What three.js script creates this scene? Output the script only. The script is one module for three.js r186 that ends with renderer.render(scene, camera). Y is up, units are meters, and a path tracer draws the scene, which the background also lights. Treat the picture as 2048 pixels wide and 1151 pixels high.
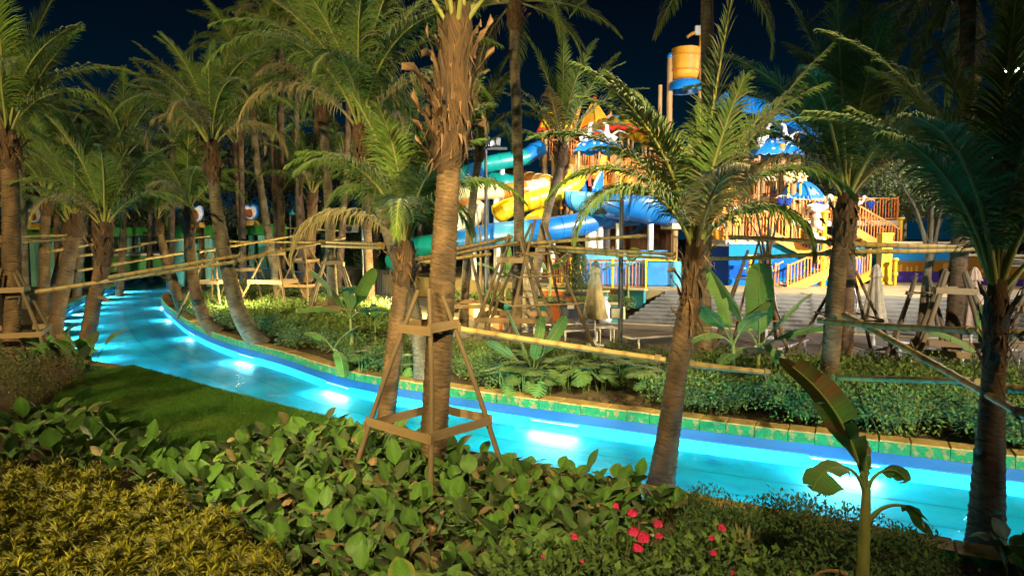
import * as THREE from 'three';
import { RectAreaLightUniformsLib } from 'three/addons/lights/RectAreaLightUniformsLib.js';
import { MarchingCubes } from 'three/addons/objects/MarchingCubes.js';

// ---------- camera, sky, exposure ----------
const scene = new THREE.Scene();
const F = 1380, CX = 1024, CY = 575.5, HORIZON = 470, EYE = 3.0;
const camera = new THREE.PerspectiveCamera(2 * Math.atan(CY / F) * 180 / Math.PI, 2048 / 1151, 0.05, 900);
camera.position.set(0, EYE, 0);
camera.rotation.x = -Math.atan((CY - HORIZON) / F);
camera.updateMatrixWorld(true);
const renderer = new THREE.WebGLRenderer();
renderer.toneMapping = THREE.LinearToneMapping;
renderer.toneMappingExposure = 1.0;
renderer.shadowMap.enabled = true;
RectAreaLightUniformsLib.init();

{ // night sky, faint town glow low over the horizon all round
  const W = 64, H = 128, data = new Float32Array(W * H * 4);
  for (let j = 0; j < H; j++) {
    const el = ((j + 0.5) / H - 0.5) * 180, e = Math.max(0, el);
    const g = Math.exp(-Math.pow(e / 10, 1.3));
    const c = [0.0004 + 0.0006 * g, 0.0008 + 0.020 * g, 0.0032 + 0.040 * g];
    for (let i = 0; i < W; i++) { const o = (j * W + i) * 4; data[o] = c[0]; data[o + 1] = c[1]; data[o + 2] = c[2]; data[o + 3] = 1; }
  }
  const t = new THREE.DataTexture(data, W, H, THREE.RGBAFormat, THREE.FloatType);
  t.mapping = THREE.EquirectangularReflectionMapping; t.magFilter = t.minFilter = THREE.LinearFilter; t.needsUpdate = true;
  scene.background = t; scene.environment = t;
}
const moon = new THREE.DirectionalLight(0xbfd0ff, 0.05);
moon.position.set(-20, 60, 30); moon.castShadow = true; moon.shadow.radius = 6;
Object.assign(moon.shadow.camera, { left: -60, right: 60, top: 60, bottom: -60, far: 200 });
scene.add(moon, moon.target);

// ---------- helpers ----------
let seed = 7;
const srand = (s) => { seed = (s * 2654435761) >>> 0; };
const rnd = () => { seed = (seed + 0x6d2b79f5) | 0; let t = Math.imul(seed ^ (seed >>> 15), 1 | seed); t = (t + Math.imul(t ^ (t >>> 7), 61 | t)) ^ t; return ((t ^ (t >>> 14)) >>> 0) / 4294967296; };
const rr = (a, b) => a + (b - a) * rnd();
const V = (x, y, z) => new THREE.Vector3(x, y, z);
const lerp = (a, b, t) => a + (b - a) * t, clamp = (x, a = 0, b = 1) => Math.min(b, Math.max(a, x));
const D2R = Math.PI / 180;
const _ray = (u, v) => V((u - CX) / F, -(v - CY) / F, -1).applyQuaternion(camera.quaternion);
const P = (u, v, d) => { const r = _ray(u, v); return r.multiplyScalar(d / -r.z).add(camera.position); };       // point at a place of the photograph, d metres ahead
const G = (u, v, Y = 0) => { const r = _ray(u, v); return r.multiplyScalar((Y - EYE) / r.y).add(camera.position); }; // the same on a level plane
const px = (d) => d / F;                                                                                          // metres per photograph pixel
function curve(pts, n) { return new THREE.CatmullRomCurve3(pts, false, 'centripetal').getSpacedPoints(n); }

class Geo {
  constructor() { this.p = []; this.uv = []; this.c = []; this.i = []; this.col = null; this.used = false; this.m = null; }
  v(x, y, z, u = 0, w = 0) {
    if (this.m) { const q = V(x, y, z).applyMatrix4(this.m); x = q.x; y = q.y; z = q.z; }
    this.p.push(x, y, z); this.uv.push(u, w);
    const c = this.col || [1, 1, 1]; this.c.push(c[0], c[1], c[2]);
    return this.p.length / 3 - 1;
  }
  color(r, g, b) { this.col = [r, g, b]; this.used = true; return this; }
  tri(a, b, c) { this.i.push(a, b, c); }
  quad(a, b, c, d) { this.i.push(a, b, c, a, c, d); }
  face(a, b, c, d) { // four Vector3 counter-clockwise, own vertices, uv in metres
    const w = a.distanceTo(b), h = b.distanceTo(c);
    this.quad(this.v(a.x, a.y, a.z, 0, 0), this.v(b.x, b.y, b.z, w, 0), this.v(c.x, c.y, c.z, w, h), this.v(d.x, d.y, d.z, 0, h));
  }
  hex(q) { // 8 corners: bottom 0-3 (ccw from above), top 4-7
    this.face(q[3], q[2], q[1], q[0]); this.face(q[4], q[5], q[6], q[7]);
    for (let k = 0; k < 4; k++) { const l = (k + 1) % 4; this.face(q[k], q[l], q[4 + l], q[4 + k]); }
    return this;
  }
  box(x, y, z, sx, sy, sz, ry = 0) { // centre, size, turn about y
    const c = Math.cos(ry), s = Math.sin(ry), q = [];
    for (const yy of [-1, 1]) for (const [a, b] of [[-1, 1], [1, 1], [1, -1], [-1, -1]]) {
      const dx = a * sx / 2, dz = b * sz / 2;
      q.push(V(x + dx * c + dz * s, y + yy * sy / 2, z - dx * s + dz * c));
    }
    return this.hex(q);
  }
  rbox(x, y, z, sx, sy, sz, b = 0.01, ry = 0) { // box with chamfered edges
    const c = Math.cos(ry), s = Math.sin(ry), hx = sx / 2, hy = sy / 2, hz = sz / 2;
    b = Math.min(b, hx * .9, hy * .9, hz * .9);
    const T = (a, e, f) => V(x + a * c + f * s, y + e, z - a * s + f * c), ring = (yy, ix, iz) => [T(-hx + ix, yy, hz - iz), T(hx - ix, yy, hz - iz), T(hx - ix, yy, -hz + iz), T(-hx + ix, yy, -hz + iz)];
    const R = [ring(-hy, b, b), ring(-hy + b, 0, 0), ring(hy - b, 0, 0), ring(hy, b, b)];
    this.face(R[0][3], R[0][2], R[0][1], R[0][0]); this.face(...R[3]);
    for (let k = 0; k < 3; k++) for (let e = 0; e < 4; e++) { const f = (e + 1) % 4; this.face(R[k][e], R[k][f], R[k + 1][f], R[k + 1][e]); }
    return this;
  }
  beam(a, b, w, h, upv = V(0, 1, 0)) { // square bar from a to b
    const t = b.clone().sub(a).normalize(); let s = t.clone().cross(upv); if (s.lengthSq() < 1e-6) s = V(1, 0, 0); s.normalize();
    const n = s.clone().cross(t).normalize(), q = [];
    s.multiplyScalar(w / 2); n.multiplyScalar(h / 2);
    for (const e of [a, b]) q.push(e.clone().sub(s).sub(n), e.clone().add(s).sub(n), e.clone().add(s).add(n), e.clone().sub(s).add(n));
    return this.hex(q);
  }
  tube(pts, rad, sides = 8, cap = true, { a0 = 0, a1 = Math.PI * 2, fixedUp = false, squash = 1 } = {}) {
    const n = pts.length, rf = typeof rad === 'function' ? rad : () => rad, open = a1 - a0 < Math.PI * 2 - 1e-3;
    let up = null, len = 0; const rows = [];
    for (let k = 0; k < n; k++) {
      const t = pts[Math.min(k + 1, n - 1)].clone().sub(pts[Math.max(k - 1, 0)]).normalize();
      if (k) len += pts[k].distanceTo(pts[k - 1]);
      if (fixedUp || !up) up = Math.abs(t.y) < 0.95 ? V(0, 1, 0) : V(0, 0, -1);
      const s = t.clone().cross(up).normalize(); up = s.clone().cross(t).normalize();
      const row = [];
      for (let j = 0; j <= sides; j++) {
        const a = a0 + (a1 - a0) * j / sides, r = rf(k / (n - 1), a, len);
        const q = pts[k].clone().addScaledVector(s, Math.cos(a) * r).addScaledVector(up, Math.sin(a) * r * squash);
        row.push(this.v(q.x, q.y, q.z, (a - a0) * rf(k / (n - 1), 0, len), len));
      }
      rows.push(row);
    }
    for (let k = 0; k < n - 1; k++) for (let j = 0; j < sides; j++) this.quad(rows[k][j], rows[k][j + 1], rows[k + 1][j + 1], rows[k + 1][j]);
    if (cap && !open) for (const [k, flip] of [[0, 1], [n - 1, 0]]) {
      const c = this.v(pts[k].x, pts[k].y, pts[k].z, 0, 0), e = rows[k].slice(0, -1).map((id) => this.v(this.p[id * 3], this.p[id * 3 + 1], this.p[id * 3 + 2], 0, 0));
      for (let j = 0; j < sides; j++) { const a = e[j], b = e[(j + 1) % sides]; flip ? this.tri(c, b, a) : this.tri(c, a, b); }
    }
    return this;
  }
  trough(pts, r, th, a0, a1, sides = 12, rf = null) { // open channel with wall thickness
    const o = rf ? (t) => r * rf(t) : r, i = rf ? (t) => r * rf(t) - th : r - th, from = this.p.length / 3;
    this.tube(pts, o, sides, false, { a0, a1, fixedUp: true });
    const mid = this.p.length / 3; this.tube(pts, i, sides, false, { a0, a1, fixedUp: true });
    const w = sides + 1, n = pts.length;
    for (let k = 0; k < n - 1; k++) for (const j of [0, sides]) { const a = from + k * w + j, b = mid + k * w + j; this.quad(a, b, b + w, a + w); }
    for (const k of [0, n - 1]) for (let j = 0; j < sides; j++) { const a = from + k * w + j, b = mid + k * w + j; this.quad(a, b, b + 1, a + 1); }
    return this;
  }
  lathe(x, y, z, prof, sides = 16, wob = null) { // prof: [[r, h], ...]
    const rows = prof.map(([r, h], k) => { const row = []; for (let j = 0; j <= sides; j++) { const a = j / sides * Math.PI * 2, q = wob ? r * wob(a, h, k) : r; row.push(this.v(x + Math.cos(a) * q, y + h, z - Math.sin(a) * q, a * r, h)); } return row; });
    for (let k = 0; k < rows.length - 1; k++) for (let j = 0; j < sides; j++) this.quad(rows[k][j], rows[k][j + 1], rows[k + 1][j + 1], rows[k + 1][j]);
    return this;
  }
  ball(x, y, z, rx, ry, rz, seg = 12) {
    const rows = [];
    for (let k = 0; k <= seg / 2; k++) { const row = [], f = -Math.PI / 2 + Math.PI * k / (seg / 2); for (let j = 0; j <= seg; j++) { const a = j / seg * Math.PI * 2; row.push(this.v(x + Math.cos(a) * Math.cos(f) * rx, y + Math.sin(f) * ry, z - Math.sin(a) * Math.cos(f) * rz, a * rx, f * ry)); } rows.push(row); }
    for (let k = 0; k < seg / 2; k++) for (let j = 0; j < seg; j++) this.quad(rows[k][j], rows[k][j + 1], rows[k + 1][j + 1], rows[k + 1][j]);
    return this;
  }
  poly(pts2, plane, th) { // flat shape with thickness: pts2 [[x,y]], plane(x, y, t) -> Vector3
    const sh = THREE.ShapeUtils.triangulateShape(pts2.map(([x, y]) => new THREE.Vector2(x, y)), []);
    for (const t of [0, th]) { const id = pts2.map(([x, y]) => { const q = plane(x, y, t); return this.v(q.x, q.y, q.z, x, y); }); for (const [a, b, c] of sh) t ? this.tri(id[a], id[b], id[c]) : this.tri(id[c], id[b], id[a]); }
    for (let k = 0; k < pts2.length; k++) { const l = (k + 1) % pts2.length; this.face(plane(...pts2[k], 0), plane(...pts2[l], 0), plane(...pts2[l], th), plane(...pts2[k], th)); }
    return this;
  }
  build() {
    const g = new THREE.BufferGeometry();
    g.setAttribute('position', new THREE.Float32BufferAttribute(this.p, 3));
    g.setAttribute('uv', new THREE.Float32BufferAttribute(this.uv, 2));
    if (this.used) g.setAttribute('color', new THREE.Float32BufferAttribute(this.c, 3));
    g.setIndex(this.i); g.computeVertexNormals();
    return g;
  }
}
const taken = {};
const numbered = (n) => { const k = taken[n] = (taken[n] ?? -1) + 1; return k ? n + '_' + String(k).padStart(3, '0') : n; };
const wordy = (l) => { if (l && (l.trim().split(/\s+/).length > 16 || l.trim().split(/\s+/).length < 4)) console.log('LABEL ' + l.split(/\s+/).length + ': ' + l); };
function tag(o, label, category, group, kind) { wordy(label); if (label) o.userData.label = label; if (category) o.userData.category = category; if (group) o.userData.group = group; if (kind) o.userData.kind = kind; return o; }
function mesh(name, geo, mat, parent, label) {
  const m = new THREE.Mesh(geo instanceof Geo ? geo.build() : geo, mat); m.name = name; m.castShadow = m.receiveShadow = true;
  if (label) m.userData.label = label;
  (parent || scene).add(m); return m;
}
function thing(name, label, category, pos = V(0, 0, 0), group) { const o = new THREE.Group(); o.name = numbered(name); o.position.copy(pos); scene.add(o); return tag(o, label, category, group); }
function solo(name, geo, mat, label, category, pos, group) { const m = mesh(numbered(name), geo, mat); if (pos) m.position.copy(pos); return tag(m, label, category, group); }
function struct(name, geo, mat, parent) { const m = mesh(parent ? name : numbered(name), geo, mat, parent); if (!parent) m.userData.kind = 'structure'; return m; }
const stuff = (m) => { m.userData.kind = 'stuff'; return m; };

// ---------- textures and materials ----------
function noiseGrid(n, cells, s) { // tileable smooth noise 0..1
  srand(s); const g = Array.from({ length: cells * cells }, rnd), out = new Float32Array(n * n);
  for (let y = 0; y < n; y++) for (let x = 0; x < n; x++) {
    const fx = x / n * cells, fy = y / n * cells, ix = fx | 0, iy = fy | 0; let a = fx - ix, b = fy - iy; a = a * a * (3 - 2 * a); b = b * b * (3 - 2 * b);
    const q = (i, j) => g[((iy + j) % cells) * cells + (ix + i) % cells];
    out[y * n + x] = lerp(lerp(q(0, 0), q(1, 0), a), lerp(q(0, 1), q(1, 1), a), b);
  }
  return out;
}
function fbm(n, c0, oct, s) { const out = new Float32Array(n * n); let tot = 0; for (let k = 0, a = 1; k < oct; k++, a *= .55) { const g = noiseGrid(n, c0 << k, s + k); tot += a; for (let i = 0; i < n * n; i++) out[i] += g[i] * a; } for (let i = 0; i < n * n; i++) out[i] /= tot; return out; }
function tex(n, f, srgb, rx = 1, ry = rx) {
  const d = new Uint8Array(n * n * 4);
  for (let y = 0; y < n; y++) for (let x = 0; x < n; x++) { const c = f(x, y), o = (y * n + x) * 4; const a = typeof c === 'number' ? [c, c, c] : c; for (let k = 0; k < 3; k++) d[o + k] = clamp(a[k]) * 255; d[o + 3] = 255; }
  const t = new THREE.DataTexture(d, n, n); t.wrapS = t.wrapT = THREE.RepeatWrapping; t.magFilter = THREE.LinearFilter; t.repeat.set(rx, ry);
  if (srgb) t.colorSpace = THREE.SRGBColorSpace; t.needsUpdate = true; return t;
}
const rep = (t, x, y = x) => { const c = t.clone(); c.repeat.set(x, y); c.needsUpdate = true; return c; };
const N1 = fbm(256, 4, 6, 11), N2 = fbm(256, 8, 5, 31), N3 = fbm(256, 16, 4, 57);
const T_vary = tex(256, (x, y) => 0.62 + 0.5 * (N1[y * 256 + x] - .2) + .12 * (N3[y * 256 + x] - .5), false);
const T_bump = tex(256, (x, y) => N3[y * 256 + x], false);
const T_soft = tex(256, (x, y) => N2[y * 256 + x], false);
// horizontally fibrous bark: stretched noise
const T_bark = tex(256, (x, y) => { const a = N2[((y * 3) % 256) * 256 + ((x >> 1) % 256)], b = N3[((y * 5) % 256) * 256 + x], c = N1[y * 256 + x]; const k = .55 + .4 * (a - .3) + .3 * (b - .5) + .8 * (c - .45); return [k, k * .96, k * .9]; }, false);
const T_barkBump = tex(256, (x, y) => { const a = N3[((y * 6) % 256) * 256 + ((x >> 1) % 256)]; return a; }, false);
const T_wood = tex(256, (x, y) => { const a = N2[((y) % 256) * 256 + ((x * 7) % 256)], b = N1[y * 256 + x]; const k = .55 + .4 * a + .25 * (b - .5); return k; }, false);
const T_fibre = tex(256, (x, y) => { const a = N3[((y >> 2) % 256) * 256 + ((x * 4) % 256)], b = N1[y * 256 + x]; return .05 + 1.1 * a + .5 * (b - .5); }, false);
const T_leaf = tex(256, (x, y) => { const t = x / 256, s = Math.abs(y / 128 - 1), q = t * 8 - s * 2.6, f = q - Math.floor(q), n = N2[y * 256 + x]; return (f < .13 ? 1.0 : .8) + .3 * (n - .5); }, false);
const T_vein = tex(256, (x, y) => { const a = N3[(3 * 256) + x], b = N2[(90 * 256) + (x * 3) % 256]; return .55 + .4 * a + .3 * b + .2 * (N1[y * 256 + x] - .5); }, false);
const T_ripple = tex(256, (x, y) => N1[y * 256 + x], false);

const mats = {};
function M(name, color, rough = .7, o = {}) {
  const p = { color: new THREE.Color().setRGB(...color), roughness: rough, metalness: o.metal ?? 0, side: THREE.DoubleSide };
  if (o.map !== null) { p.map = rep(o.map ?? T_vary, o.rx ?? 1, o.ry ?? o.rx ?? 1); }
  if (o.bump) { p.bumpMap = rep(o.bumpTex ?? T_bump, o.brx ?? 2, o.bry ?? o.brx ?? 2); p.bumpScale = o.bump; }
  if (o.vc) p.vertexColors = true;
  if (o.tr) { p.transmission = o.tr; p.thickness = 0; }
  if (o.coat) { p.clearcoat = o.coat; p.clearcoatRoughness = o.coatR ?? .35; }
  if (o.emis) { p.emissive = new THREE.Color().setRGB(...o.emis); p.emissiveIntensity = o.ei ?? 1; }
  const m = new THREE.MeshPhysicalMaterial(p); m.name = name; return mats[name] = m;
}
M('soil', [.11, .075, .04], .95, { rx: .7, bump: .03, brx: 1.5 });
M('trunk', [.20, .122, .064], .9, { vc: true, map: T_bark, rx: 1.2, ry: 1.6, bump: .012, bumpTex: T_barkBump, brx: 2.5, bry: 4 });
M('trunkGrey', [.22, .175, .12], .9, { vc: true, map: T_bark, rx: 1.2, ry: 1.6, bump: .01, bumpTex: T_barkBump, brx: 2.5, bry: 4 });
M('fibre', [.19, .105, .048], .95, { map: T_fibre, rx: 2, ry: 1, bump: .01, bumpTex: T_fibre, brx: 3, bry: 1, vc: true });
M('frond', [1, 1, 1], 1, { vc: true, tr: .28, map: null });
M('leaf', [1.15, 1.15, 1.15], 1, { vc: true, tr: .22, map: T_leaf, rx: 1, coat: .3, coatR: .38, bump: .006, bumpTex: T_leaf, brx: 1 });
M('shrubLeaf', [1, 1, 1], 1, { vc: true, tr: .25, map: null, coat: .15, coatR: .45 });
M('bananaLeaf', [1.15, 1.15, 1.15], 1, { vc: true, tr: .4, map: T_vein, rx: 4, ry: 1, coat: .15, coatR: .45, bump: .004, bumpTex: T_vein, brx: 4, bry: 1 });
M('rope', [.30, .22, .12], .9, { rx: 6 });
M('stem', [.17, .19, .06], .7, { rx: 3, vc: true });
M('bark', [.2, .14, .08], .9, { rx: 3, bump: .008, brx: 6 });
M('bamboo', [.42, .285, .105], .55, { map: T_wood, rx: 2, ry: .5, vc: true });
M('pole', [.16, .105, .055], .85, { map: T_wood, rx: 3, ry: .7, bump: .004, brx: 5 });
M('board', [.27, .17, .082], .8, { map: T_wood, rx: 6, ry: .8 });
M('grass', [.05, .14, .012], .95, { rx: 1, bump: .015, brx: 9 });
M('blade', [.05, .15, .012], .9, { map: null });
M('wallBlue', [.003, .05, .19], .5, { rx: .6 });
M('poolWall', [.014, .50, .70], .5, { rx: .5 });
M('poolFloor', [.014, .50, .70], .6, { rx: .35 });
M('plaza', [.16, .115, .08], .85, { rx: .5, bump: .004, brx: 5 });
M('stepStone', [.20, .188, .17], .85, { rx: 1, bump: .004, brx: 5 });
M('kerbYellow', [.52, .40, .16], .8, { rx: 1 });
M('deck', [.40, .30, .13], .8, { rx: .6 });
M('cloth', [.62, .52, .36], .9, { rx: 1.5, bump: .003, brx: 9 });
M('metalDark', [.035, .045, .06], .45, { rx: 1 });
M('metal', [.5, .5, .5], .35, { metal: .9, rx: 1 });
M('black', [.015, .015, .018], .5, { rx: 1 });
M('white', [.78, .76, .72], .5, { rx: 1 });
M('cream', [.72, .60, .38], .6, { rx: .5 });
M('orange', [.78, .25, .015], .5, { rx: .5 });
M('orangeRail', [.80, .24, .012], .5, { rx: .5 });
M('ochre', [.80, .36, .02], .55, { rx: .5 });
M('yellow', [.85, .58, .012], .42, { rx: .5, coat: .3 });
M('blue', [.008, .20, .68], .35, { rx: .4, coat: .4 });
M('blueDeep', [.006, .06, .42], .35, { rx: .4, coat: .4 });
M('skyBlue', [.10, .46, .72], .35, { rx: .4, coat: .4 });
M('teal', [.006, .36, .36], .35, { rx: .4, coat: .4 });
M('red', [.62, .03, .012], .45, { rx: .5 });
M('creamGloss', [.74, .62, .36], .35, { rx: .4, coat: .4 });
M('orangeGloss', [.72, .22, .02], .35, { rx: .4, coat: .4 });
M('postBrown', [.42, .24, .09], .7, { map: T_wood, rx: 1, ry: .3 });
M('greenPaint', [.03, .22, .02], .6, { rx: .5 });
M('mint', [.20, .48, .36], .65, { rx: .5 });
M('mustard', [.62, .36, .04], .6, { rx: .5 });
M('brownPaint', [.28, .06, .02], .6, { rx: 1 });
M('tealWall', [.02, .22, .22], .7, { rx: .7 });
M('orangeWall', [.55, .13, .02], .7, { rx: .7 });
M('skin', [.62, .40, .27], .6, { rx: 1 });
const lampMat = (r, g, b, k) => new THREE.MeshStandardMaterial({ color: 0x222222, emissive: new THREE.Color().setRGB(r, g, b), emissiveIntensity: k, side: THREE.DoubleSide });
// ---------- ground, river, banks ----------
const XD = (x, d, y = 0) => V(x, y, -d);
const farPts = [[16, 4.2], [11, 6.7], [6.42, 9.03], [2.37, 11.02], [-1.2, 13.04], [-3.43, 14.55], [-5.83, 17.2], [-8.09, 19.5], [-10.46, 22.5], [-13.2, 26.7], [-15.4, 30.3], [-17.1, 33.6], [-18.2, 37], [-24.2, 47.5], [-29, 54]];
const nearPts = [[14, 1.2], [8.2, 4.45], [4.0, 6.55], [0, 8.8], [-3.87, 11.4], [-8.65, 15.2], [-9.9, 16.0], [-13.3, 20.5], [-16.6, 25], [-19.3, 30.1], [-22.6, 38.1], [-28, 52], [-32, 60]];
const farBank = curve(farPts.map(([x, d]) => XD(x, d)), 150), nearBank = curve(nearPts.map(([x, d]) => XD(x, d)), 150);
const COP = .10, GRN = -.08, WATER = -.225, LEDGE = -.25, FLOORY = -.47;
const bankWidth = .34;
// normals to the land side
function offset(poly, dist) { return poly.map((p, k) => { const t = poly[Math.min(k + 1, poly.length - 1)].clone().sub(poly[Math.max(0, k - 1)]).normalize(); return V(p.x - t.z * dist, 0, p.z + t.x * dist); }); }
// going right to left along the far bank, land lies at the right hand (positive offset turns (tx,tz)->(-tz,tx))
const landSign = (() => { const o = offset(farBank, 1)[40]; return o.z < farBank[40].z ? 1 : -1; })();
const farLand = offset(farBank, bankWidth * landSign), nearLand = offset(nearBank, -bankWidth * landSign);

{ // ground with the river cut out of it
  const sh = new THREE.Shape([[-420, -30], [420, -30], [420, 500], [-420, 500]].map(([x, d]) => new THREE.Vector2(x, d)));
  const ring = [...farLand.map((p) => [p.x, -p.z]), ...nearLand.slice().reverse().map((p) => [p.x, -p.z])];
  sh.holes.push(new THREE.Path(ring.map(([x, d]) => new THREE.Vector2(x, d))));
  const g = new THREE.ShapeGeometry(sh), p = g.attributes.position;
  for (let k = 0; k < p.count; k++) p.setXYZ(k, p.getX(k), 0, -p.getY(k));
  g.computeVertexNormals();
  struct('ground', g, mats.soil);
}
function ribbon(a, ya, b, yb) { const g = new Geo(); let len = 0; let prev = null; a.forEach((q, k) => { if (k) len += q.distanceTo(a[k - 1]); const h = Math.max(.1, Math.abs(ya - yb)); const i = g.v(q.x, ya, q.z, len, 0), j = g.v(b[k].x, yb, b[k].z, len, h); if (prev) g.quad(prev[0], i, j, prev[1]); prev = [i, j]; }); return g; }
function merge(list) { const g = new Geo(); for (const a of list) { const o = g.p.length / 3; g.p.push(...a.p); g.uv.push(...a.uv); g.c.push(...a.c); for (const k of a.i) g.i.push(k + o); } return g; }
for (const [bank, land, s] of [[farBank, farLand, 1], [nearBank, nearLand, -1]]) {
  const rec = offset(bank, .07 * s * landSign);
  const w = struct('river_wall', merge([ribbon(bank, GRN, bank, LEDGE), ribbon(bank, LEDGE, rec, LEDGE), ribbon(bank, GRN, land, GRN), ribbon(land, GRN, land, -.8)]), mats.wallBlue);
  struct('pool_lining', ribbon(rec, LEDGE, rec, FLOORY - .02), mats.poolWall, w);
}
{
  const o1 = offset(farBank, .2 * landSign), o2 = offset(nearBank, -.2 * landSign);
  const ring = [...o1, ...o2.slice().reverse()], shape = (y) => { const g = new THREE.ShapeGeometry(new THREE.Shape(ring.map((p) => new THREE.Vector2(p.x, -p.z)))), p = g.attributes.position, uv = g.attributes.uv; for (let k = 0; k < p.count; k++) { uv.setXY(k, p.getX(k), p.getY(k)); p.setXYZ(k, p.getX(k), y, -p.getY(k)); } g.computeVertexNormals(); return g; };
  const fl = struct('river_floor', shape(FLOORY), mats.poolFloor); for (const dd of [.75, 1.5]) { const a = offset(farBank, -dd * landSign), b = offset(farBank, -(dd + .03) * landSign); struct('floor_joint', ribbon(a.slice(8, 118), FLOORY + .004, b.slice(8, 118), FLOORY + .004), mats.joint ??= M('joint', [.015, .33, .46], .6, { rx: 1 }), fl); }
  const wr = offset(farBank, .03 * landSign), wn = offset(nearBank, -.03 * landSign);
  const wring = [...wr, ...wn.slice().reverse()];
  const g = new THREE.ShapeGeometry(new THREE.Shape(wring.map((p) => new THREE.Vector2(p.x, -p.z)))), p = g.attributes.position, uv = g.attributes.uv;
  for (let k = 0; k < p.count; k++) { uv.setXY(k, p.getX(k), p.getY(k)); p.setXYZ(k, p.getX(k), WATER, -p.getY(k)); } g.computeVertexNormals();
  const wm = new THREE.MeshPhysicalMaterial({ color: new THREE.Color().setRGB(.36, .90, 1), roughness: .015, transmission: 1, thickness: 0, ior: 1.33, specularIntensity: .55, side: THREE.DoubleSide, bumpMap: rep(T_ripple, .35), bumpScale: .03 });
  struct('water', g, wm);
}
// coping stones, one by one
const T_copeSide = tex(256, (x, y) => { const n = N1[y * 256 + x] + .25 * (N3[y * 256 + x] - .5), gq = n > .40; const k = .75 + .5 * (N2[y * 256 + x] - .4); return gq ? [.010 * k, .155 * k, .042 * k] : [.24 * k, .155 * k, .04 * k]; }, false);
const T_copeTop = tex(256, (x, y) => { const k = .6 + .7 * (N1[y * 256 + x] - .2) + .3 * (N3[y * 256 + x] - .5); return [.42 * k, .29 * k, .105 * k]; }, false);
const copeMats = [0, 1, 2, 3].map((k) => { const m = new THREE.MeshPhysicalMaterial({ roughness: .85, map: rep(T_copeSide, 2.1), bumpMap: rep(T_bump, 3), bumpScale: .012, side: THREE.DoubleSide }); m.map.offset.set(k * .27, k * .39); m.map.repeat.set(1.9 + .3 * k, 2.2); return m; });
const copeTop = new THREE.MeshPhysicalMaterial({ roughness: .9, map: rep(T_copeTop, 1.4), bumpMap: rep(T_bump, 3), bumpScale: .01, side: THREE.DoubleSide });
function copingRow(bank, s, from, to, step, parent) {
  let acc = 0, last = bank[0].clone(); const L = bank.map((p, k) => k ? (acc += p.distanceTo(bank[k - 1])) : 0);
  const at = (d) => { let k = 1; while (k < L.length - 1 && L[k] < d) k++; return bank[k - 1].clone().lerp(bank[k], clamp((d - L[k - 1]) / (L[k] - L[k - 1]))); };
  let d = from, n = 0;
  while (d < Math.min(to, acc)) {
    const w = step * rr(.85, 1.2), a = at(d + .004), b = at(Math.min(d + w - .004, acc)), t = b.clone().sub(a).normalize(), nrm = V(-t.z * s * landSign, 0, t.x * s * landSign);
    const f = rr(-.006, .006), dy = rr(-.006, .006), wd = bankWidth + rr(-.02, .02);
    const q = (pt, o, y) => V(pt.x + nrm.x * o, y, pt.z + nrm.z * o);
    const y0 = GRN + .002, y1 = COP + dy, bv = .018, g = new Geo();
    let A = a, B = b; if (s * landSign < 0) [A, B] = [b, a];
    // water side face, chamfer, top, ends
    const side = (u0) => { };
    g.face(q(A, f, y0), q(B, f, y0), q(B, f, y1 - bv), q(A, f, y1 - bv)); const sideTris = g.i.length;
    g.face(q(A, wd, y0), q(A, f, y0), q(A, f, y1 - bv), q(A, wd, y1 - bv)); g.face(q(B, f, y0), q(B, wd, y0), q(B, wd, y1 - bv), q(B, f, y1 - bv)); g.face(q(B, wd, y0), q(A, wd, y0), q(A, wd, y1), q(B, wd, y1));
    const mid = g.i.length;
    const e = .012, ta = A.clone().lerp(B, e / w), tb = B.clone().lerp(A, e / w);
    g.face(q(A, f, y1 - bv), q(B, f, y1 - bv), q(tb, f + bv, y1), q(ta, f + bv, y1)); g.face(q(ta, f + bv, y1), q(tb, f + bv, y1), q(tb, wd, y1), q(ta, wd, y1));
    g.face(q(A, wd, y1 - bv), q(A, f, y1 - bv), q(ta, f + bv, y1), q(ta, wd, y1)); g.face(q(B, f, y1 - bv), q(B, wd, y1 - bv), q(tb, wd, y1), q(tb, f + bv, y1));
    const bg = g.build(); const uv = bg.attributes.uv; const ou = rr(0, 9), ov = rr(0, 9); for (let k = 0; k < uv.count; k++) uv.setXY(k, uv.getX(k) + ou, uv.getY(k) + ov);
    bg.addGroup(0, mid, 0); bg.addGroup(mid, g.i.length - mid, 1);
    mesh('coping_stone', bg, [copeMats[(n * 7 + (n >> 2)) % 4], copeTop], parent);
    d += w; n++;
  }
  return n;
}
srand(401);
{
  const c1 = new THREE.Group(); c1.name = 'far_bank_coping'; c1.userData.kind = 'structure'; scene.add(c1);
  copingRow(farBank, 1, 4.5, 48, .40, c1); copingRow(farBank, 1, 48, 80, .8, c1);
  const c2 = new THREE.Group(); c2.name = 'near_bank_coping'; c2.userData.kind = 'structure'; scene.add(c2);
  copingRow(nearBank, -1, 5, 31, .45, c2); copingRow(nearBank, -1, 31, 80, .8, c2);
}
// ---------- underwater lamps ----------
function bankAt(bank, s, d) { let best = 0, bd = 1e9; bank.forEach((p, k) => { if (Math.abs(-p.z - d) < bd) { bd = Math.abs(-p.z - d); best = k; } }); const p = bank[best], t = bank[Math.min(best + 1, bank.length - 1)].clone().sub(bank[Math.max(0, best - 1)]).normalize(); return { p, n: V(t.z * s * landSign, 0, -t.x * s * landSign) }; } // n points over the water
const glass = lampMat(.75, 1, 1, 6);
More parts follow.
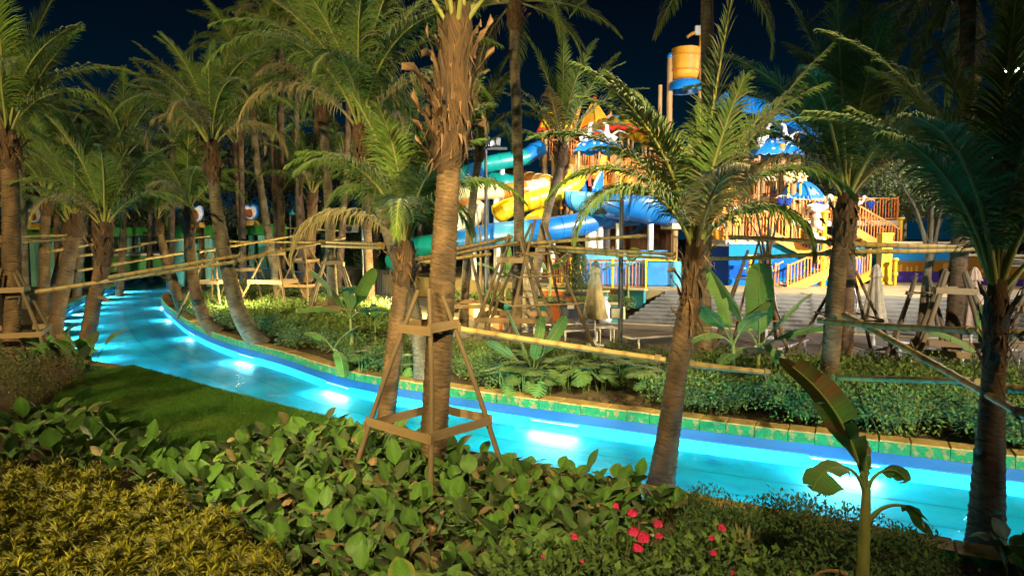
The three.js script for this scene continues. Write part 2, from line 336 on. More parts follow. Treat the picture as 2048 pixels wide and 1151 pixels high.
// a slim lamp tucked under the ledge of the wall, shining down and out; "cross" lamps throw a long beam across the water
function poolLamp(bank, s, d, label, I, cross) {
  const { p, n } = bankAt(bank, s, d), c = p.clone().addScaledVector(n, -.045); c.y = LEDGE - .035;
  const t = thing('pool_light', label, 'pool light', c); t.rotation.y = Math.atan2(n.x, n.z);
  mesh('lamp_body', new Geo().rbox(0, .008, 0, .96, .04, .04, .01), mats.metal, t);
  mesh('lamp_lens', new Geo().rbox(0, -.018, .004, .9, .012, .03, .003), glass, t);
  const L = cross ? new THREE.SpotLight(0xffffff, I, 0, 66 * D2R, 1) : new THREE.RectAreaLight(0xffffff, I / (.9 * .05), .9, .05);
  L.position.copy(c).addScaledVector(n, cross ? .08 : .05).add(V(0, -.04, 0)); const to = L.position.clone().addScaledVector(n, 1).add(V(0, cross ? -.56 : -1.3, 0));
  if (cross) { L.target.position.copy(to); scene.add(L.target); L.shadow.radius = 3; L.castShadow = true; } else L.lookAt(to);
  L.color.setRGB(.72, .97, 1); L.name = 'pool_lamp'; scene.add(L);
}
for (const [d, lab, I] of [[6.6, 'underwater lamp in far river wall beyond the right edge', 12], [9.75, 'underwater lamp in far river wall behind the drooping front banana plant', 27], [12.0, 'underwater lamp in far river wall right of the thickest palm', 27], [15.1, 'underwater lamp in far river wall left of the slim leaning palm', 26], [18.7, 'underwater lamp in far river wall below the two bent palms', 24], [23.0, 'underwater lamp in far river wall at the inside of the bend', 12], [28, 'underwater lamp in far river wall past the bend', 20], [33, 'underwater lamp in far river wall, second one past the bend', 20], [38, 'underwater lamp in far river wall, third one past the bend', 20]]) poolLamp(farBank, 1, d, lab, I, false);
for (const [d, lab] of [[16.6, 'underwater lamp in near wall beside the lawn tip'], [20.6, 'underwater lamp in left wall hidden by the leaning bank palm'], [25.4, 'underwater lamp in left wall, nearest one left of the leaning bank palm'], [30.0, 'underwater lamp in left wall just left of the leaning bank palm'], [35.4, 'underwater lamp in left wall just right of the leaning bank palm'], [42, 'underwater lamp in left wall nearest the green bridge']]) poolLamp(nearBank, -1, d, lab, 150, true);
for (const [d, lab] of [[18.6, 'dimmer underwater lamp in left wall, beside the leaning bank palm foot'], [23, 'dimmer underwater lamp in left wall, second behind the leaning bank palm'], [27.6, 'dimmer underwater lamp in left wall, third behind the leaning bank palm'], [32.6, 'dimmer underwater lamp in left wall, right at the leaning bank palm trunk'], [38.5, 'dimmer underwater lamp in left wall, last before the green bridge']]) poolLamp(nearBank, -1, d, lab, 75, true);
for (const [d, lab] of [[6.2, 'underwater lamp in near wall beside the front banana plant'], [8.3, 'underwater lamp in near wall behind the shaggy young palm'], [10.8, 'underwater lamp in near wall left of the foreground tripod'], [5.2, 'underwater lamp in near wall right of the young right palm'], [7.2, 'underwater lamp in near wall behind the rose bushes'], [9.4, 'underwater lamp in near wall behind the foreground tripod'], [12.2, 'underwater lamp in near wall under the lawn edge'], [14.4, 'underwater lamp in near wall under the lawn corner']]) poolLamp(nearBank, -1, d, lab, 96, true);
// ---------- lawn strip ----------
{
  const over = offset(nearBank, .045 * landSign).filter((p) => p.x > -8.7 && p.x < -2.2).sort((a, b) => a.x - b.x), out = over.filter((_, k) => k % 2 === 0), inn = [[640, 930], [600, 930], [480, 930], [330, 930], [180, 920], [60, 860], [142, 753]].map(([u, v]) => G(u, v, .13));
  const g = new Geo(), ring = [...out, ...inn].map((p) => [p.x, -p.z]);
  g.poly(ring, (x, y, t) => V(x, .105 + t, -y), .03);
  const lawn = struct('lawn', g, mats.grass); { const h = new Geo(); for (let k = 1; k < out.length; k++) { const a = out[k - 1], b = out[k]; h.beam(V(a.x, .05, a.z), V(b.x, .05, b.z), .012, .17); } struct('lawn_hem', h, mats.black, lawn); }
  srand(77);
  const inside = (x, y) => { let c = false; for (let i = 0, j = ring.length - 1; i < ring.length; j = i++) { const [xi, yi] = ring[i], [xj, yj] = ring[j]; if ((yi > y) !== (yj > y) && x < (xj - xi) * (y - yi) / (yj - yi) + xi) c = !c; } return c; };
  const b = new Geo(); for (let k = 0; k < 5; k++) { const a = rr(0, 6.3), x = rr(-.012, .012), z = rr(-.012, .012), h = rr(.016, .034), l = rr(.006, .016), ca = Math.cos(a), sa = Math.sin(a); const i = b.v(x - ca * .002, 0, z - sa * .002), j = b.v(x + ca * .002, 0, z + sa * .002), q = b.v(x + sa * l, h, z - ca * l); b.tri(i, j, q); }
  const N = 52000, im = new THREE.InstancedMesh(b.build(), mats.blade, N), m4 = new THREE.Matrix4(), c = new THREE.Color(); im.name = 'grass_blades';
  let n = 0; while (n < N) { const x = rr(-11, -2), y = rr(9.3, 15.6); if (!inside(x, y)) continue; const s = rr(.7, 1.7); m4.makeRotationY(rr(0, 6.3)).scale(V(s, s, s)).setPosition(x, .134, -y); im.setMatrixAt(n, m4); const k = rr(.5, 1.3), dry = rnd() < .08 ? 2.2 : 1; im.setColorAt(n, c.setRGB(k * dry * (1 + .5 * Math.max(0, Math.sin(x * 1.7) * Math.sin(y * 2.3))), k, k * .8)); n++; }
  stuff(im); lawn.add(im);
}
// ---------- plaza, steps, playground deck ----------
const PA = G(1220, 645), PB = G(1956, 679), PE = PB.clone().sub(PA).normalize(), PN = V(PE.z, 0, -PE.x); // PE runs right along the foot of the steps, PN points away from the camera
if (PN.z > 0) PN.negate();
const plan = (s, t, y = 0) => V(PA.x + PE.x * s + PN.x * t, y, PA.z + PE.z * s + PN.z * t);
{
  const g = new Geo(), ring = [[-9, -1.5], [-2, -5.6], [6, -5.4], [14, -7.5], [40, -9], [40, 0], [-9, 1.5]];
  const id = ring.map(([s, t]) => { const p = plan(s, t, .004); return g.v(p.x, p.y, p.z, s, t); });
  for (const [a, b, c] of THREE.ShapeUtils.triangulateShape(ring.map(([x, y]) => new THREE.Vector2(x, y)), [])) g.tri(id[a], id[b], id[c]);
  struct('plaza', g, mats.plaza);
  const k = new Geo(); for (let s = -2; s < 30; s += 1) { k.rbox(...plan(s + .5, -.12, .012).toArray(), .994, .024, .22, .004, Math.atan2(-PE.z, PE.x)); } // kerb_strip
  struct('kerb_strip', k, mats.kerbYellow);
}
const TOP = .95, NST = 9, RISE = TOP / NST, TREAD = .30;
{
  const st = new THREE.Group(); st.name = 'steps'; st.userData.kind = 'structure'; scene.add(st);
  srand(5);
  for (let k = 0; k < NST; k++) {
    const y0 = k * RISE, s0 = .45 + k * .13; let s = s0;
    while (s < 29) { const w = s === s0 ? rr(1, 1.8) : 1.8, t0 = k * TREAD; const g = new Geo(); const c = plan(s + w / 2, t0 + .32, y0 + RISE / 2 - .02), bottom = k ? 0.0 : 0; g.rbox(c.x, y0 + RISE / 2, c.z, w - .006, RISE, .64, .008, Math.atan2(-PE.z, PE.x)); mesh('step', g, mats.stepStone, st); s += w; }
  }
  const d = new Geo(); // deck on top, a slab
  const ring = [[-4, NST * TREAD + .05], [60, NST * TREAD + .05], [60, 42], [-14, 42], [-14, 8], [-4, 4.2]];
  d.poly(ring, (x, y, t) => plan(x, y, t ? TOP : 0), 1);
  struct('playground_deck', d, mats.deck);
}
// ---------- palms ----------
const mix3 = (a, b, t) => a.map((x, k) => lerp(x, b[k], t));
const GREEN = [.095, .165, .008], GREEN2 = [.055, .11, .009], YEL = [.20, .20, .03], DRY = [.26, .18, .085], PET = [.24, .24, .045];
// one feathered frond, growing along +x from the origin
function frondGeo({ len = 3, elev = 60, droop = 60, leaf = .55, hang = .8, lift = 18, n = 104, w = .021, dry = 0, tone = 0, sway = 0, seed: sd = 1, start = .2, split = false }) {
  srand(sd); const g = new Geo(), S = 14, pts = []; let p = V(0, 0, 0); pts.push(p.clone());
  for (let k = 1; k <= S; k++) { const t = (k - .5) / S, a = (elev - droop * Math.pow(t, 1.4)) * D2R, b = sway * t * D2R; p = p.clone().add(V(Math.cos(a) * Math.cos(b), Math.sin(a), Math.cos(a) * Math.sin(b)).multiplyScalar(len / S)); pts.push(p); }
  const pet = mix3(mix3(PET, DRY, dry), YEL, .25);
  const rg = split ? new Geo() : null; (rg || g).color(...pet).tube(pts, (t) => lerp(.034, .005, Math.pow(t, .7)) * Math.min(1.2, .5 + len / 5), 5, false);
  const at = (t) => { const f = t * S, k = Math.min(S - 1, f | 0); return pts[k].clone().lerp(pts[k + 1], f - k); };
  const base = mix3(mix3(GREEN, GREEN2, clamp(.5 + tone)), DRY, dry);
  for (let s = -1; s <= 1; s += 2) for (let i = 0; i < n; i++) {
    const t = start + (1 - start) * (i + rr(0, .7)) / n, q = at(t), T = at(Math.min(1, t + .03)).sub(at(Math.max(0, t - .03))).normalize();
    let side = T.clone().cross(V(0, 1, 0)); if (side.lengthSq() < .01) side = V(0, 0, 1); side.normalize().multiplyScalar(s); const up = side.clone().cross(T).multiplyScalar(s).normalize(); if (up.y < 0 && Math.abs(T.y) < .9) up.negate();
    const f = (t - start) / (1 - start), L = leaf * (.5 + .5 * Math.sin(Math.PI * Math.min(1, f * 1.15 + .12))) * (f > .85 ? 1 - (f - .85) * 3 : 1) * rr(.82, 1.1);
    const ang = lerp(62, 22, f) * rr(.85, 1.15) * D2R, li = (lift + rr(-14, 14)) * D2R;
    let dir = T.clone().multiplyScalar(Math.cos(ang)).addScaledVector(side, Math.sin(ang) * Math.cos(li)).addScaledVector(up, Math.sin(ang) * Math.sin(li)).normalize();
    const k = rr(.7, 1.25), brown = rr(0, 1) < .1 + dry ? rr(.2, .8) : 0, c = mix3(base, DRY, brown).map((x) => x * k); g.color(...c);
    let e = q, prev = null; const NS = 3; const ww = w * rr(.8, 1.15);
    const h = hang * rr(.6, 1.3);
    for (let j = 0; j <= NS; j++) {
      const tw = j === 0 ? .55 : j === NS ? 0 : j === 1 ? 1 : .72;
      let wd = T.clone().addScaledVector(dir, -T.dot(dir)); if (wd.lengthSq() < 1e-4) wd = up.clone(); wd.normalize().multiplyScalar(ww * tw / 2);
      if (j === NS) { const a = g.v(e.x, e.y, e.z); g.tri(prev[0], prev[1], a); }
      else { const a = g.v(e.x - wd.x, e.y - wd.y, e.z - wd.z), b = g.v(e.x + wd.x, e.y + wd.y, e.z + wd.z); if (prev) g.quad(prev[0], prev[1], b, a); prev = [a, b]; }
      e = e.clone().addScaledVector(dir, L / NS); dir = dir.clone().add(V(0, -h * (j + 1) * .33, 0)).normalize();
    }
  }
  const out = g.build(); out.userData.rachis = rg ? rg.build() : null; return out;
}
// a torn, curled old leaf base: a tapering curved strip leaning outward from the trunk, growing up from the origin and leaning to +x
function bractGeo({ L = .5, w = .16, lean = 25, curl = 40, seed: sd = 1, tone = 1, tip = .25 }) {
  srand(sd); const g = new Geo(), S = 5, rows = []; let p = V(0, 0, 0); const tone2 = tone * rr(.75, 1.2);
  for (let k = 0; k <= S; k++) {
    const t = k / S, a = (90 - lean - curl * t * t) * D2R, ww = w * lerp(1, tip, t) * rr(.85, 1.15) / 2, cup = lerp(.55, .2, t) * ww;
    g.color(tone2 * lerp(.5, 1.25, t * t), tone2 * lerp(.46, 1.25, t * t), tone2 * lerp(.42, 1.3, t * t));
    rows.push([[-1, -cup], [-.4, 0], [.4, 0], [1, -cup]].map(([s, x]) => g.v(p.x + x + rr(-.02, .02), p.y + rr(-.025, .025) * (k >= S - 1 ? 3.5 : 1), p.z + s * ww, s * ww, p.y)));
    p = p.clone().add(V(Math.cos(a), Math.sin(a), 0).multiplyScalar(L / S));
  }
  for (let k = 0; k < S; k++) for (let j = 0; j < 3; j++) g.quad(rows[k][j], rows[k][j + 1], rows[k + 1][j + 1], rows[k + 1][j]);
  return g.build();
}
srand(900);
const bracts = Array.from({ length: 10 }, (_, k) => bractGeo({ L: .4 + .05 * k, w: .15 + .012 * (k % 4), lean: 8 + 4 * (k % 5), curl: 6 + 9 * (k % 6) + (k === 7 ? 70 : 0), seed: 300 + k, tone: .75 + .06 * (k % 5), tip: .12 + .06 * (k % 3) }));
const pool = {}; // shared fronds for the farther palms
function sharedFrond(o) { const key = [o.elev, o.droop, o.hang, o.dry, o.seed % 3].join(); return pool[key] ||= frondGeo(o); }
function trunkGeo(pts, r0, r1, o, ring, sides, flare, mat2) {
  let L = 0; for (let k = 1; k < pts.length; k++) L += pts[k].distanceTo(pts[k - 1]);
  const rows = Math.min(340, Math.ceil(L / ring) * 5), path = curve(pts, rows), g = new Geo();
  const ph = rr(0, 6), wob = Array.from({ length: 60 }, () => rr(-.5, .5));
  const sOf = (len, a) => len / ring + .55 * Math.sin(len * 5.1 + ph) + .4 * Math.sin(len * 11.7 + ph * 2) + .4 * Math.sin(a + len * 2.3) + .2 * Math.sin(3 * a + ph - len * 4);
  g.tube(path.map((p) => p.clone().sub(o)), (t, a, len) => { const s = sOf(len, a), f = s - Math.floor(s), saw = Math.pow(f, 2.2); return lerp(r0, r1, Math.pow(t, .8)) * (1 + .085 * saw - .02 + flare * Math.exp(-len / .3) + .03 * Math.sin(a * 2 + len * 2.1 + ph) + .02 * Math.sin(a * 5 - len * 3)); }, sides, true);
  g.used = true; const w = sides + 1; for (let k = 0; k <= rows; k++) for (let j = 0; j < w; j++) { const id = k * w + j, len = g.uv[id * 2 + 1], a = j / sides * Math.PI * 2, s = sOf(len, a), f = s - Math.floor(s), patch = .82 + .3 * Math.sin(len * 1.7 + a * 1.3 + ph) * Math.sin(a * 2 + len * 3.1); const q = (f < .18 ? .58 + .25 * Math.sin(a * 2 + s) : f > .8 ? 1.12 : .96) * patch; g.c[id * 3] = q; g.c[id * 3 + 1] = q * .98; g.c[id * 3 + 2] = q * .95; }
  return g;
}
function palm(o) {
  srand(o.seed); o.r0 *= .9; o.r1 *= .9; const pts = o.pts.map(([u, v, d]) => P(u, v, d ?? o.d)); const base = pts[0].clone(); if (base.y > 0) pts.unshift(base.clone().setY(-.03)); base.y = 0;
  const t = thing(o.name ?? 'coconut_palm', o.label, 'palm tree', base, o.group);
  const top = pts[pts.length - 1], hero = o.hero;
  mesh('trunk', trunkGeo(pts, o.r0, o.r1, base, o.ring ?? .1, hero ? 20 : 12, o.flare ?? .22), o.grey ? mats.trunkGrey : mats.trunk, t);
  // fibrous sheath under the crown
  const dirT = top.clone().sub(pts[pts.length - 2]).normalize(); const up = o.crownTilt ? V(...o.crownTilt).normalize() : dirT.lerp(V(0, 1, 0), .6).normalize();
  const sh = o.sheath ?? .6, r1 = o.r1, sb = top.clone().addScaledVector(up, -sh * .35), sg = new Geo().color(.5, .45, .4), bulge = o.bulge ?? 1.35;
  const tl = top.clone().sub(base), bl = sb.clone().sub(base);
  sg.tube(Array.from({ length: 9 }, (_, k) => bl.clone().addScaledVector(up, sh * 1.15 * k / 8)), (q, a) => r1 * (1.02 + (bulge - 1) * Math.sin(Math.PI * Math.pow(q, .7)) - .5 * Math.max(0, q - .75)) * (1 + .1 * Math.sin(a * 4 + q * 9)), 10, true);
  mesh('fibre_sheath', sg, mats.fibre, t);
  const nb = o.bracts ?? 9;
  for (let k = 0; k < nb; k++) {
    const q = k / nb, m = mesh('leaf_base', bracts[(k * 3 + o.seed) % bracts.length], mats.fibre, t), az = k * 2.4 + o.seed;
    m.position.copy(bl).addScaledVector(up, sh * lerp(.0, .85, q)); m.position.x += Math.cos(az) * r1 * lerp(.95, bulge * .85, Math.sin(Math.PI * q)); m.position.z -= Math.sin(az) * r1 * lerp(.95, bulge * .85, Math.sin(Math.PI * q));
    m.rotation.y = az; const s = (o.bractScale ?? .75) * rr(.8, 1.2); m.scale.set(s, s, s);
  }
  if (hero) { // torn fibre hanging and sticking out of the sheath
    const sg2 = new Geo(); for (let k = 0; k < Math.round(90 * sh); k++) { const q = rnd(), az = rr(0, 6.283), R = r1 * lerp(1, bulge, Math.sin(Math.PI * Math.pow(q, .7))) * 1.05, p = bl.clone().addScaledVector(up, sh * q * .95).add(V(Math.cos(az) * R, 0, -Math.sin(az) * R)), out = V(Math.cos(az), 0, -Math.sin(az)), s = V(out.z, 0, -out.x), L = rr(.1, .34), w = rr(.006, .028), dn = rnd() < .45 ? -1 : 1, kk = rr(.45, 1.5); sg2.color(kk, kk * .95, kk * .9); let e = p, d = out.clone().multiplyScalar(rr(.15, .6)).add(V(0, dn * rr(.6, 1), 0)).addScaledVector(s, rr(-.35, .35)).normalize(), prev = null; for (let j = 0; j < 4; j++) { const ww = w * (1 - j / 3.4), a = sg2.v(e.x - s.x * ww, e.y, e.z - s.z * ww, 0, j * .1), b = sg2.v(e.x + s.x * ww, e.y, e.z + s.z * ww, w * 2, j * .1); if (prev) sg2.quad(prev[0], prev[1], b, a); prev = [a, b]; e = e.clone().addScaledVector(d, L / 3); d = d.clone().add(V(0, -.28, 0)).addScaledVector(out, rr(-.1, .35)).normalize(); } }
    stuff(mesh('fibre_strands', sg2, mats.fibre, t));
  }
  // crown
  const n = o.fronds ?? 16, len = o.len ?? 3, ct = tl.clone().addScaledVector(up, sh * .55), put = (f, geo) => { const m = mesh('frond', geo, mats.frond, t); if (geo.userData.rachis) mesh('midrib', geo.userData.rachis, mats.frond, m); m.position.copy(ct); m.rotation.y = f.az * D2R; return m; };
  const fl = o.explicit ?? [];
  const slim = o.wide ? 1 : .72; fl.forEach((f, k) => put(f, frondGeo({ split: true, len: len * (f.len ?? 1), elev: 90 - (90 - (f.elev ?? 60)) * slim, droop: (f.droop ?? 50) * (slim < 1 ? 1.12 : 1), hang: (f.hang ?? .6) * (slim < 1 ? 1.3 : 1), dry: f.dry ?? 0, leaf: (f.leaf ?? 1) * (o.leaf ?? .62), lift: f.lift ?? 18, sway: f.sway ?? 0, n: o.n ?? 104, w: o.w ?? .021, tone: f.tone ?? o.tone ?? 0, seed: o.seed * 31 + k })));
  for (let k = 0; k < n; k++) {
    const q = (k + .5) / n, az = k * 137.5 + o.seed * 50 + rr(-18, 18);
    const elev = lerp(o.e0 ?? 88, o.e1 ?? 60, Math.pow(q, .9)) + rr(-7, 7), droop = lerp(o.dr0 ?? 25, o.dr1 ?? 150, q) + rr(-10, 12), dry = q > .86 && rnd() < .5 ? .6 : 0, hang = lerp(.4, 1.9, q) * (o.hang ?? 1), L = len * lerp(.82, 1.05, rnd()) * (q > .8 ? .9 : 1);
    if (hero) put({ az }, frondGeo({ split: true, len: L, elev, droop, hang, dry, leaf: o.leaf ?? .62, n: o.n ?? 104, w: o.w ?? .021, tone: (o.tone ?? 0) + rr(-.3, .3), sway: rr(-25, 25), seed: o.seed * 77 + k }));
    else { const E = Math.round(elev / 20) * 20, Dp = Math.round(droop / 25) * 25; const m = put({ az }, sharedFrond({ len: 3, elev: E, droop: Dp, hang: Math.round(hang * 2) / 2, dry, leaf: .58, n: 64, w: .03, sway: rr(-20, 20), seed: o.seed + k })); const s = L / 3; m.scale.set(s, s, s); m.rotation.x = rr(-.12, .12); }
  }
  return t;
}
// ---------- leafy shrubs ----------
function leafQuad(g, p, dir, nrm, L, w, fold = .15, bend = .2) {
  const s = dir.clone().cross(nrm).normalize(), n = s.clone().cross(dir).normalize();
  const q = (t, x, y) => { const e = p.clone().addScaledVector(dir, L * t).addScaledVector(s, w * x).addScaledVector(n, L * y); return g.v(e.x, e.y, e.z, t, x); };
  const a = q(0, 0, 0), b = q(.45, .5, fold * .5), c = q(1, 0, -bend), d = q(.45, -.5, fold * .5), m = q(.5, 0, 0);
  g.tri(a, b, m); g.tri(b, c, m); g.tri(a, m, d); g.tri(m, c, d);
}
function onb(n) { const a = Math.abs(n.y) < .9 ? V(0, 1, 0) : V(1, 0, 0), s = a.cross(n).normalize(); return [s, n.clone().cross(s)]; }
function shrubGeo({ R = .5, H = .5, n = 500, L = .06, w = .032, c0 = [.07, .13, .02], c1 = [.13, .19, .03], lumps = 7, seed: sd = 1, up = .6 }) {
  srand(sd); const g = new Geo(), cs = [];
  for (let k = 0; k < lumps; k++) { const a = k * 2.4, q = Math.sqrt(rnd()) * .62; cs.push([V(Math.cos(a) * q * R, H * rr(.3, .64), Math.sin(a) * q * R), rr(.36, .55) * R, rr(.32, .48) * H]); }
  for (let k = 0; k < n; k++) {
    const [c, r, h] = cs[(rnd() * lumps) | 0], th = rr(0, 6.283), ph = Math.asin(rr(-.6, 1)), o = V(Math.cos(th) * Math.cos(ph), Math.sin(ph), Math.sin(th) * Math.cos(ph)), q = Math.pow(rnd(), .35) * rr(.85, 1.12);
    const p = V(c.x + o.x * r * q, Math.max(.02, c.y + o.y * h * q), c.z + o.z * r * q);
    const d = o.clone().add(V(rr(-.8, .8), rr(-.3, .9) * up, rr(-.8, .8))).normalize(), nr = V(rr(-.5, .5), 1, rr(-.5, .5)).addScaledVector(o, .5).normalize();
    const tone = rr(.65, 1.3), cc = mix3(c0, c1, rnd()).map((x) => x * tone); g.color(...cc); leafQuad(g, p, d, nr, L * rr(.7, 1.25), w * rr(.8, 1.2));
  }
  return g.build();
}
function stemsGeo(R, H, n, sd, r = .008) { srand(sd); const g = new Geo().color(.7, .6, .45); for (let k = 0; k < n; k++) { const a = rr(0, 6.3), q = rr(.2, .75) * R; g.tube([V(Math.cos(a) * q * .2, 0, Math.sin(a) * q * .2), V(Math.cos(a) * q * .6, H * .35, Math.sin(a) * q * .6), V(Math.cos(a) * q, H * .75, Math.sin(a) * q)], (t) => lerp(r, r * .4, t), 4, false); } return g.build(); }
function shrubKind(k, o) { return { foliage: shrubGeo(o), stems: stemsGeo(o.R, o.H, o.ns ?? 9, o.seed + 5), flowers: null }; }
function placeShrub(kind, name, label, cat, pos, s, group) {
  const t = thing(name, label, cat, pos, group); const f = mesh('foliage', kind.foliage, mats.shrubLeaf, t); mesh('stems', kind.stems, mats.stem, t);
  t.rotation.y = rr(0, 6.28); t.scale.set(s * rr(.9, 1.12), s * rr(.88, 1.14), s * rr(.9, 1.12)); return t;
}
// ---------- big leaves ----------
function bigLeafGeo({ L = .26, W = .19, stalk = .3, lean = 20, nod = 45, cup = .2, seed: sd = 1, c = [.075, .145, .02], rim = 0, shrivel = 0, tipf = .12 }) {
  srand(sd); const g = new Geo(), S = 6, prof = [0.0, .62, .93, 1, .86, .55, .06];
  // stalk leans to +x, blade continues and nods outward
  const sp = [V(0, 0, 0), V(Math.sin(lean * D2R) * stalk * .45, stalk * .5, 0), V(Math.sin(lean * D2R) * stalk, stalk * Math.cos(lean * D2R * .8), 0)];
  g.color(c[0] * 1.2, c[1] * .95, c[2] * 1.2).tube(sp, (t) => lerp(.009, .005, t), 4, false);
  let p = sp[2].clone(), rows = []; const a0 = 90 - lean - 8;
  for (let k = 0; k <= S; k++) {
    const t = k / S, a = (a0 - nod * t) * D2R, hw = W / 2 * prof[k], wv = rr(-.5, .5) * .05 * L * (1 + 6 * shrivel);
    const tx = Math.cos(a), ty = Math.sin(a), nx = -ty, ny = tx; // normal in the x-y plane
    const row = [];
    for (let j = -2; j <= 2; j++) {
      const x = j / 2, lift = cup * Math.abs(x) * hw + (Math.abs(j) === 2 ? wv * (j > 0 ? 1 : -.7) : 0) - shrivel * .8 * hw * x * x, sh = 1 - shrivel * .45 * Math.abs(x);
      const edge = Math.abs(j) === 2 || k === S, tone = j === 0 ? 1.35 : 1; const cc = edge && rim ? mix3(c, [.34, .25, .07], rim) : c; g.color(cc[0] * tone, cc[1] * tone, cc[2] * tone);
      row.push(g.v(p.x + nx * lift, p.y + ny * lift, p.z + x * hw * sh, t, (x + 1) / 2));
    }
    rows.push(row); p = p.clone().add(V(tx, ty, 0).multiplyScalar(L / S));
  }
  for (let k = 0; k < S; k++) for (let j = 0; j < 4; j++) g.quad(rows[k][j], rows[k][j + 1], rows[k + 1][j + 1], rows[k + 1][j]);
  return g.build();
}
const bigLeaves = [], dryLeaves = [], darkLeaves = [];
for (let k = 0; k < 16; k++) {
  srand(5000 + k); const v = rr(.6, 1.25);
  bigLeaves.push(bigLeafGeo({ L: rr(.24, .34), W: rr(.18, .25), stalk: rr(.18, .44), lean: rr(4, 34), nod: rr(5, 80), cup: rr(0, .55), seed: 6000 + k, c: [.078 * v, .195 * v, .010 * v], rim: k % 4 === 0 ? .6 : 0 }));
  if (k < 5) dryLeaves.push(bigLeafGeo({ L: rr(.2, .27), W: rr(.14, .19), stalk: rr(.2, .36), lean: rr(10, 40), nod: rr(60, 120), cup: rr(-.1, .5), seed: 6100 + k, c: [[.34, .25, .13], [.22, .12, .05], [.40, .31, .17], [.18, .14, .04], [.28, .17, .07]][k], shrivel: .5 }));
  if (k < 8) darkLeaves.push(bigLeafGeo({ L: rr(.24, .33), W: rr(.18, .24), stalk: rr(.2, .42), lean: rr(4, 34), nod: rr(5, 75), cup: rr(-.05, .35), seed: 6200 + k, c: k % 2 ? [.10, .085, .018] : [.05, .075, .016] }));
}
function leafPlant(label, group, pos, s, o = {}) {
  const t = thing(o.name ?? 'large_leaved_plant', label, 'plant', pos, group), n = o.n ?? 9;
  for (let k = 0; k < n; k++) { const r = rnd(), dry = r < (o.dry ?? .09), geo = dry ? dryLeaves[(rnd() * 5) | 0] : r < (o.dark ?? .12) + .09 ? darkLeaves[(rnd() * 8) | 0] : bigLeaves[(rnd() * 16) | 0]; const m = mesh('leaf', geo, mats.leaf, t); m.position.set(rr(-.1, .1), 0, rr(-.1, .1)); m.rotation.set(rr(-.12, .12), k * 2.4 + rr(-.5, .5), rr(-.12, .12)); const q = rr(.62, 1.28); m.scale.set(q, q, q); }
  t.scale.set(s, s, s); t.rotation.y = rr(0, 6.28); return t;
}
// ---------- banana plants ----------
// blade along +x, drooping; tears along the veins; returns one leaf with midrib
function bananaLeafGeo({ L = 1.3, W = .42, elev = 65, droop = 60, stalk = .25, fold = .25, tear = .2, c = [.075, .17, .02], brown = 0, seed: sd = 1, twist = 0, tipW = .12 }) {
  srand(sd); const g = new Geo(), S = 20, pts = []; let p = V(0, 0, 0); pts.push(p); const TL = L + stalk;
  for (let k = 1; k <= S; k++) { const t = (k - .5) / S, a = (elev - droop * Math.pow(t, 1.3)) * D2R; p = p.clone().add(V(Math.cos(a), Math.sin(a), 0).multiplyScalar(TL / S)); pts.push(p); }
  g.color(c[0] * 1.7 + .03, c[1] * 1.25, c[2] * 1.6).tube(pts, (t) => lerp(.02, .004, t), 5, false);
  const k0 = Math.round(stalk / TL * S), wAt = (t) => W / 2 * Math.min(1, Math.pow(Math.max(0, t) * 4.5, .6)) * (t > .72 ? Math.sqrt(Math.max(0, 1 - Math.pow((t - .72) / .28, 2))) * .9 + .1 * (1 - t) : 1);
  for (let s = -1; s <= 1; s += 2) {
    let prev = null, off = 0;
    for (let k = k0; k <= S; k++) {
      const t = (k - k0) / (S - k0), T = pts[Math.min(S, k + 1)].clone().sub(pts[Math.max(0, k - 1)]).normalize(), n = V(-T.y, T.x, 0), w = wAt(t), f = (fold + off) * s;
      const ct = Math.cos(twist * D2R * Math.min(1, t * 3)), stw = Math.sin(twist * D2R * Math.min(1, t * 3));
      const row = (ff, sag) => [0, .5, 1].map((x) => { const y = x * w * Math.sin(ff * s) - sag * w * x * x, z = s * x * w * Math.cos(ff), q = pts[k].clone().addScaledVector(n, y * ct - z * stw).add(V(0, 0, y * stw + z * ct)).addScaledVector(T, x * w * .18); return g.v(q.x, q.y, q.z, t * L, x * w * s); });
      const b = brown > 0 && (rnd() < brown * .35 || t > 1 - brown) ? rr(.4, .9) : 0, cc = mix3(c, [.20, .06, .012], b).map((x) => x * rr(.88, 1.12)); g.color(...cc);
      const r = row(fold + off, .18);
      if (prev) for (let j = 0; j < 2; j++) g.quad(prev[j], prev[j + 1], r[j + 1], r[j]);
      if (rnd() < tear) { off = rr(-.5, .25) * (1 + brown); prev = row(fold + off, .3); } else prev = r;
    }
  }
  return g.build();
}
function banana(o) {
  srand(o.seed); const base = o.base; const t = thing(o.name ?? 'banana_plant', o.label, o.cat ?? 'banana plant', base, o.group);
  for (const st of o.stems) {
    const top = V(st.x, st.h, st.z ?? 0), b = V(st.bx ?? 0, 0, 0), g = new Geo().color(1.25, 1.15, .9);
    g.tube([b, b.clone().lerp(top, .35), b.clone().lerp(top, .7), top], (q) => lerp(st.r ?? .055, (st.r ?? .055) * .5, q), 8, true); mesh('stem', g, mats.stem, t);
    for (const [k, l] of st.leaves.entries()) { const m = mesh('leaf', bananaLeafGeo({ ...l, seed: o.seed * 13 + k }), mats.bananaLeaf, t, l.label); m.position.copy(b.clone().lerp(top, l.at ?? 1)); m.rotation.y = l.az * D2R; if (l.roll) m.rotation.x = l.roll * D2R; }
  }
  return t;
}
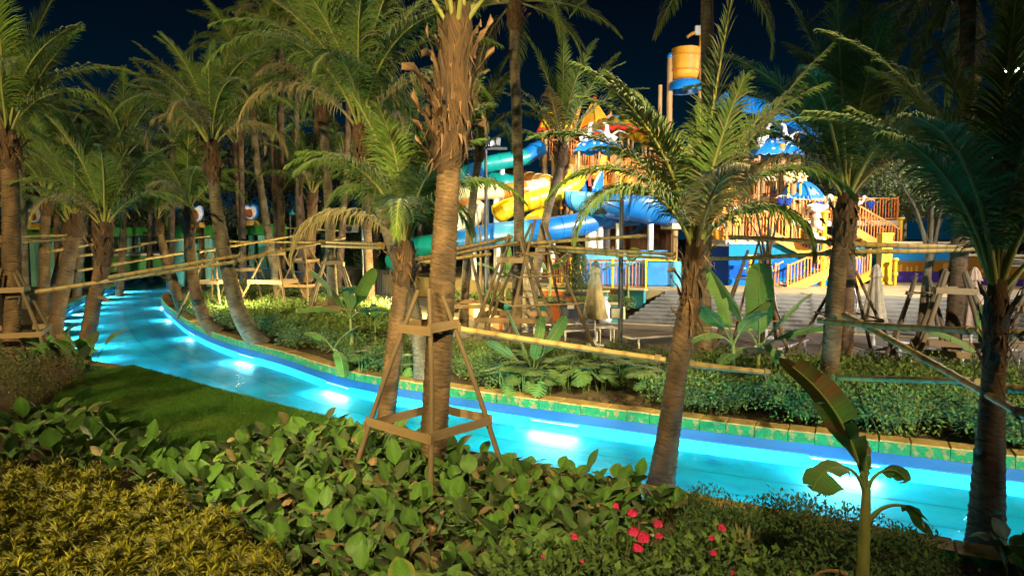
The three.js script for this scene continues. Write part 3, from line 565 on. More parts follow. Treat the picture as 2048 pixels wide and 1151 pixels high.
// ---------- tree supports, bamboo rails ----------
// posts leaning on a trunk, tied by boards; legs: [base x,z offset] measured from the trunk foot
function support(label, base, { h = 1.95, rb = .95, rt = .2, n = 4, rot = 45, boards = [.62, 1.85], ext = .2, r = .03, group, bt = .095, round = false, skip = [] }) {
  const t = thing('tree_support', label, 'tree support', base, group), legs = [];
  for (let k = 0; k < n; k++) {
    const a = (rot + 360 / n * k) * D2R, rb2 = rb * rr(.94, 1.06), b = V(Math.cos(a) * rb2, 0, -Math.sin(a) * rb2), e = V(Math.cos(a) * rt, h, -Math.sin(a) * rt), dir = e.clone().sub(b).normalize();
    e.addScaledVector(dir, ext * rr(.6, 1.3)); const mid = b.clone().lerp(e, .5).add(V(rr(-.03, .03), 0, rr(-.03, .03)));
    legs.push([b, e]); const g = new Geo().tube(curve([b, mid, e], 6), (q, aa) => r * lerp(1.12, .85, q) * (1 + .08 * Math.sin(aa * 3 + q * 20)), 8, true); mesh('leg', g, mats.pole, t);
  }
  const at = (k, y) => { const [b, e] = legs[k]; return b.clone().lerp(e, (y - b.y) / (e.y - b.y)); };
  for (const y0 of boards) for (let k = 0; k < n; k++) {
    if (skip.includes(k)) continue;
    const l = (k + 1) % n, y = y0 + rr(-.03, .03), A = at(k, y), B = at(l, y + rr(-.03, .03)), d = B.clone().sub(A).normalize(), out = A.clone().add(B).setY(0).normalize().multiplyScalar(r + .012 + (k % 2) * .004);
    A.add(out).addScaledVector(d, -.07); B.add(out).addScaledVector(d, .07);
    const g = new Geo(); round ? g.tube([A, B], .022, 7, true) : g.beam(A, B, .02, bt); mesh('board', g, mats.board, t);
  }
  return t;
}
function bamboo(label, a, b, r = .04, tone = 1) {
  const A = P(...a), B = P(...b), n = Math.max(4, Math.round(A.distanceTo(B) / .32)), pts = [], rad = [], L = A.distanceTo(B), o = A.clone();
  const sag = rr(-.02, .05), g = new Geo(), N = n * 5, col = [];
  const bend = (t) => A.clone().lerp(B, t).add(V(0, -sag * 4 * t * (1 - t) * L * .12, 0)).sub(o);
  g.used = true; g.col = [tone, tone, tone];
  const path = Array.from({ length: N + 1 }, (_, k) => bend(k / N));
  g.tube(path, (t) => { const s = t * n, f = Math.abs(s - Math.round(s)); return lerp(r, r * .78, t) * (f < .04 ? 1.17 : f < .12 ? .97 : 1); }, 9, true);
  const cc = g.c; for (let k = 0; k < g.p.length / 3; k++) { const t = clamp(((g.p[k * 3] * (B.x - A.x) + g.p[k * 3 + 1] * (B.y - A.y) + g.p[k * 3 + 2] * (B.z - A.z)) / (L * L))) * n, f = Math.abs(t - Math.round(t)), seg = .88 + .2 * Math.abs(Math.sin(Math.floor(t) * 12.9)); const q = (f < .045 ? .55 : 1) * seg * tone; cc[k * 3] = q; cc[k * 3 + 1] = q; cc[k * 3 + 2] = q * .95; }
  const pole = solo('bamboo_pole', g, mats.bamboo, label, 'bamboo pole', o), ax = B.clone().sub(A).normalize();
  for (const t of [.05, .95]) { const c = bend(t), rg = new Geo(); for (let k = -2; k <= 2; k++) { const q = c.clone().addScaledVector(ax, k * .014); rg.tube([q.clone().addScaledVector(ax, -.006), q.clone().addScaledVector(ax, .006)], r * rr(1.12, 1.22), 9, true); } rg.tube(curve([c.clone().add(V(0, -r, 0)), c.clone().add(V(.02, -r - .07, .01)), c.clone().add(V(rr(-.03, .03), -r - .16, .02))], 5), .006, 4); mesh('rope_tie', rg, mats.rope, pole); }
  return pole;
}
// ---------- plaza furniture ----------
const foldProf = (H) => [[.015, H], [.05, H - .03], [.085, H - .12], [.13, H - .32], [.155, H - .345], [.10, H - .36], [.135, H - .6], [.18, H - 1.0], [.24, H - 1.4], [.27, H - 1.55], [.20, H - 1.5], [.03, H - 1.3]];
function umbrella(label, base, H, s, sd, tint) {
  const t = thing('closed_umbrella', label, 'parasol', base);
  const g = new Geo().lathe(0, 0, 0, foldProf(H).map(([r, h]) => [r * s, h]), 40, (a, h, k) => k < 2 ? 1 : 1 + .16 * Math.sin(a * 8 + sd + h * .6) + .07 * Math.sin(a * 3 + sd * 2 + h * 1.5)); mesh('canopy', g, tint ?? mats.cloth, t);
  mesh('pole', new Geo().tube([V(0, .05, 0), V(0, H - .2, 0)], .022, 10), mats.white, t);
  mesh('tie', new Geo().tube(Array.from({ length: 13 }, (_, k) => V(Math.cos(k / 6 * Math.PI) * .2 * s, H - 1.02, Math.sin(k / 6 * Math.PI) * .2 * s)), .008, 5, false), mats.cream, t);
  mesh('base', new Geo().lathe(0, 0, 0, [[0, 0], [.24, 0], [.25, .02], [.24, .05], [.05, .07], [.04, .25], [0, .25]], 20), mats.white, t);
  return t;
}
function lounger(label, base, turn, back = 0) {
  const t = thing('sun_lounger', label, 'sun lounger', base, undefined); t.rotation.y = turn * D2R;
  const fr = new Geo(); fr.rbox(0, .28, .3, 1.95, .05, .04).rbox(0, .28, -.3, 1.95, .05, .04).rbox(.955, .28, 0, .04, .05, .56).rbox(-.955, .28, 0, .04, .05, .56); mesh('frame', fr, mats.white, t);
  for (const [x, z] of [[.8, .28], [.8, -.28], [-.75, .28], [-.75, -.28]]) mesh('leg', new Geo().rbox(x, .13, z, .045, .26, .04), mats.white, t);
  mesh('seat', new Geo().rbox(-.36, .31, 0, 1.18, .016, .56), mats.loungerSling, t);
  const bk = mesh('backrest', new Geo().rbox(.33, 0, 0, .66, .02, .56), mats.loungerSling, t); bk.position.set(.27, .315, 0); bk.rotation.z = back * D2R;
  return t;
}
M('loungerSling', [.24, .17, .13], .8, { rx: 4 });
function sideTable(label, base, turn) {
  const t = thing('side_table', label, 'table', base); t.rotation.y = turn * D2R;
  mesh('top', new Geo().rbox(0, .43, 0, .5, .035, .4), mats.white, t);
  for (const [x, z] of [[.2, .15], [.2, -.15], [-.2, .15], [-.2, -.15]]) mesh('leg', new Geo().rbox(x, .21, z, .03, .41, .03), mats.white, t);
  return t;
}
// ---------- railings ----------
function railing(parent, a, b, h, mat, { step = .12, post = mat, mid = 0, name = 'railing', r = .018, base = .08 } = {}) { // a, b: foot points in the parent's own space
  const L = a.distanceTo(b), n = Math.max(2, Math.round(L / step)), up = V(0, h, 0), lo = V(0, base, 0), g = new Geo();
  for (let k = 1; k < n; k++) { const q = a.clone().lerp(b, k / n); g.beam(q.clone().add(lo), q.clone().add(up), r, r, V(1, 0, 0)); }
  const bars = mesh('bars', g, mat, parent); stuff(bars);
  mesh('handrail', new Geo().beam(a.clone().add(up), b.clone().add(up), .06, .06), mat, parent);
  mesh('bottom_rail', new Geo().beam(a.clone().add(lo), b.clone().add(lo), .045, .045), mat, parent);
  for (const q of [a, b]) mesh('post', new Geo().box(q.x, q.y + h / 2 + .03, q.z, .075, h + .1, .075), post, parent);
}
// ---------- water playground ----------
// group at the mean foot of a thing, children in world coordinates shifted into it
function at0(name, label, cat, u, v, d, Y, group) { const p = P(u, v, d); p.y = Y; const t = thing(name, label, cat, p, group); t.L = (uu, vv, dd) => P(uu, vv, dd).sub(p); return t; }
function panel(t, name, mat, u1, v1, u2, v2, d, th, label) { // upright board, its front face covering that span at that distance
  const a = t.L(u1, v2, d), b = t.L(u2, v1, d), g = new Geo().rbox((a.x + b.x) / 2, (a.y + b.y) / 2, (a.z + b.z) / 2 - th / 2, b.x - a.x, b.y - a.y, th, .015); return mesh(name, g, mat, t, label);
}
function post(t, name, mat, u, v1, v2, d, r, sides = 10) { const a = t.L(u, v2, d), b = t.L(u, v1, d); b.x = a.x; return mesh(name, new Geo().tube([a, b], r, sides), mat, t); }
// mural wall
const T_mural = (() => {
  const c = document.createElement('canvas'); c.width = 512; c.height = 192; const x = c.getContext('2d');
  x.fillStyle = '#076bd0'; x.fillRect(0, 0, 512, 192);
  x.fillStyle = '#1c93cc'; x.fillRect(0, 0, 512, 62); x.fillStyle = '#0659bd'; x.beginPath(); x.moveTo(0, 96); for (let k = 0; k <= 16; k++) x.lineTo(k * 32, 92 + 10 * Math.sin(k * 1.7)); x.lineTo(512, 150); x.lineTo(0, 160); x.fill();
  x.fillStyle = '#127cd2'; x.fillRect(0, 158, 512, 34);
  srand(3); x.strokeStyle = '#0d7a66'; x.lineWidth = 1.6; for (let k = 0; k < 90; k++) { const a = 120 + rnd() * 190 + (k % 3) * 40, h = 14 + rnd() * 34; x.beginPath(); x.moveTo(a, 66); x.quadraticCurveTo(a + 2, 66 - h * .6, a + rr(-7, 7), 66 - h); x.stroke(); }
  for (let k = 0; k < 12; k++) { const a = rnd() * 500, b = 72 + rnd() * 100; x.fillStyle = '#1ca05c'; x.beginPath(); x.ellipse(a, b, 10 + rnd() * 9, 3.6, 0, .3, 6); x.fill(); if (k % 3 === 0) { x.fillStyle = '#e8dbe0'; x.beginPath(); x.ellipse(a + 4, b - 3, 4, 2.6, 0, 0, 6.3); x.fill(); } }
  const t = new THREE.CanvasTexture(c); t.colorSpace = THREE.SRGBColorSpace; return t;
})();
function muralWall(label, u1, v1, u2, v2, d, d2 = d, T = T_mural, cap = mats.cream) {
  const A = P(u1, v2, d), B = P(u2, v2, d2); A.y = B.y = TOP; const h = P(u1, v1, d).y - TOP, t = thing('mural_wall', label, 'wall', A), b = B.clone().sub(A), n = V(b.z, 0, -b.x).normalize(); if (n.z > 0) n.negate();
  const g = new Geo(), q = (x, y, z) => b.clone().multiplyScalar(x).addScaledVector(n, z).setY(y);
  g.face(q(0, 0, 0), q(1, 0, 0), q(1, h, 0), q(0, h, 0)); const L = b.length(); for (let k = 0; k < g.uv.length; k += 2) { g.uv[k] /= L; g.uv[k + 1] /= h; }
  mesh('painted_face', g, new THREE.MeshPhysicalMaterial({ map: T, color: new THREE.Color(.6, .6, .6), roughness: .9, specularIntensity: .4, side: THREE.DoubleSide }), t);
  const w = new Geo().hex([q(0, 0, .004), q(1, 0, .004), q(1, 0, .25), q(0, 0, .25), q(0, h, .004), q(1, h, .004), q(1, h, .25), q(0, h, .25)]); mesh('wall_body', w, mats.blue, t);
  mesh('coping', new Geo().hex([q(0, h + .003, -.03), q(1, h + .003, -.03), q(1, h + .003, .3), q(0, h + .003, .3), q(0, h + .09, -.03), q(1, h + .09, -.03), q(1, h + .09, .3), q(0, h + .09, .3)]), cap, t);
  return t;
}
muralWall('bright blue wall painted with water lilies and reeds, below the orange stair', 1457, 488, 1692, 571, 28.2);
muralWall('blue painted wall piece between the two yellow columns', 1664, 490, 1765, 568, 29.4);
{
  const mk = (f) => { const c = document.createElement('canvas'); c.width = 512; c.height = 128; f(c.getContext('2d')); const t = new THREE.CanvasTexture(c); t.colorSpace = THREE.SRGBColorSpace; return t; };
  const T2 = mk((x) => { x.fillStyle = '#1d82c4'; x.fillRect(0, 0, 512, 128); x.fillStyle = '#8f5f18'; x.fillRect(0, 56, 512, 40); x.fillStyle = '#b98a3a'; srand(8); for (let k = 0; k < 16; k++) { x.fillRect(rnd() * 512, 60 + rnd() * 20, 14, 22); } x.fillStyle = '#3d2a78'; x.fillRect(0, 92, 512, 36); x.fillStyle = '#574199'; for (let k = 0; k < 12; k++) { x.beginPath(); x.ellipse(rnd() * 512, 112, 30, 9, 0, 0, 6.3); x.fill(); } });
  const T3 = mk((x) => { x.fillStyle = '#8a6014'; x.fillRect(0, 0, 512, 128); srand(9); for (let k = 0; k < 30; k++) { x.fillStyle = k % 2 ? '#6f4c10' : '#a0741f'; x.fillRect(rnd() * 512, rnd() * 90, 50, 14); } x.fillStyle = '#3d2a78'; x.fillRect(0, 96, 512, 32); x.fillStyle = '#f0eee6'; x.beginPath(); x.moveTo(60, 30); x.quadraticCurveTo(200, -16, 330, 34); x.quadraticCurveTo(200, 52, 60, 30); x.fill(); x.fillStyle = '#25301c'; for (let k = 0; k < 3; k++) { x.beginPath(); x.moveTo(110, 24 + k * 6); x.quadraticCurveTo(200, 4 + k * 9, 300, 28 + k * 5); x.quadraticCurveTo(200, 12 + k * 10, 110, 27 + k * 6); x.fill(); } x.fillStyle = '#d79a22'; x.beginPath(); x.arc(70, 62, 12, 0, 7); x.fill(); });
  muralWall('painted wall with blue top, sandy rocks and purple ground, right of the yellow column', 1775, 487, 1935, 573, 30, 30, T2);
  muralWall('brown painted rock wall with a striped white shell, far right', 1935, 512, 2180, 575, 28.6, 26.5, T3);
}
muralWall('dark blue corner wall at the left end of the lily mural', 1420, 492, 1456, 571, 28.9, 28.25, (() => { const c = document.createElement('canvas'); c.width = c.height = 16; const x = c.getContext('2d'); x.fillStyle = '#123a86'; x.fillRect(0, 0, 16, 16); const t = new THREE.CanvasTexture(c); t.colorSpace = THREE.SRGBColorSpace; return t; })());
// platform with railing on posts
function platform(label, u1, u2, vTop, vFloor, d, depth, mat = mats.orangeRail, floorMat = mats.cream, step = .14) {
  const t = at0('play_platform', label, 'platform', (u1 + u2) / 2, vFloor, d, TOP), a = t.L(u1, vFloor, d), b = t.L(u2, vFloor, d), h = t.L(u1, vTop, d).y - a.y;
  mesh('floor', new Geo().rbox((a.x + b.x) / 2, a.y - .13, a.z - depth / 2, b.x - a.x, .26, depth, .02), floorMat, t);
  railing(t, a.clone().add(V(.05, 0, -.05)), b.clone().add(V(-.05, 0, -.05)), h, mat, { step, r: .035 });
  railing(t, a.clone().add(V(.05, 0, -depth + .05)), b.clone().add(V(-.05, 0, -depth + .05)), h, mat, { step, r: .035 });
  for (const [x, z] of [[a.x + .2, a.z - .3], [b.x - .2, b.z - .3], [a.x + .2, a.z - depth + .3], [b.x - .2, b.z - depth + .3]]) if (a.y > .6) mesh('post', new Geo().tube([V(x, 0, z), V(x, a.y - .26, z)], .13, 10), mats.postBrown, t);
  return t;
}
// stair flight with railings, from the low end to the high end
function stairs(label, lo, hi, w, hr = 1.0, n = 10) {
  const A = P(...lo), B = P(...hi), t = thing('stair_flight', label, 'stairs', V(A.x, TOP, A.z)), a = A.clone().sub(t.position), b = B.clone().sub(t.position), e = b.clone().sub(a);
  const side = V(-e.z, 0, e.x).normalize().multiplyScalar(w / 2); if (side.z > 0) side.negate();
  const ang = Math.atan2(-e.z, e.x), run = Math.hypot(e.x, e.z);
  for (let k = 0; k < n; k++) { const q = a.clone().lerp(b, (k + .5) / n).add(side); mesh('tread', new Geo().rbox(q.x, q.y - .03, q.z, run / n * 1.25, .07, w, .008, ang), mats.cream, t); }
  for (const s of [0, 2]) { const o = side.clone().multiplyScalar(s); mesh('stringer', new Geo().beam(a.clone().add(o).add(V(0, -.12, 0)), b.clone().add(o).add(V(0, -.12, 0)), .08, .3), mats.ochre, t); railing(t, a.clone().add(o), b.clone().add(o), hr, mats.orangeRail, { step: .15, r: .035 }); }
  return t;
}
platform('orange railed platform on top of the lily mural wall, left end', 1452, 1562, 428, 480, 28.9, 3);
platform('orange railed platform behind the seagull figure', 1586, 1690, 398, 441, 32, 4);
platform('orange railed platform right of the seagull figure', 1700, 1798, 396, 440, 32.5, 4);
platform('upper orange railed deck behind the left bird canopy, lower level', 1205, 1330, 342, 392, 36, 5);
platform('upper orange railed deck behind the left bird canopy, higher level', 1235, 1345, 312, 347, 39, 4);
platform('orange railed deck in the middle of the tower, seen through the palm fronds', 1330, 1500, 360, 412, 35, 5);
platform('higher orange railed deck under the right bird canopy', 1440, 1600, 318, 352, 37, 5);
platform('start platform of the tube slides with orange railing and cream floor', 1083, 1137, 279, 311, 37, 3);
stairs('orange railed stair in front of the lily mural, coming down to the right', [1668, 527, 28.0], [1545, 466, 28.0], 1.3, 1.0, 12);
stairs('orange railed stair right of the dark palm, coming down to the yellow column', [1800, 508, 31], [1702, 452, 31], 1.3, 1.1, 10);
stairs('short orange railed ramp stair at the foot of the lily mural', [1575, 577, 27.2], [1662, 538, 27.4], 1.0, .9, 9);
stairs('short orange railed ramp stair at the foot of the blue wall piece', [1680, 577, 27.4], [1740, 545, 28], 1.0, .9, 7);
stairs('long orange stair from the slide start platform down behind the left bird canopy', [1226, 372, 36.5], [1128, 309, 36.5], 1.4, 1.1, 16);
stairs('orange stair rising through the middle of the tower', [1400, 420, 33.5], [1500, 330, 35], 1.4, 1.0, 16);
stairs('orange stair high in the tower under the orange cone roof', [1165, 310, 39], [1222, 262, 40], 1.2, 1.0, 12);
platform('orange railed bay of the tower behind the upright palm frond, upper', 1330, 1425, 296, 330, 36.5, 4);
platform('orange railed bay of the tower behind the shaggy young palm, lower', 1345, 1452, 398, 446, 31, 4);
platform('orange railed balcony right of the slide start platform', 1140, 1204, 300, 334, 37.5, 3);
platform('orange railed bay right of the forked young tree', 1540, 1600, 356, 392, 34, 4);
stairs('orange stair descending behind the shaggy palm crown to the right', [1445, 470, 30], [1350, 402, 31], 1.4, 1.0, 14);
stairs('orange stair between the middle decks, rising to the left', [1320, 392, 34.6], [1240, 346, 35.4], 1.3, 1.0, 12);
for (const [u1, u2, v1, v2, d, m, l] of [[1290, 1345, 318, 372, 40.5, 'ochre', 'ochre panel wall deep in the tower, left part'], [1355, 1430, 338, 400, 40, 'cream', 'cream panel wall deep in the tower, middle part'], [1440, 1520, 350, 420, 39.5, 'ochre', 'ochre panel wall deep in the tower, right part'], [1524, 1580, 392, 430, 35.5, 'cream', 'cream panel wall behind the lily mural platform'], [1600, 1690, 392, 402, 35, 'yellow', 'long yellow fascia board above the seagull figure'], [1206, 1262, 300, 342, 41, 'orange', 'orange panel wall behind the left bird canopy']]) { const t = at0('panel_wall', l, 'wall', (u1 + u2) / 2, v2, d, TOP), n = Math.max(2, Math.round((u2 - u1) / 14)); for (let k = 0; k < n; k++) panel(t, 'panel', mats[m], lerp(u1, u2, k / n) + .4, v1, lerp(u1, u2, (k + 1) / n) - .4, v2, d, .12); for (const u of [u1 + 4, u2 - 4]) post(t, 'post', mats.postBrown, u, v1 - 6, v2 + 40, d - .1, .12); }
// big yellow columns
for (const [u1, u2, v1, v2, d, lab] of [[1762, 1783, 470, 573, 28.6, 'broad square yellow column right of the closed umbrella'], [1640, 1650, 425, 571, 27.6, 'round yellow column carrying the seagull figure'], [1795, 1803, 438, 520, 31.5, 'slim yellow column behind the blue wall'], [1786, 1793, 520, 573, 28.2, 'short slim yellow post beside the broad yellow column']]) {
  const t = at0('yellow_column', lab, 'column', (u1 + u2) / 2, v2, d, TOP); const w = (u2 - u1) * px(d), a = t.L((u1 + u2) / 2, v2, d), b = t.L((u1 + u2) / 2, v1, d);
  if (w > .3) { mesh('shaft', new Geo().rbox(0, b.y / 2, -w / 2, w, b.y, w, .03), mats.yellow, t); mesh('cap', new Geo().rbox(0, b.y + .05, -w / 2, w * 1.15, .1, w * 1.15, .02), mats.yellow, t); mesh('foot', new Geo().rbox(0, .06, -w / 2, w * 1.2, .12, w * 1.2, .02), mats.yellow, t); }
  else { mesh('shaft', new Geo().tube([V(0, 0, 0), V(0, b.y, 0)], w / 2, 14), mats.yellow, t); mesh('collar', new Geo().lathe(0, b.y * .35, 0, [[w / 2, 0], [w * .8, .05], [w * .8, .16], [w / 2, .21]], 14), mats.yellow, t); mesh('cap', new Geo().lathe(0, b.y, 0, [[w / 2, -.05], [w * .9, 0], [w * .9, .06], [0, .1]], 14), mats.yellow, t); }
}
{ const t = at0('water_spout', 'yellow T-shaped spout in front of the lily mural', 'water spout', 1500, 570, 27.4, TOP); const top = t.L(1500, 513, 27.4).y; mesh('pipe', new Geo().tube([V(0, 0, 0), V(0, top, 0)], .075, 12), mats.yellow, t); mesh('cross_arm', new Geo().tube([V(-.22, top, 0), V(.22, top, 0)], .07, 10), mats.yellow, t); mesh('valve', new Geo().lathe(0, top * .45, 0, [[.07, 0], [.17, .03], [.17, .12], [.07, .16]], 12), mats.yellow, t); }
// seagull figure
function gull(name, label, pos, s, turn) {
  const t = thing(name, label, 'bird figure', pos); t.rotation.y = turn * D2R; t.scale.set(s, s, s);
  const b = new Geo(); b.tube(curve([V(-.55, .34, 0), V(-.3, .24, 0), V(0, .2, 0), V(.25, .3, 0), V(.36, .5, 0), V(.38, .62, 0)], 14), (q) => [.02, .1, .17, .215, .235, .23, .2, .16, .12, .1, .09, .085, .085, .09, .09][Math.round(q * 14)], 14); mesh('body', b, mats.white, t);
  mesh('head', new Geo().ball(.4, .68, 0, .145, .135, .13), mats.white, t);
  mesh('beak', new Geo().lathe(0, 0, 0, [[0, .17], [.03, .08], [.045, 0], [0, 0]], 8), mats.yellow, t).rotation.set(0, 0, -1.6); t.children[2].position.set(.53, .67, 0);
  for (const z of [-1, 1]) { mesh('wing', new Geo().ball(-.12, .29, z * .17, .36, .1, .06), mats.white, t); mesh('eye', new Geo().ball(.47, .71, z * .09, .02, .03, .02, 8), mats.black, t); }
  return t;
}
gull('seagull_figure', 'big white seagull figure standing on the round yellow column', P(1640, 427, 27.6), .95, 0);
gull('seagull_figure', 'smaller white seagull figure beyond the dark palm, on the right platform', P(1718, 412, 31.5), .6, 0);
{ // small child figure clinging to the seagull column: one continuous body
  const org = P(1626, 483, 27.5), t = thing('child_figure', 'painted figure of a seated child holding the yellow seagull column', 'figure', org);
  const J = { hip: [0, .1, 0], belly: [-.02, .3, 0], chest: [0, .58, 0], neck: [.05, .76, 0], head: [.06, .98, 0], sl: [.02, .66, .16], sr: [.02, .66, -.16], el: [.2, .5, .22], er: [.2, .5, -.2], hl: [.36, .56, .12], hr: [.36, .56, -.1], kl: [.3, .1, .16], kr: [.3, .1, -.14], fl: [.42, .02, .12], fr: [.42, .02, -.1] };
  const B = [['hip', 'belly', .17, .18], ['belly', 'chest', .18, .15], ['chest', 'neck', .14, .08], ['neck', 'head', .08, .2], ['head', 'head', .2, .2], ['sl', 'el', .065, .055], ['sr', 'er', .065, .055], ['el', 'hl', .055, .045], ['er', 'hr', .055, .045], ['hip', 'kl', .12, .09], ['hip', 'kr', .12, .09], ['kl', 'fl', .085, .06], ['kr', 'fr', .085, .06], ['chest', 'sl', .12, .08], ['chest', 'sr', .12, .08]];
  const R = 44, mc = new MarchingCubes(R, new THREE.MeshStandardMaterial(), false, false, 60000); mc.isolation = 0; const S = .85, c0 = V(.06, .55, 0);
  for (let z = 0; z < R; z++) for (let y = 0; y < R; y++) for (let x = 0; x < R; x++) {
    const p = V((x / R * 2 - 1) * S + c0.x, (y / R * 2 - 1) * S + c0.y, (z / R * 2 - 1) * S + c0.z); let f = 0;
    for (const [a, b, ra, rb] of B) { const A = V(...J[a]), E = V(...J[b]), d = E.clone().sub(A), l = d.lengthSq(), q = l ? clamp(p.clone().sub(A).dot(d) / l) : 0; f += Math.exp(-28 * (p.distanceTo(A.addScaledVector(d, q)) - lerp(ra, rb, q))); }
    mc.field[z * R * R + y * R + x] = Math.log(f + 1e-30) / 28;
  }
  mc.update(); const n = mc.count, g = new THREE.BufferGeometry(), pos = new Float32Array(n * 3), nor = new Float32Array(n * 3), uv = new Float32Array(n * 2); for (let k = 0; k < n * 3; k++) { pos[k] = mc.positionArray[k] * S + c0.toArray()[k % 3]; nor[k] = mc.normalArray[k]; }
  g.setAttribute('position', new THREE.BufferAttribute(pos, 3)); g.setAttribute('normal', new THREE.BufferAttribute(nor, 3)); g.setAttribute('uv', new THREE.BufferAttribute(uv, 2)); mesh('body', g, mats.skin, t);
  mesh('shorts', new Geo().ball(.06, .1, 0, .22, .13, .22), mats.red, t); mesh('shirt', new Geo().lathe(0, .28, 0, [[.19, -.06], [.2, .1], [.17, .3], [.1, .42]], 14), mats.greenPaint, t); mesh('hair', new Geo().ball(.03, 1.04, 0, .2, .17, .2), mats.brownPaint, t);
  for (const z of [-.07, .07]) mesh('eye', new Geo().ball(.245, 1.0, z, .02, .028, .02, 8), mats.black, t); mesh('ear', new Geo().ball(.05, .97, .2, .04, .06, .02, 8), mats.skin, t); mesh('nose', new Geo().ball(.27, .95, 0, .03, .03, .03, 8), mats.skin, t);
}
// bird canopies: a wavy blue roof with white birds and posts
function canopy(label, u1, u2, v1, v2, d, vFoot) {
  const t = at0('bird_canopy', label, 'canopy', (u1 + u2) / 2, vFoot, d, TOP), a = t.L(u1, v2, d), b = t.L(u2, v2, d), w = b.x - a.x, h = t.L(u1, v1, d).y - a.y, N = 16, g = new Geo(), rows = [];
  for (let j = 0; j <= N; j++) { const row = []; for (let i = 0; i <= N; i++) { const x = i / N * 2 - 1, z = j / N * 2 - 1, q = Math.max(Math.abs(x), Math.abs(z)); const y = h * (1 - Math.pow(q, 2.2)) + .06 * Math.sin(i * 1.9) * Math.cos(j * 1.6) - .05 * Math.sin(i * 3) * (q > .9 ? 1 : 0); row.push(g.v(x * w / 2, a.y + y, z * w * .36, x, z)); } rows.push(row); }
  const lo = rows.map((r) => r.map((id) => g.v(g.p[id * 3], g.p[id * 3 + 1] - .1, g.p[id * 3 + 2])));
  for (let j = 0; j < N; j++) for (let i = 0; i < N; i++) { g.quad(rows[j][i], rows[j + 1][i], rows[j + 1][i + 1], rows[j][i + 1]); g.quad(lo[j][i], lo[j][i + 1], lo[j + 1][i + 1], lo[j + 1][i]); }
  for (let i = 0; i < N; i++) { g.quad(rows[N][i], lo[N][i], lo[N][i + 1], rows[N][i + 1]); g.quad(rows[0][i + 1], lo[0][i + 1], lo[0][i], rows[0][i]); g.quad(rows[i][0], lo[i][0], lo[i + 1][0], rows[i + 1][0]); g.quad(rows[i + 1][N], lo[i + 1][N], lo[i][N], rows[i][N]); }
  mesh('roof', g, mats.blue, t);
  srand(u1); const f = new Geo(); for (let k = 0; k < 26; k++) { const x = rr(-.85, .85), z = rr(-.2, .9), q = Math.max(Math.abs(x), Math.abs(z)); f.ball(x * w / 2, a.y + h * (1 - Math.pow(q, 2.2)) + .05, z * w * .36, rr(.05, .12), .05, rr(.05, .1), 6); } stuff(mesh('splash_foam', f, mats.white, t));
  for (const [x, z] of [[-.42, .3], [.42, .3], [-.42, -.3], [.42, -.3], [0, .3]]) mesh('post', new Geo().tube([V(x * w, 0, z * w), V(x * w, a.y + h * .25, z * w)], .065, 9), mats.postBrown, t);
  const bs = mats.white; for (const [x, s] of [[-.24, 1], [.22, -1]]) { // rising birds with spread wings
    const o = V(x * w, a.y + h * .95, .12 * w), q = (dx, dy, dz) => o.clone().add(V(dx * s, dy, dz));
    mesh('bird', new Geo().tube(curve([q(-.35, -.05, 0), q(-.1, .05, 0), q(.1, .2, 0), q(.12, .55, 0), q(.2, .72, 0), q(.32, .68, 0)], 14), (k) => lerp(.16, .03, Math.abs(k - .25) * 1.2), 9), bs, t);
    mesh('wing', new Geo().tube(curve([q(-.1, .1, .05), q(-.4, .3, .3), q(-.85, .1, .5)], 8), (k) => lerp(.12, .02, k), 6, true, { squash: .4 }), bs, t); mesh('wing', new Geo().tube(curve([q(.05, .15, -.05), q(.45, .42, -.3), q(.95, .25, -.5)], 8), (k) => lerp(.13, .02, k), 6, true, { squash: .4 }), mats.skyBlue, t);
  }
  return t;
}
canopy('wavy blue canopy with two white rising birds, left of the tower', 1147, 1243, 276, 302, 34, 420);
canopy('wavy blue canopy with white birds seen between the palm fronds, right side of the tower', 1498, 1592, 278, 310, 34, 430);
// tower roofs
function coneRoof(label, u1, u2, v1, v2, d, mat, ridge = .25, eave = mat) { // a faceted roof of separate panels with a scalloped edge
  const t = at0('tower_roof', label, 'roof', (u1 + u2) / 2, v2, d, TOP), a = t.L(u1, v2, d), b = t.L(u2, v2, d), w = (b.x - a.x) / 2, h = t.L(u1, v1, d).y - a.y, y = a.y, n = 6;
  const prof = [[1.06, -.12], [1, 0], [lerp(1, ridge, .42), h * .5], [ridge, h * .93], [ridge * .3, h]], at = (k, [r, hh]) => V(Math.cos((k + .5) / n * 2 * Math.PI) * r * w, y + hh, Math.sin((k + .5) / n * 2 * Math.PI) * r * w);
  for (let k = 0; k < n; k++) { const g = new Geo(); for (let p = 0; p < prof.length - 1; p++) { const q = [at(k, prof[p]), at(k + 1, prof[p]), at(k + 1, prof[p + 1]), at(k, prof[p + 1])]; g.face(...q); const o = q.map((e) => e.clone().add(V(0, -.07, 0))); g.face(o[1], o[0], o[3], o[2]); } mesh('roof_panel', g, mat, t); const hip = prof.map((p) => at(k, p)); mesh('hip_rib', new Geo().tube(hip, .05, 6, false), eave, t);
    const sc = new Geo(), A = at(k, prof[0]), B = at(k + 1, prof[0]); for (let j = 0; j < 6; j++) { const q = A.clone().lerp(B, (j + .5) / 6); sc.ball(q.x, q.y - .02, q.z, w * .085, .1, w * .06, 8); } mesh('scalloped_edge', sc, eave, t); }
  for (const k of [.25, .75, 1.25, 1.75]) mesh('post', new Geo().tube([V(Math.cos(k * Math.PI) * w * .8, 0, -Math.sin(k * Math.PI) * w * .8), V(Math.cos(k * Math.PI) * w * .8, y + .1, -Math.sin(k * Math.PI) * w * .8)], .1, 8), mats.postBrown, t);
  mesh('finial', new Geo().ball(0, y + h, 0, .16, .22, .16, 8), mats.red, t); return t;
}
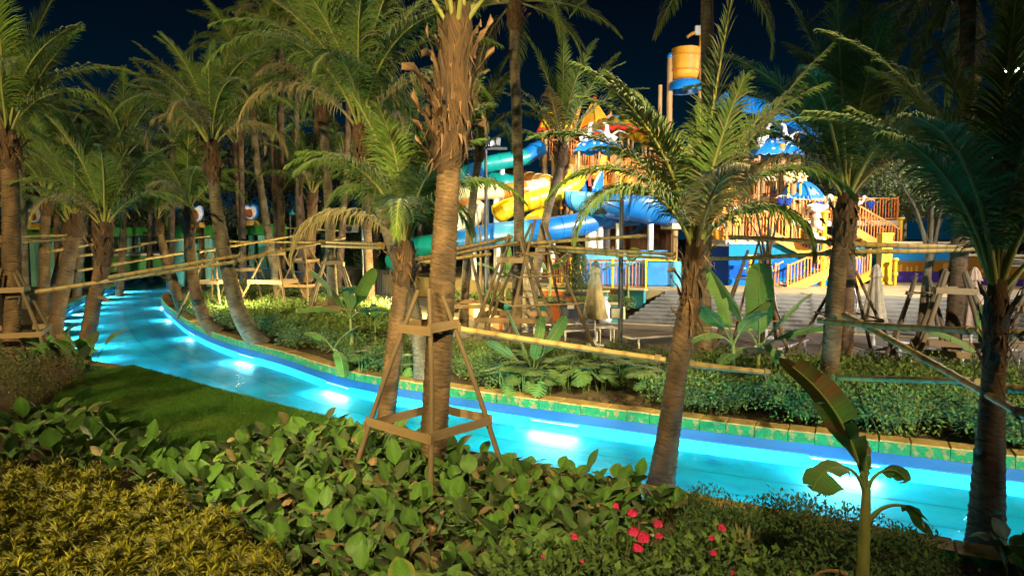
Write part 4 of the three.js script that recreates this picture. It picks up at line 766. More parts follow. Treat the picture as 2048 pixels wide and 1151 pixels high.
coneRoof('yellow roof over the slide start platform', 1074, 1150, 222, 256, 37, mats.yellow, .55, mats.red);
coneRoof('orange pointed roof behind the small palm crown', 1150, 1226, 200, 268, 38.5, mats.ochre, .1);
coneRoof('turquoise roof right of the orange pointed roof', 1196, 1278, 232, 264, 41, mats.skyBlue, .6);
coneRoof('low blue hipped roof with yellow flowers, right of the tower', 1560, 1642, 364, 391, 33, mats.blue, .4);
coneRoof('small turquoise roof near the tower middle', 1280, 1322, 246, 262, 42, mats.teal, .6);
{ // striped wavy yellow-red roof
  const t = at0('wavy_roof', 'yellow wavy roof with red edge above the left bird canopy', 'roof', 1250, 290, 37, TOP); const N = 28, top = [], g = new Geo();
  for (let k = 0; k <= N; k++) { const u = lerp(1176, 1330, k / N), v = 284 - 32 * Math.sin(Math.PI * Math.pow(k / N, .8)) + 3 * Math.sin(k * 1.6); top.push(t.L(u, v, 36)); }
  let prev = null; for (const q of top) { const r = [V(q.x, q.y, q.z), V(q.x, q.y + .75, q.z - 1.6), V(q.x, q.y + .1, q.z - 3.2)].map((p) => g.v(p.x, p.y, p.z)), l = [V(q.x, q.y - .12, q.z), V(q.x, q.y + .38, q.z - 1.6), V(q.x, q.y - .02, q.z - 3.2)].map((p) => g.v(p.x, p.y, p.z)); if (prev) { for (let j = 0; j < 2; j++) { g.quad(prev.r[j], r[j], r[j + 1], prev.r[j + 1]); g.quad(prev.l[j + 1], l[j + 1], l[j], prev.l[j]); } g.quad(prev.l[0], l[0], r[0], prev.r[0]); } prev = { r, l }; }
  mesh('roof_cover', g, mats.yellow, t); mesh('red_edge', new Geo().tube(top, .13, 8), mats.red, t); for (const k of [3, 14, 25]) mesh('post', new Geo().tube([V(top[k].x, 0, top[k].z - 1.6), V(top[k].x, top[k].y + .3, top[k].z - 1.6)], .11, 8), mats.postBrown, t);
  mesh('curl', new Geo().tube(curve([t.L(1172, 276, 35.8), t.L(1165, 264, 35.8), t.L(1172, 255, 35.8), t.L(1182, 260, 35.8), t.L(1178, 270, 35.8)], 14), .12, 8), mats.red, t);
}
{ // long blue corrugated roof sloping to the right: every sheet rib is a part
  const t = at0('sloping_roof', 'long blue ribbed roof sloping down to the right behind the palm fronds', 'roof', 1540, 300, 38, TOP); const A = t.L(1448, 191, 36), B = t.L(1640, 262, 36), n = 26;
  for (let k = 0; k < n; k++) { const p = A.clone().lerp(B, (k + .5) / n), w = A.distanceTo(B) / n; const sheet = new Geo(), sl = Math.atan2(B.y - A.y, B.x - A.x), bow = .9 * Math.sin(Math.PI * (k + .5) / n); sheet.m = new THREE.Matrix4().makeRotationZ(sl).setPosition(p.x, p.y + bow * .4, p.z); sheet.beam(V(0, -.9, 1.2), V(0, .15, 0), w * .9, .07).beam(V(0, .15, 0), V(0, -.1, -2.4), w * .9, .07); mesh('roof_sheet', sheet, mats.blue, t); }
  mesh('ridge', new Geo().beam(A, B, .14, .14), mats.blue, t); for (const k of [.15, .5, .85]) { const p = A.clone().lerp(B, k); mesh('post', new Geo().tube([V(p.x, 0, p.z - 1), V(p.x, p.y - .1, p.z - 1)], .13, 8), mats.postBrown, t); }
}
{ // tipping bucket
  const t = at0('tipping_bucket', 'huge orange tipping bucket at the top of the tower', 'bucket', 1371, 160, 38, TOP), a = t.L(1371, 157, 38), b = t.L(1371, 98, 38), r = 28 * px(38), h = b.y - a.y;
  mesh('bucket', new Geo().lathe(0, a.y, 0, [[0, 0], [r * .82, 0], [r * .9, h * .2], [r * .97, h * .7], [r, h], [r * .93, h], [r * .85, h * .3], [0, h * .25]], 28), mats.ochre, t); for (const q of [.25, .75]) mesh('hoop', new Geo().tube(Array.from({ length: 29 }, (_, k) => V(Math.cos(k / 14 * Math.PI) * r * (.91 + .08 * q), a.y + h * q, Math.sin(k / 14 * Math.PI) * r * (.91 + .08 * q))), .05, 6, false), mats.orange, t);
  for (const u of [1341, 1404]) { const q = t.L(u, 112, 38); mesh('post', new Geo().tube([V(q.x, 0, 0), V(q.x, q.y, 0)], .16, 10), mats.postBrown, t); mesh('bearing', new Geo().ball(q.x, q.y, 0, .2, .2, .2, 10), mats.blue, t); mesh('blue_bow', new Geo().ball(q.x + .3, q.y - .1, .1, .22, .12, .1, 8), mats.blueDeep, t); }
  const c = t.L(1371, 164, 38); mesh('blue_skirt', new Geo().lathe(0, c.y, 0, [[r * 1.2, -.5], [r * 1.15, -.1], [r * .8, .1]], 24, (aa) => 1 + .05 * Math.sin(aa * 12)), mats.blue, t);
  const f = t.L(1389, 70, 38); mesh('water_pipe', new Geo().tube(curve([V(f.x + .3, h + a.y - .2, 0), V(f.x + .3, f.y + .2, 0), V(f.x - .25, f.y, 0), V(f.x - .4, f.y - .12, 0)], 14), .09, 8), mats.ochre, t); mesh('pipe_flag', new Geo().rbox(f.x + .25, f.y + .25, 0, .45, .5, .2, .05), mats.white, t);
  const p = t.L(1321, 170, 38); mesh('side_post', new Geo().tube([V(p.x, 0, 0), V(p.x, p.y, 0)], .11, 8), mats.postBrown, t);
}
// tower posts
for (const [u, v1, v2, d, lab] of [[1432, 300, 500, 33, 'tall tan tower post behind the slanting palm frond, leftmost'], [1481, 285, 500, 34, 'tall tan tower post under the right bird canopy, left one'], [1560, 290, 480, 33.4, 'tall tan tower post beside the right bird canopy'], [1584, 330, 480, 32.5, 'tall tan tower post by the yellow flower wheels'], [1378, 280, 480, 34, 'tall tan tower post behind the big feathered palm frond'], [1108, 312, 480, 36.5, 'thick brown post under the slide start platform, left one'], [1124, 312, 480, 36, 'thick brown post under the slide start platform, right one'], [1143, 330, 480, 35.5, 'stout brown post carrying the yellow slide']]) { const t = at0('tower_post', lab, 'post', u, v2, d, TOP); const y = t.L(u, v1, d).y; mesh('shaft', new Geo().tube([V(0, 0, 0), V(0, y, 0)], .15, 12), mats.postBrown, t); mesh('collar', new Geo().lathe(0, y * .55, 0, [[.15, 0], [.21, .03], [.21, .15], [.15, .18]], 12), mats.ochre, t); mesh('cap', new Geo().ball(0, y, 0, .17, .12, .17, 8), mats.ochre, t); }
// flower wheels, buckets, fins
function flowerWheel(label, u, v, r0, d, mat, vf) { const t = at0('flower_wheel', label, 'play wheel', u, vf, d, TOP), c = t.L(u, v, d), r = r0 * px(d), pts = []; for (let k = 0; k < 32; k++) { const a = k / 16 * Math.PI, q = r * (k % 4 < 2 ? 1 : .66); pts.push([Math.cos(a) * q, Math.sin(a) * q]); } mesh('wheel', new Geo().poly(pts, (x, y, z) => V(c.x + x, c.y + y, c.z + z), .12), mat, t); mesh('hub', new Geo().ball(c.x, c.y, c.z + .12, r * .28, r * .28, .1, 10), mats.orange, t); mesh('pole', new Geo().tube([V(c.x, 0, c.z - .05), V(c.x, c.y, c.z - .05)], .06, 8), mats.yellow, t); }
flowerWheel('yellow flower wheel on a pole, left of the two on the right side', 1579, 353, 12, 32.2, mats.yellow, 460);
flowerWheel('yellow flower wheel on a pole, right of the two on the right side', 1603, 354, 12, 32.2, mats.yellow, 460);
flowerWheel('yellow flower wheel in front of the left orange deck', 1241, 344, 10, 33, mats.yellow, 440);
flowerWheel('yellow flower wheel seen below the big palm frond', 1448, 405, 9, 31, mats.yellow, 470);
flowerWheel('small yellow wheel above the left end of the lily mural', 1474, 443, 8, 28.4, mats.yellow, 485);
for (const [u, v, d, lab] of [[1562, 402, 31.6, 'small dark blue dump bucket, left one of a pair'], [1575, 402, 31.6, 'small dark blue dump bucket, right one of a pair'], [1637, 410, 31.4, 'small dark blue dump bucket above the seagull figure'], [1741, 409, 32, 'small dark blue dump bucket on the right platform']]) { const t = at0('dump_bucket', lab, 'bucket', u, v, d, P(u, v + 8, d).y); t.position.y = P(u, v + 8, d).y; mesh('bucket', new Geo().lathe(0, 0, 0, [[0, 0], [.14, 0], [.2, .32], [.18, .32], [.12, .04]], 14), mats.blueDeep, t); mesh('handle', new Geo().tube(curve([V(-.2, .3, 0), V(-.12, .42, 0), V(.12, .42, 0), V(.2, .3, 0)], 8), .015, 5), mats.white, t); mesh('bracket', new Geo().beam(V(0, .4, 0), V(0, .36, -.7), .05, .05), mats.yellow, t); }
{ const t = at0('fin_panel', 'pair of blue fin shaped panels with white edges above the bowl slide', 'panel', 1182, 382, 32.6, P(1182, 384, 32.6).y); t.position.y = P(1182, 384, 32.6).y; const poly = (pts, name, mat, z) => mesh(name, new Geo().poly(pts.map(([u, v]) => { const q = t.L(u, v, 32.6); return [q.x, q.y]; }), (x, y, tt) => V(x, y, z + tt), .12), mat, t); poly([[1164, 382], [1164, 345], [1169, 344], [1172, 360], [1174, 382]], 'fin', mats.blue, 0); poly([[1184, 382], [1188, 366], [1196, 352], [1203, 342], [1206, 346], [1206, 382]], 'fin', mats.blue, .02); for (let k = 0; k < 6; k++) { const q = t.L(1186 + k * 3, 374 - k * 6, 32.6); mesh('white_tooth', new Geo().ball(q.x, q.y, .12, .07, .09, .05, 8), mats.white, t); } mesh('beam', new Geo().beam(t.L(1164, 348, 32.6), t.L(1206, 348, 32.6), .06, .06), mats.yellow, t); mesh('red_spring', new Geo().tube([t.L(1180, 372, 32.4), t.L(1180, 345, 32.4)], .07, 8), mats.red, t); }
// slanted orange boards of the tower
for (const [pts, d, lab] of [[[[1182, 384], [1200, 384], [1213, 312], [1203, 310]], 33.2, 'slanting orange board behind the blue fin panels'], [[[1220, 380], [1236, 380], [1240, 312], [1234, 312]], 35, 'slanting orange board left of the flower wheel'], [[[1133, 275], [1147, 268], [1162, 212], [1144, 220]], 38.4, 'slanting orange board under the orange pointed roof'], [[[1098, 280], [1105, 282], [1118, 236], [1112, 232]], 37.8, 'slim orange board under the yellow roof']]) { const c = P(pts[0][0], pts[0][1], d), t = thing('orange_board', lab, 'board', c); mesh('board', new Geo().poly(pts.map(([u, v]) => { const q = P(u, v, d).sub(c); return [q.x, q.y]; }), (x, y, z) => V(x, y, z), .15), mats.ochre, t); mesh('rim', new Geo().tube(pts.slice(1, 4).map(([u, v]) => P(u, v, d - .02).sub(c)), .05, 6), mats.orange, t); }
// ---------- slides ----------
function slide(label, segs, r, group, kind = 'tube', o = {}) { // segs: [material, [[u,v,d]...]]
  const first = P(...segs[0][1][0]), base = V(first.x, TOP, first.z), t = thing('water_slide', label, 'water slide', base, group);
  const all = []; segs.forEach(([m, pts], i) => pts.forEach((p, k) => { if (!(i && !k)) all.push(P(...p).sub(base)); }));
  const cv = new THREE.CatmullRomCurve3(all, false, 'centripetal'), n = all.length - 1; let from = 0;
  segs.forEach(([m, pts], i) => {
    const k = pts.length - 1, S = k * 8, path = Array.from({ length: S + 1 }, (_, j) => cv.getPoint((from + j * k / S) / n)); from += k;
    const g = new Geo(); kind === 'tube' ? g.tube(path, r, 18, false) : g.trough(path, r, .08, o.a0 ?? Math.PI * .93, o.a1 ?? Math.PI * 2.07, 16); mesh('slide_section', g, mats[m], t);
    const ring = [path[0]]; for (let j = 8; j <= S; j += 8) ring.push(path[j]);
    for (const [j, q] of ring.entries()) { const pt = path[Math.min(j * 8, S)], a = path[Math.max(0, Math.min(j * 8, S) - 1)], b = path[Math.min(S, Math.min(j * 8, S) + 1)], d = b.clone().sub(a).normalize().multiplyScalar(.035), fg = new Geo(), seg = [pt.clone().sub(d), pt.clone().add(d)]; kind === 'tube' ? fg.tube(seg, r * 1.05, 18, true) : fg.trough(seg, r * 1.06, .1, o.a0 ?? Math.PI * .93, o.a1 ?? Math.PI * 2.07, 16); mesh('flange', fg, mats[o.flange ?? m], t); }
  });
  for (const q of o.posts ?? []) { const p = cv.getPoint(q); mesh('post', new Geo().tube([V(p.x, 0, p.z), V(p.x, p.y - r * .8, p.z)], .13, 10), mats[o.postMat ?? 'white'], t); }
  return t;
}
slide('blue and turquoise tube slide starting at the high platform, topmost slide', [['blue', [[1082, 296, 36.5], [1068, 302, 36.3], [1052, 313, 36]]], ['teal', [[1052, 313, 36], [1030, 318, 35.8], [1000, 323, 35.5], [970, 330, 35.4]]], ['blue', [[970, 330, 35.4], [953, 340, 36], [948, 352, 37.5], [968, 356, 37]]], ['teal', [[968, 356, 37], [990, 358, 36], [1020, 366, 35.6], [1045, 376, 36]]]], .42, undefined, 'tube', { posts: [.35, .75] });
slide('cream and orange tube slide winding in the middle of the slides', [['orangeGloss', [[985, 344, 39], [1010, 346, 38.6], [1035, 350, 38]]], ['orangeGloss', [[1035, 350, 38], [1060, 358, 36.5], [1078, 362, 35]]], ['ochre', [[1078, 362, 35], [1092, 364, 34.2], [1086, 372, 33.4]]], ['creamGloss', [[1086, 372, 33.4], [1068, 375, 33], [1052, 378, 32.8]]], ['orangeGloss', [[1052, 378, 32.8], [1028, 381, 32.6], [1004, 383, 32.4]]], ['creamGloss', [[1004, 383, 32.4], [975, 382, 32.4], [945, 388, 32.6], [905, 392, 33.2]]]], .38, undefined, 'tube', { flange: 'creamGloss', posts: [.3, .8] });
slide('cream tube with orange end coming out behind the thick palm trunk', [['orangeGloss', [[905, 410, 34], [930, 414, 33], [950, 421, 32.2]]], ['creamGloss', [[950, 421, 32.2], [935, 436, 31.4], [905, 446, 31]]]], .5, undefined, 'tube', { posts: [.6] });
slide('yellow slide curving up to the right in front of the slides', [['yellow', [[1000, 424, 31], [1020, 412, 31.4], [1050, 402, 31.6]]], ['yellow', [[1050, 402, 31.6], [1072, 396, 31.8], [1092, 389, 32]]], ['yellow', [[1092, 389, 32], [1115, 382, 32.2], [1138, 373, 32.4]]], ['yellow', [[1138, 373, 32.4], [1150, 362, 32.6], [1157, 350, 33]]]], .47, undefined, 'trough', { a0: Math.PI * .75, a1: Math.PI * 2.25, posts: [.55, .9], postMat: 'postBrown' });
slide('small yellow tube mouth above the low blue slide', [['yellow', [[1098, 425, 33.4], [1080, 434, 32], [1066, 446, 30.6]]]], .42, undefined, 'tube', { posts: [.5] });
slide('broad light blue bowl slide sweeping to the right under the fin panels', [['blue', [[1156, 374, 33.6], [1162, 388, 32.4], [1172, 393, 31.6]]], ['skyBlue', [[1172, 393, 31.6], [1195, 396, 31], [1218, 398, 30.6]]], ['blue', [[1218, 398, 30.6], [1260, 403, 30.2], [1300, 409, 30.4], [1340, 416, 31.6]]], ['blue', [[1340, 416, 31.6], [1352, 421, 33], [1330, 428, 34.2], [1290, 432, 34.4], [1252, 436, 33.4]]]], .82, undefined, 'trough', { a0: Math.PI * .9, a1: Math.PI * 2.1, posts: [.3, .55, .75] });
slide('long low blue tube slide running left under the others', [['blue', [[1272, 428, 32.2], [1235, 432, 31.8], [1195, 440, 31.2]]], ['blue', [[1195, 440, 31.2], [1160, 448, 30.8], [1120, 455, 30.4]]], ['blue', [[1120, 455, 30.4], [1090, 460, 30.2], [1060, 462, 30.2]]], ['skyBlue', [[1060, 462, 30.2], [1030, 465, 30.2], [995, 468, 30.4]]], ['blue', [[995, 468, 30.4], [960, 474, 30.6], [900, 484, 31.2]]]], .52, undefined, 'tube', { posts: [.15, .45, .8] });
slide('turquoise tube end at far left below the cream slide', [['teal', [[880, 486, 33], [845, 492, 33.5], [815, 497, 34]]], ['teal', [[815, 497, 34], [800, 510, 33.8], [790, 525, 33.4]]]], .5, undefined, 'tube', {});
slide('turquoise ring of a tube slide seen between the palms, left of the thick trunk', [['teal', [[905, 360, 38], [925, 352, 37.6], [945, 350, 37.4]]]], .6, undefined, 'tube', {});
{ // the dark under-structure: posts and wall under slides
  const t = at0('slide_trough', 'blue run-out trough behind the fence with striped panels', 'water slide', 1240, 520, 28.4, TOP); const a = t.L(1160, 506, 28.4), b = t.L(1335, 512, 28.4);
  mesh('trough', new Geo().rbox((a.x + b.x) / 2, a.y - .2, a.z - .7, b.x - a.x, .5, 1.4, .05), mats.skyBlue, t); mesh('rim', new Geo().rbox((a.x + b.x) / 2, a.y + .08, a.z, b.x - a.x, .09, .09), mats.blue, t); mesh('plinth', new Geo().rbox((a.x + b.x) / 2, (a.y - .45) / 2, a.z - .7, b.x - a.x, a.y - .45, 1.3, .03), mats.blue, t);
}
{ const t = at0('blue_pool_wall', 'plain blue splash pool wall left of the shaggy young palm', 'wall', 1330, 566, 27.6, TOP); const a = t.L(1296, 566, 27.6), b = t.L(1352, 522, 27.6); mesh('wall_body', new Geo().rbox((a.x + b.x) / 2, (b.y) / 2, -.3, b.x - a.x, b.y, .6, .06), mats.blue, t); mesh('coping', new Geo().rbox((a.x + b.x) / 2, b.y + .04, -.3, b.x - a.x + .1, .08, .7, .02), mats.yellow, t); mesh('buttress', new Geo().tube([V(b.x, 0, 0), V(b.x, b.y, 0)], .22, 12), mats.skyBlue, t); }
// white columns below the bowl slide
for (const [u, d, lab] of [[1182, 31, 'thick white column under the bowl slide'], [1213, 32, 'white column right of the thick one, under the bowl slide'], [1236, 31, 'slim white column behind the dark lamp post']]) { const t = at0('white_column', lab, 'column', u, 520, d, TOP); const y = t.L(u, 446, d).y; mesh('shaft', new Geo().tube([V(0, 0, 0), V(0, y, 0)], u < 1190 ? .26 : .11, 14), mats.white, t); mesh('foot', new Geo().rbox(0, .08, 0, .6, .16, .6, .02), mats.white, t); }
{ const t = at0('plank_screen', 'dark brown plank screen under the slides', 'screen', 1240, 500, 33.5, TOP); const a = t.L(1100, 500, 33.5), b = t.L(1345, 448, 33.5), n = 34; for (let k = 0; k < n; k++) { const x = lerp(a.x, b.x, (k + .5) / n); mesh('plank', new Geo().rbox(x, b.y / 2 + rr(-.05, .02), rr(-.02, .02), (b.x - a.x) / n * .93, b.y, .05, .008), mats.darkPlank ??= M('darkPlank', [.16, .065, .03], .85, { map: T_wood, rx: 2, ry: .5 }), t); } }
// ---------- fences, planters on the left of the steps ----------
function fence(label, a, b, h, mat, posts, mid) { const A = a.clone(), t = thing('railing_fence', label, 'fence', A), B = b.clone().sub(A); railing(t, V(0, 0, 0), B, h, mat, { step: .13, r: .03, post: posts }); if (mid) { const m = B.clone().multiplyScalar(mid); mesh('post', new Geo().box(m.x, h / 2 + .03, m.z, .09, h + .12, .09), posts, t); } }
fence('orange bar fence with yellow posts left of the conifer', P(1103, 561, 27.6).setY(1.0), P(1142, 561, 27).setY(1.0), 1.05, mats.orangeRail, mats.yellow, .55);
M('railBlueOrange', [.60, .22, .10], .5, { rx: 1 });
fence('long bar fence with yellow posts behind the closed umbrella', P(1162, 563, 26.8).setY(1.0), P(1292, 570, 25.6).setY(1.0), 1.05, mats.railBlueOrange, mats.yellow, .5);
function planter(label, pts, h, y, cols, thick = .22) { // a low wall, its painted blocks one by one
  const o = pts[0].clone(); o.y = y; const t = thing('planter_wall', label, 'planter wall', o); let n = 0;
  for (let k = 0; k < pts.length - 1; k++) { const A = pts[k].clone().sub(o).setY(0), B = pts[k + 1].clone().sub(o).setY(0), L = A.distanceTo(B), m = Math.max(1, Math.round(L / 1.0)), ang = Math.atan2(-(B.z - A.z), B.x - A.x); for (let j = 0; j < m; j++) { const c = A.clone().lerp(B, (j + .5) / m); mesh('wall_block', new Geo().rbox(c.x, h / 2, c.z, L / m - .004, h, thick, .012, ang), mats[cols[n++ % cols.length]], t); } const c = A.clone().lerp(B, .5); mesh('coping', new Geo().rbox(c.x, h + .036 + k * .002, c.z, L + .1, .07, thick + .12, .012, ang), mats.kerbYellow, t); }
}
planter('lower teal and orange planter wall behind the black bins', [G(1010, 640), G(1150, 645), P(1236, 646, 23.6)].map((p) => p.setY(0)), .62, 0, ['tealWall', 'tealWall', 'orangeWall', 'tealWall']);
planter('upper orange and teal planter wall with sandy coping, one step higher', [P(1030, 583, 26.2), P(1130, 590, 25.6), P(1215, 597, 25)].map((p) => p.setY(.3)), .62, .3, ['tealWall', 'orangeWall', 'orangeWall', 'tealWall']);
planter('teal wall under the bar fences', [P(1100, 570, 27), P(1180, 572, 26.4), P(1290, 580, 25.2)].map((p) => p.setY(.3)), .66, .3, ['tealWall', 'tealWall', 'orangeWall']);
planter('zigzag low wall of orange, cream and teal blocks behind the slim supports', [G(880, 628), G(920, 618), G(965, 640), G(1005, 660), G(1050, 652)].map((p) => p.setY(0)), .5, 0, ['orangeWall', 'creamBlock', 'tealWall', 'creamBlock'].map((x) => x === 'creamBlock' ? 'cream' : x));
{ // bins, sack
  const b = G(1168, 645).setY(0); const t = thing('litter_bin', 'black double litter bin with a hood, left of the white sack', 'litter bin', b); const w = .62; for (const s of [-1, 1]) { mesh('body', new Geo().rbox(s * w * .78, .42, 0, w * 1.5, .84, .6, .03), mats.black, t); const door = mesh('door', new Geo().rbox(s * w * .78, .4, .305, w * 1.3, .66, .02, .008), mats.metalDark, t); mesh('notice', new Geo().rbox(s * w * .78 - .1, .7, .322, .28, .16, .01, .003), mats.cream, door); } mesh('hood', new Geo().rbox(-.3, 1.2, 0, 1.1, .08, .66, .03), mats.black, t); for (const x of [-.8, .2]) mesh('hood_post', new Geo().rbox(x, 1.0, 0, .07, .36, .5, .01), mats.black, t); t.scale.setScalar(.82);
  const q = G(1209, 646).setY(0); srand(12); solo('rubbish_sack', new Geo().lathe(0, 0, 0, [[0, 0], [.2, .01], [.25, .12], [.23, .35], [.2, .6], [.12, .74], [.06, .8], [.13, .92], [.1, .9], [0, .8]], 22, (a, h) => 1 + .1 * Math.sin(a * 5 + h * 7) + .07 * Math.sin(a * 9 - h * 11)), M('sack', [.74, .74, .78], .45, { rx: 2, bump: .01, brx: 4 }), 'white plastic rubbish sack standing right of the black bin', 'sack', q);
}
// ---------- lamp posts ----------
function lampPost(label, base, H, { r = .06, mat = mats.metalDark, arms = [[-1, 0]], drop = .3, box = false, lit = 0, armY = .96, bell = mats.metalDark } = {}) {
  const t = thing('lamp_post', label, 'lamp post', base); mesh('pole', new Geo().lathe(0, 0, 0, [[0, 0], [r * 1.6, 0], [r * 1.6, .06], [r * 1.15, .1], [r, .4], [r * .9, H], [0, H + .03]], 14), mat, t);
  for (const [dx, dz] of arms) { const y = H * armY, e = V(dx * .55, y, dz * .55); mesh('arm', new Geo().tube([V(0, y, 0), e], .022, 8), mat, t); mesh('arm', new Geo().tube([V(0, y - .22, 0), e.clone().add(V(0, -.02, 0))], .014, 6), mat, t); const shade = mesh('lamp_shade', new Geo().lathe(e.x, y - drop, e.z, [[.2, 0], [.19, .03], [.1, .12], [.045, .17], [.04, .3], [0, .3]], 18), bell, t); mesh('lamp_bulb', new Geo().ball(e.x, y - drop + .04, e.z, .07, .05, .07, 10), mats.white, shade); }
  if (box) { mesh('switch_box', new Geo().rbox(-.15, .96, .06, .25, .3, .18, .015), mats.metalDark, t); mesh('box_door', new Geo().rbox(-.15, .96, .155, .21, .26, .012, .004), mats.metal, t); mesh('white_bracket', new Geo().rbox(.09, .96, .05, .05, .32, .12, .01), mats.white, t); }
  return t;
}
// ---------- the palms ----------
// explicit fronds: az 0 = right, 90 = away, 180 = left, 270 = towards the camera
palm({ seed: 1, wide: 1, d: 8.4, hero: 1, label: 'thickest coconut palm with a shaggy brown fibre sheath, nearest the middle, in a tripod', pts: [[860, 968], [868, 860], [878, 700], [884, 560], [893, 420], [898, 330], [901, 245]], r0: .2, r1: .155, ring: .085, flare: .06, sheath: 1.75, bulge: 1.75, bracts: 46, bractScale: .82, fronds: 9, e0: 86, e1: 50, dr0: 20, dr1: 60, len: 3.4, explicit: [{ az: 200, elev: 78, droop: 80, len: .9 }, { az: 350, elev: 60, droop: 100, len: .75 }, { az: 300, elev: 82, droop: 40 }], crownTilt: [.08, 1, 0] });
palm({ seed: 2, d: 6.55, hero: 1, tone: .4, label: 'young coconut palm with dark petioles and big fronds, nearest at the right edge', pts: [[1972, 1108], [1978, 960], [1984, 820], [1988, 740], [1990, 690]], r0: .19, r1: .10, ring: .09, flare: .12, sheath: .8, bulge: 1.15, bracts: 14, bractScale: .5, fronds: 8, e0: 88, e1: 62, dr0: 20, dr1: 75, len: 2.75, leaf: .5, w: .02, n: 100,
  explicit: [{ az: 60, elev: 84, droop: 30, len: 1.15 }, { az: 165, elev: 72, droop: 75, len: 1.05 }, { az: 215, elev: 62, droop: 70, len: 1 }, { az: 20, elev: 70, droop: 60, len: 1 }, { az: 110, elev: 75, droop: 45, len: 1.1 }, { az: 185, elev: 62, droop: 60, len: 1 }, { az: 330, elev: 75, droop: 55, len: 1.1 }, { az: 150, elev: 80, droop: 50, len: 1.2 }, { az: 250, elev: 78, droop: 60, len: 1 }] });
palm({ seed: 3, d: 8.36, hero: 1, tone: .3, label: 'shaggy young coconut palm with one long upright feathered frond, leaning over the water', pts: [[1322, 972], [1338, 860], [1355, 740], [1370, 650], [1382, 596]], r0: .175, r1: .125, ring: .085, flare: .12, sheath: .9, bulge: 1.02, bracts: 16, bractScale: .5, fronds: 7, e0: 86, e1: 62, dr0: 25, dr1: 70, len: 2.7, leaf: .55, w: .02, n: 110,
  explicit: [{ az: 5, elev: 83, droop: 5, len: 1.2, lift: 12, hang: .3, leaf: 1.2 }, { az: 178, elev: 66, droop: 78, len: 1, hang: .5 }, { az: 172, elev: 70, droop: 115, len: .9, hang: .9 }, { az: 0, elev: 60, droop: 22, len: 1.1, hang: .9, tone: .8, leaf: .7 }, { az: 20, elev: 70, droop: 45, len: 1, hang: .6 }, { az: 355, elev: 66, droop: 110, len: .9, hang: 1.2 }, { az: 205, elev: 60, droop: 130, len: .85, hang: 1.4 }, { az: 190, elev: 74, droop: 34, len: .9 }, { az: 330, elev: 55, droop: 140, len: .7, hang: 1.6 }, { az: 165, elev: 80, droop: 60, len: .95 }] });
palm({ seed: 4, d: 10.2, hero: 1, label: 'slim leaning palm with a bulging pale sheath, just left of the thickest palm', pts: [[766, 885], [778, 780], [790, 680], [799, 600], [808, 545]], r0: .155, r1: .125, ring: .07, flare: .1, sheath: .6, bulge: 1.45, bracts: 9, bractScale: .45, fronds: 14, e0: 86, dr0: 30, len: 2.6, hang: 1.3, explicit: [{ az: 20, elev: 82, droop: 40, len: 1.15 }, { az: 330, elev: 78, droop: 60, len: 1 }, { az: 170, elev: 75, droop: 95, len: 1, hang: 1.4 }] });
palm({ seed: 5, d: 13.8, hero: 1, grey: 1, label: 'grey bent palm whose trunk passes behind the slim leaning palm, big drooping crown', pts: [[846, 772], [842, 700], [826, 620], [800, 530], [770, 440], [745, 375], [728, 320]], r0: .19, r1: .15, sheath: .9, fronds: 20, e0: 86, dr0: 40, len: 3.9, hang: 1.5, leaf: .75 });
palm({ seed: 6, d: 22.4, grey: 1, label: 'straight grey palm behind the banana plant left of centre', pts: [[668, 655], [663, 540], [658, 420], [650, 300], [646, 240]], r0: .2, r1: .15, fronds: 20, len: 4.2, hang: 1.4 });
palm({ seed: 7, d: 27.5, label: 'short palm trunk glowing yellow in the garden light, inside a tripod', pts: [[612, 622], [616, 540], [620, 470], [622, 410]], r0: .21, r1: .15, ring: .13, fronds: 16, len: 3.2, e0: 86, hang: 1.3 });
palm({ seed: 8, d: 27.2, label: 'leaning palm with a high crown, trunk passing through the wide wooden tripod', pts: [[563, 624], [545, 520], [528, 420], [512, 310], [505, 225]], r0: .2, r1: .14, fronds: 18, len: 4.4, grey: 1 });
palm({ seed: 9, d: 18.6, hero: 1, grey: 1, label: 'right one of the two bent palms with long curved feet on the far bank', pts: [[528, 694], [505, 672], [478, 625], [458, 550], [441, 470], [430, 390], [426, 340]], r0: .27, r1: .16, ring: .12, flare: .1, sheath: 1.0, bulge: 1.35, bracts: 9, fronds: 20, len: 3.5, leaf: .62, e0: 88, dr0: 30, hang: 1.4, explicit: [{ az: 175, elev: 60, droop: 30, len: 1.0, hang: .4 }, { az: 170, elev: 42, droop: 45, len: .95, hang: .9 }, { az: 10, elev: 85, droop: 25, len: 1.05 }] });
palm({ seed: 10, d: 20.9, hero: 1, label: 'bent palm with a yellow patch on its trunk, left one of the two bent palms', pts: [[440, 668], [418, 650], [398, 610], [386, 560], [379, 500], [378, 455]], r0: .24, r1: .16, ring: .12, flare: .1, sheath: .8, fronds: 15, len: 3.0, leaf: .6, e0: 88, dr0: 30, hang: 1.3 });
palm({ seed: 11, d: 26, label: 'palm at the inside of the bend leaning left, beside the kiosk pillar', pts: [[368, 628], [352, 585], [338, 540], [324, 490], [316, 462]], r0: .24, r1: .17, fronds: 16, len: 3.1, e0: 86, hang: 1.5 });
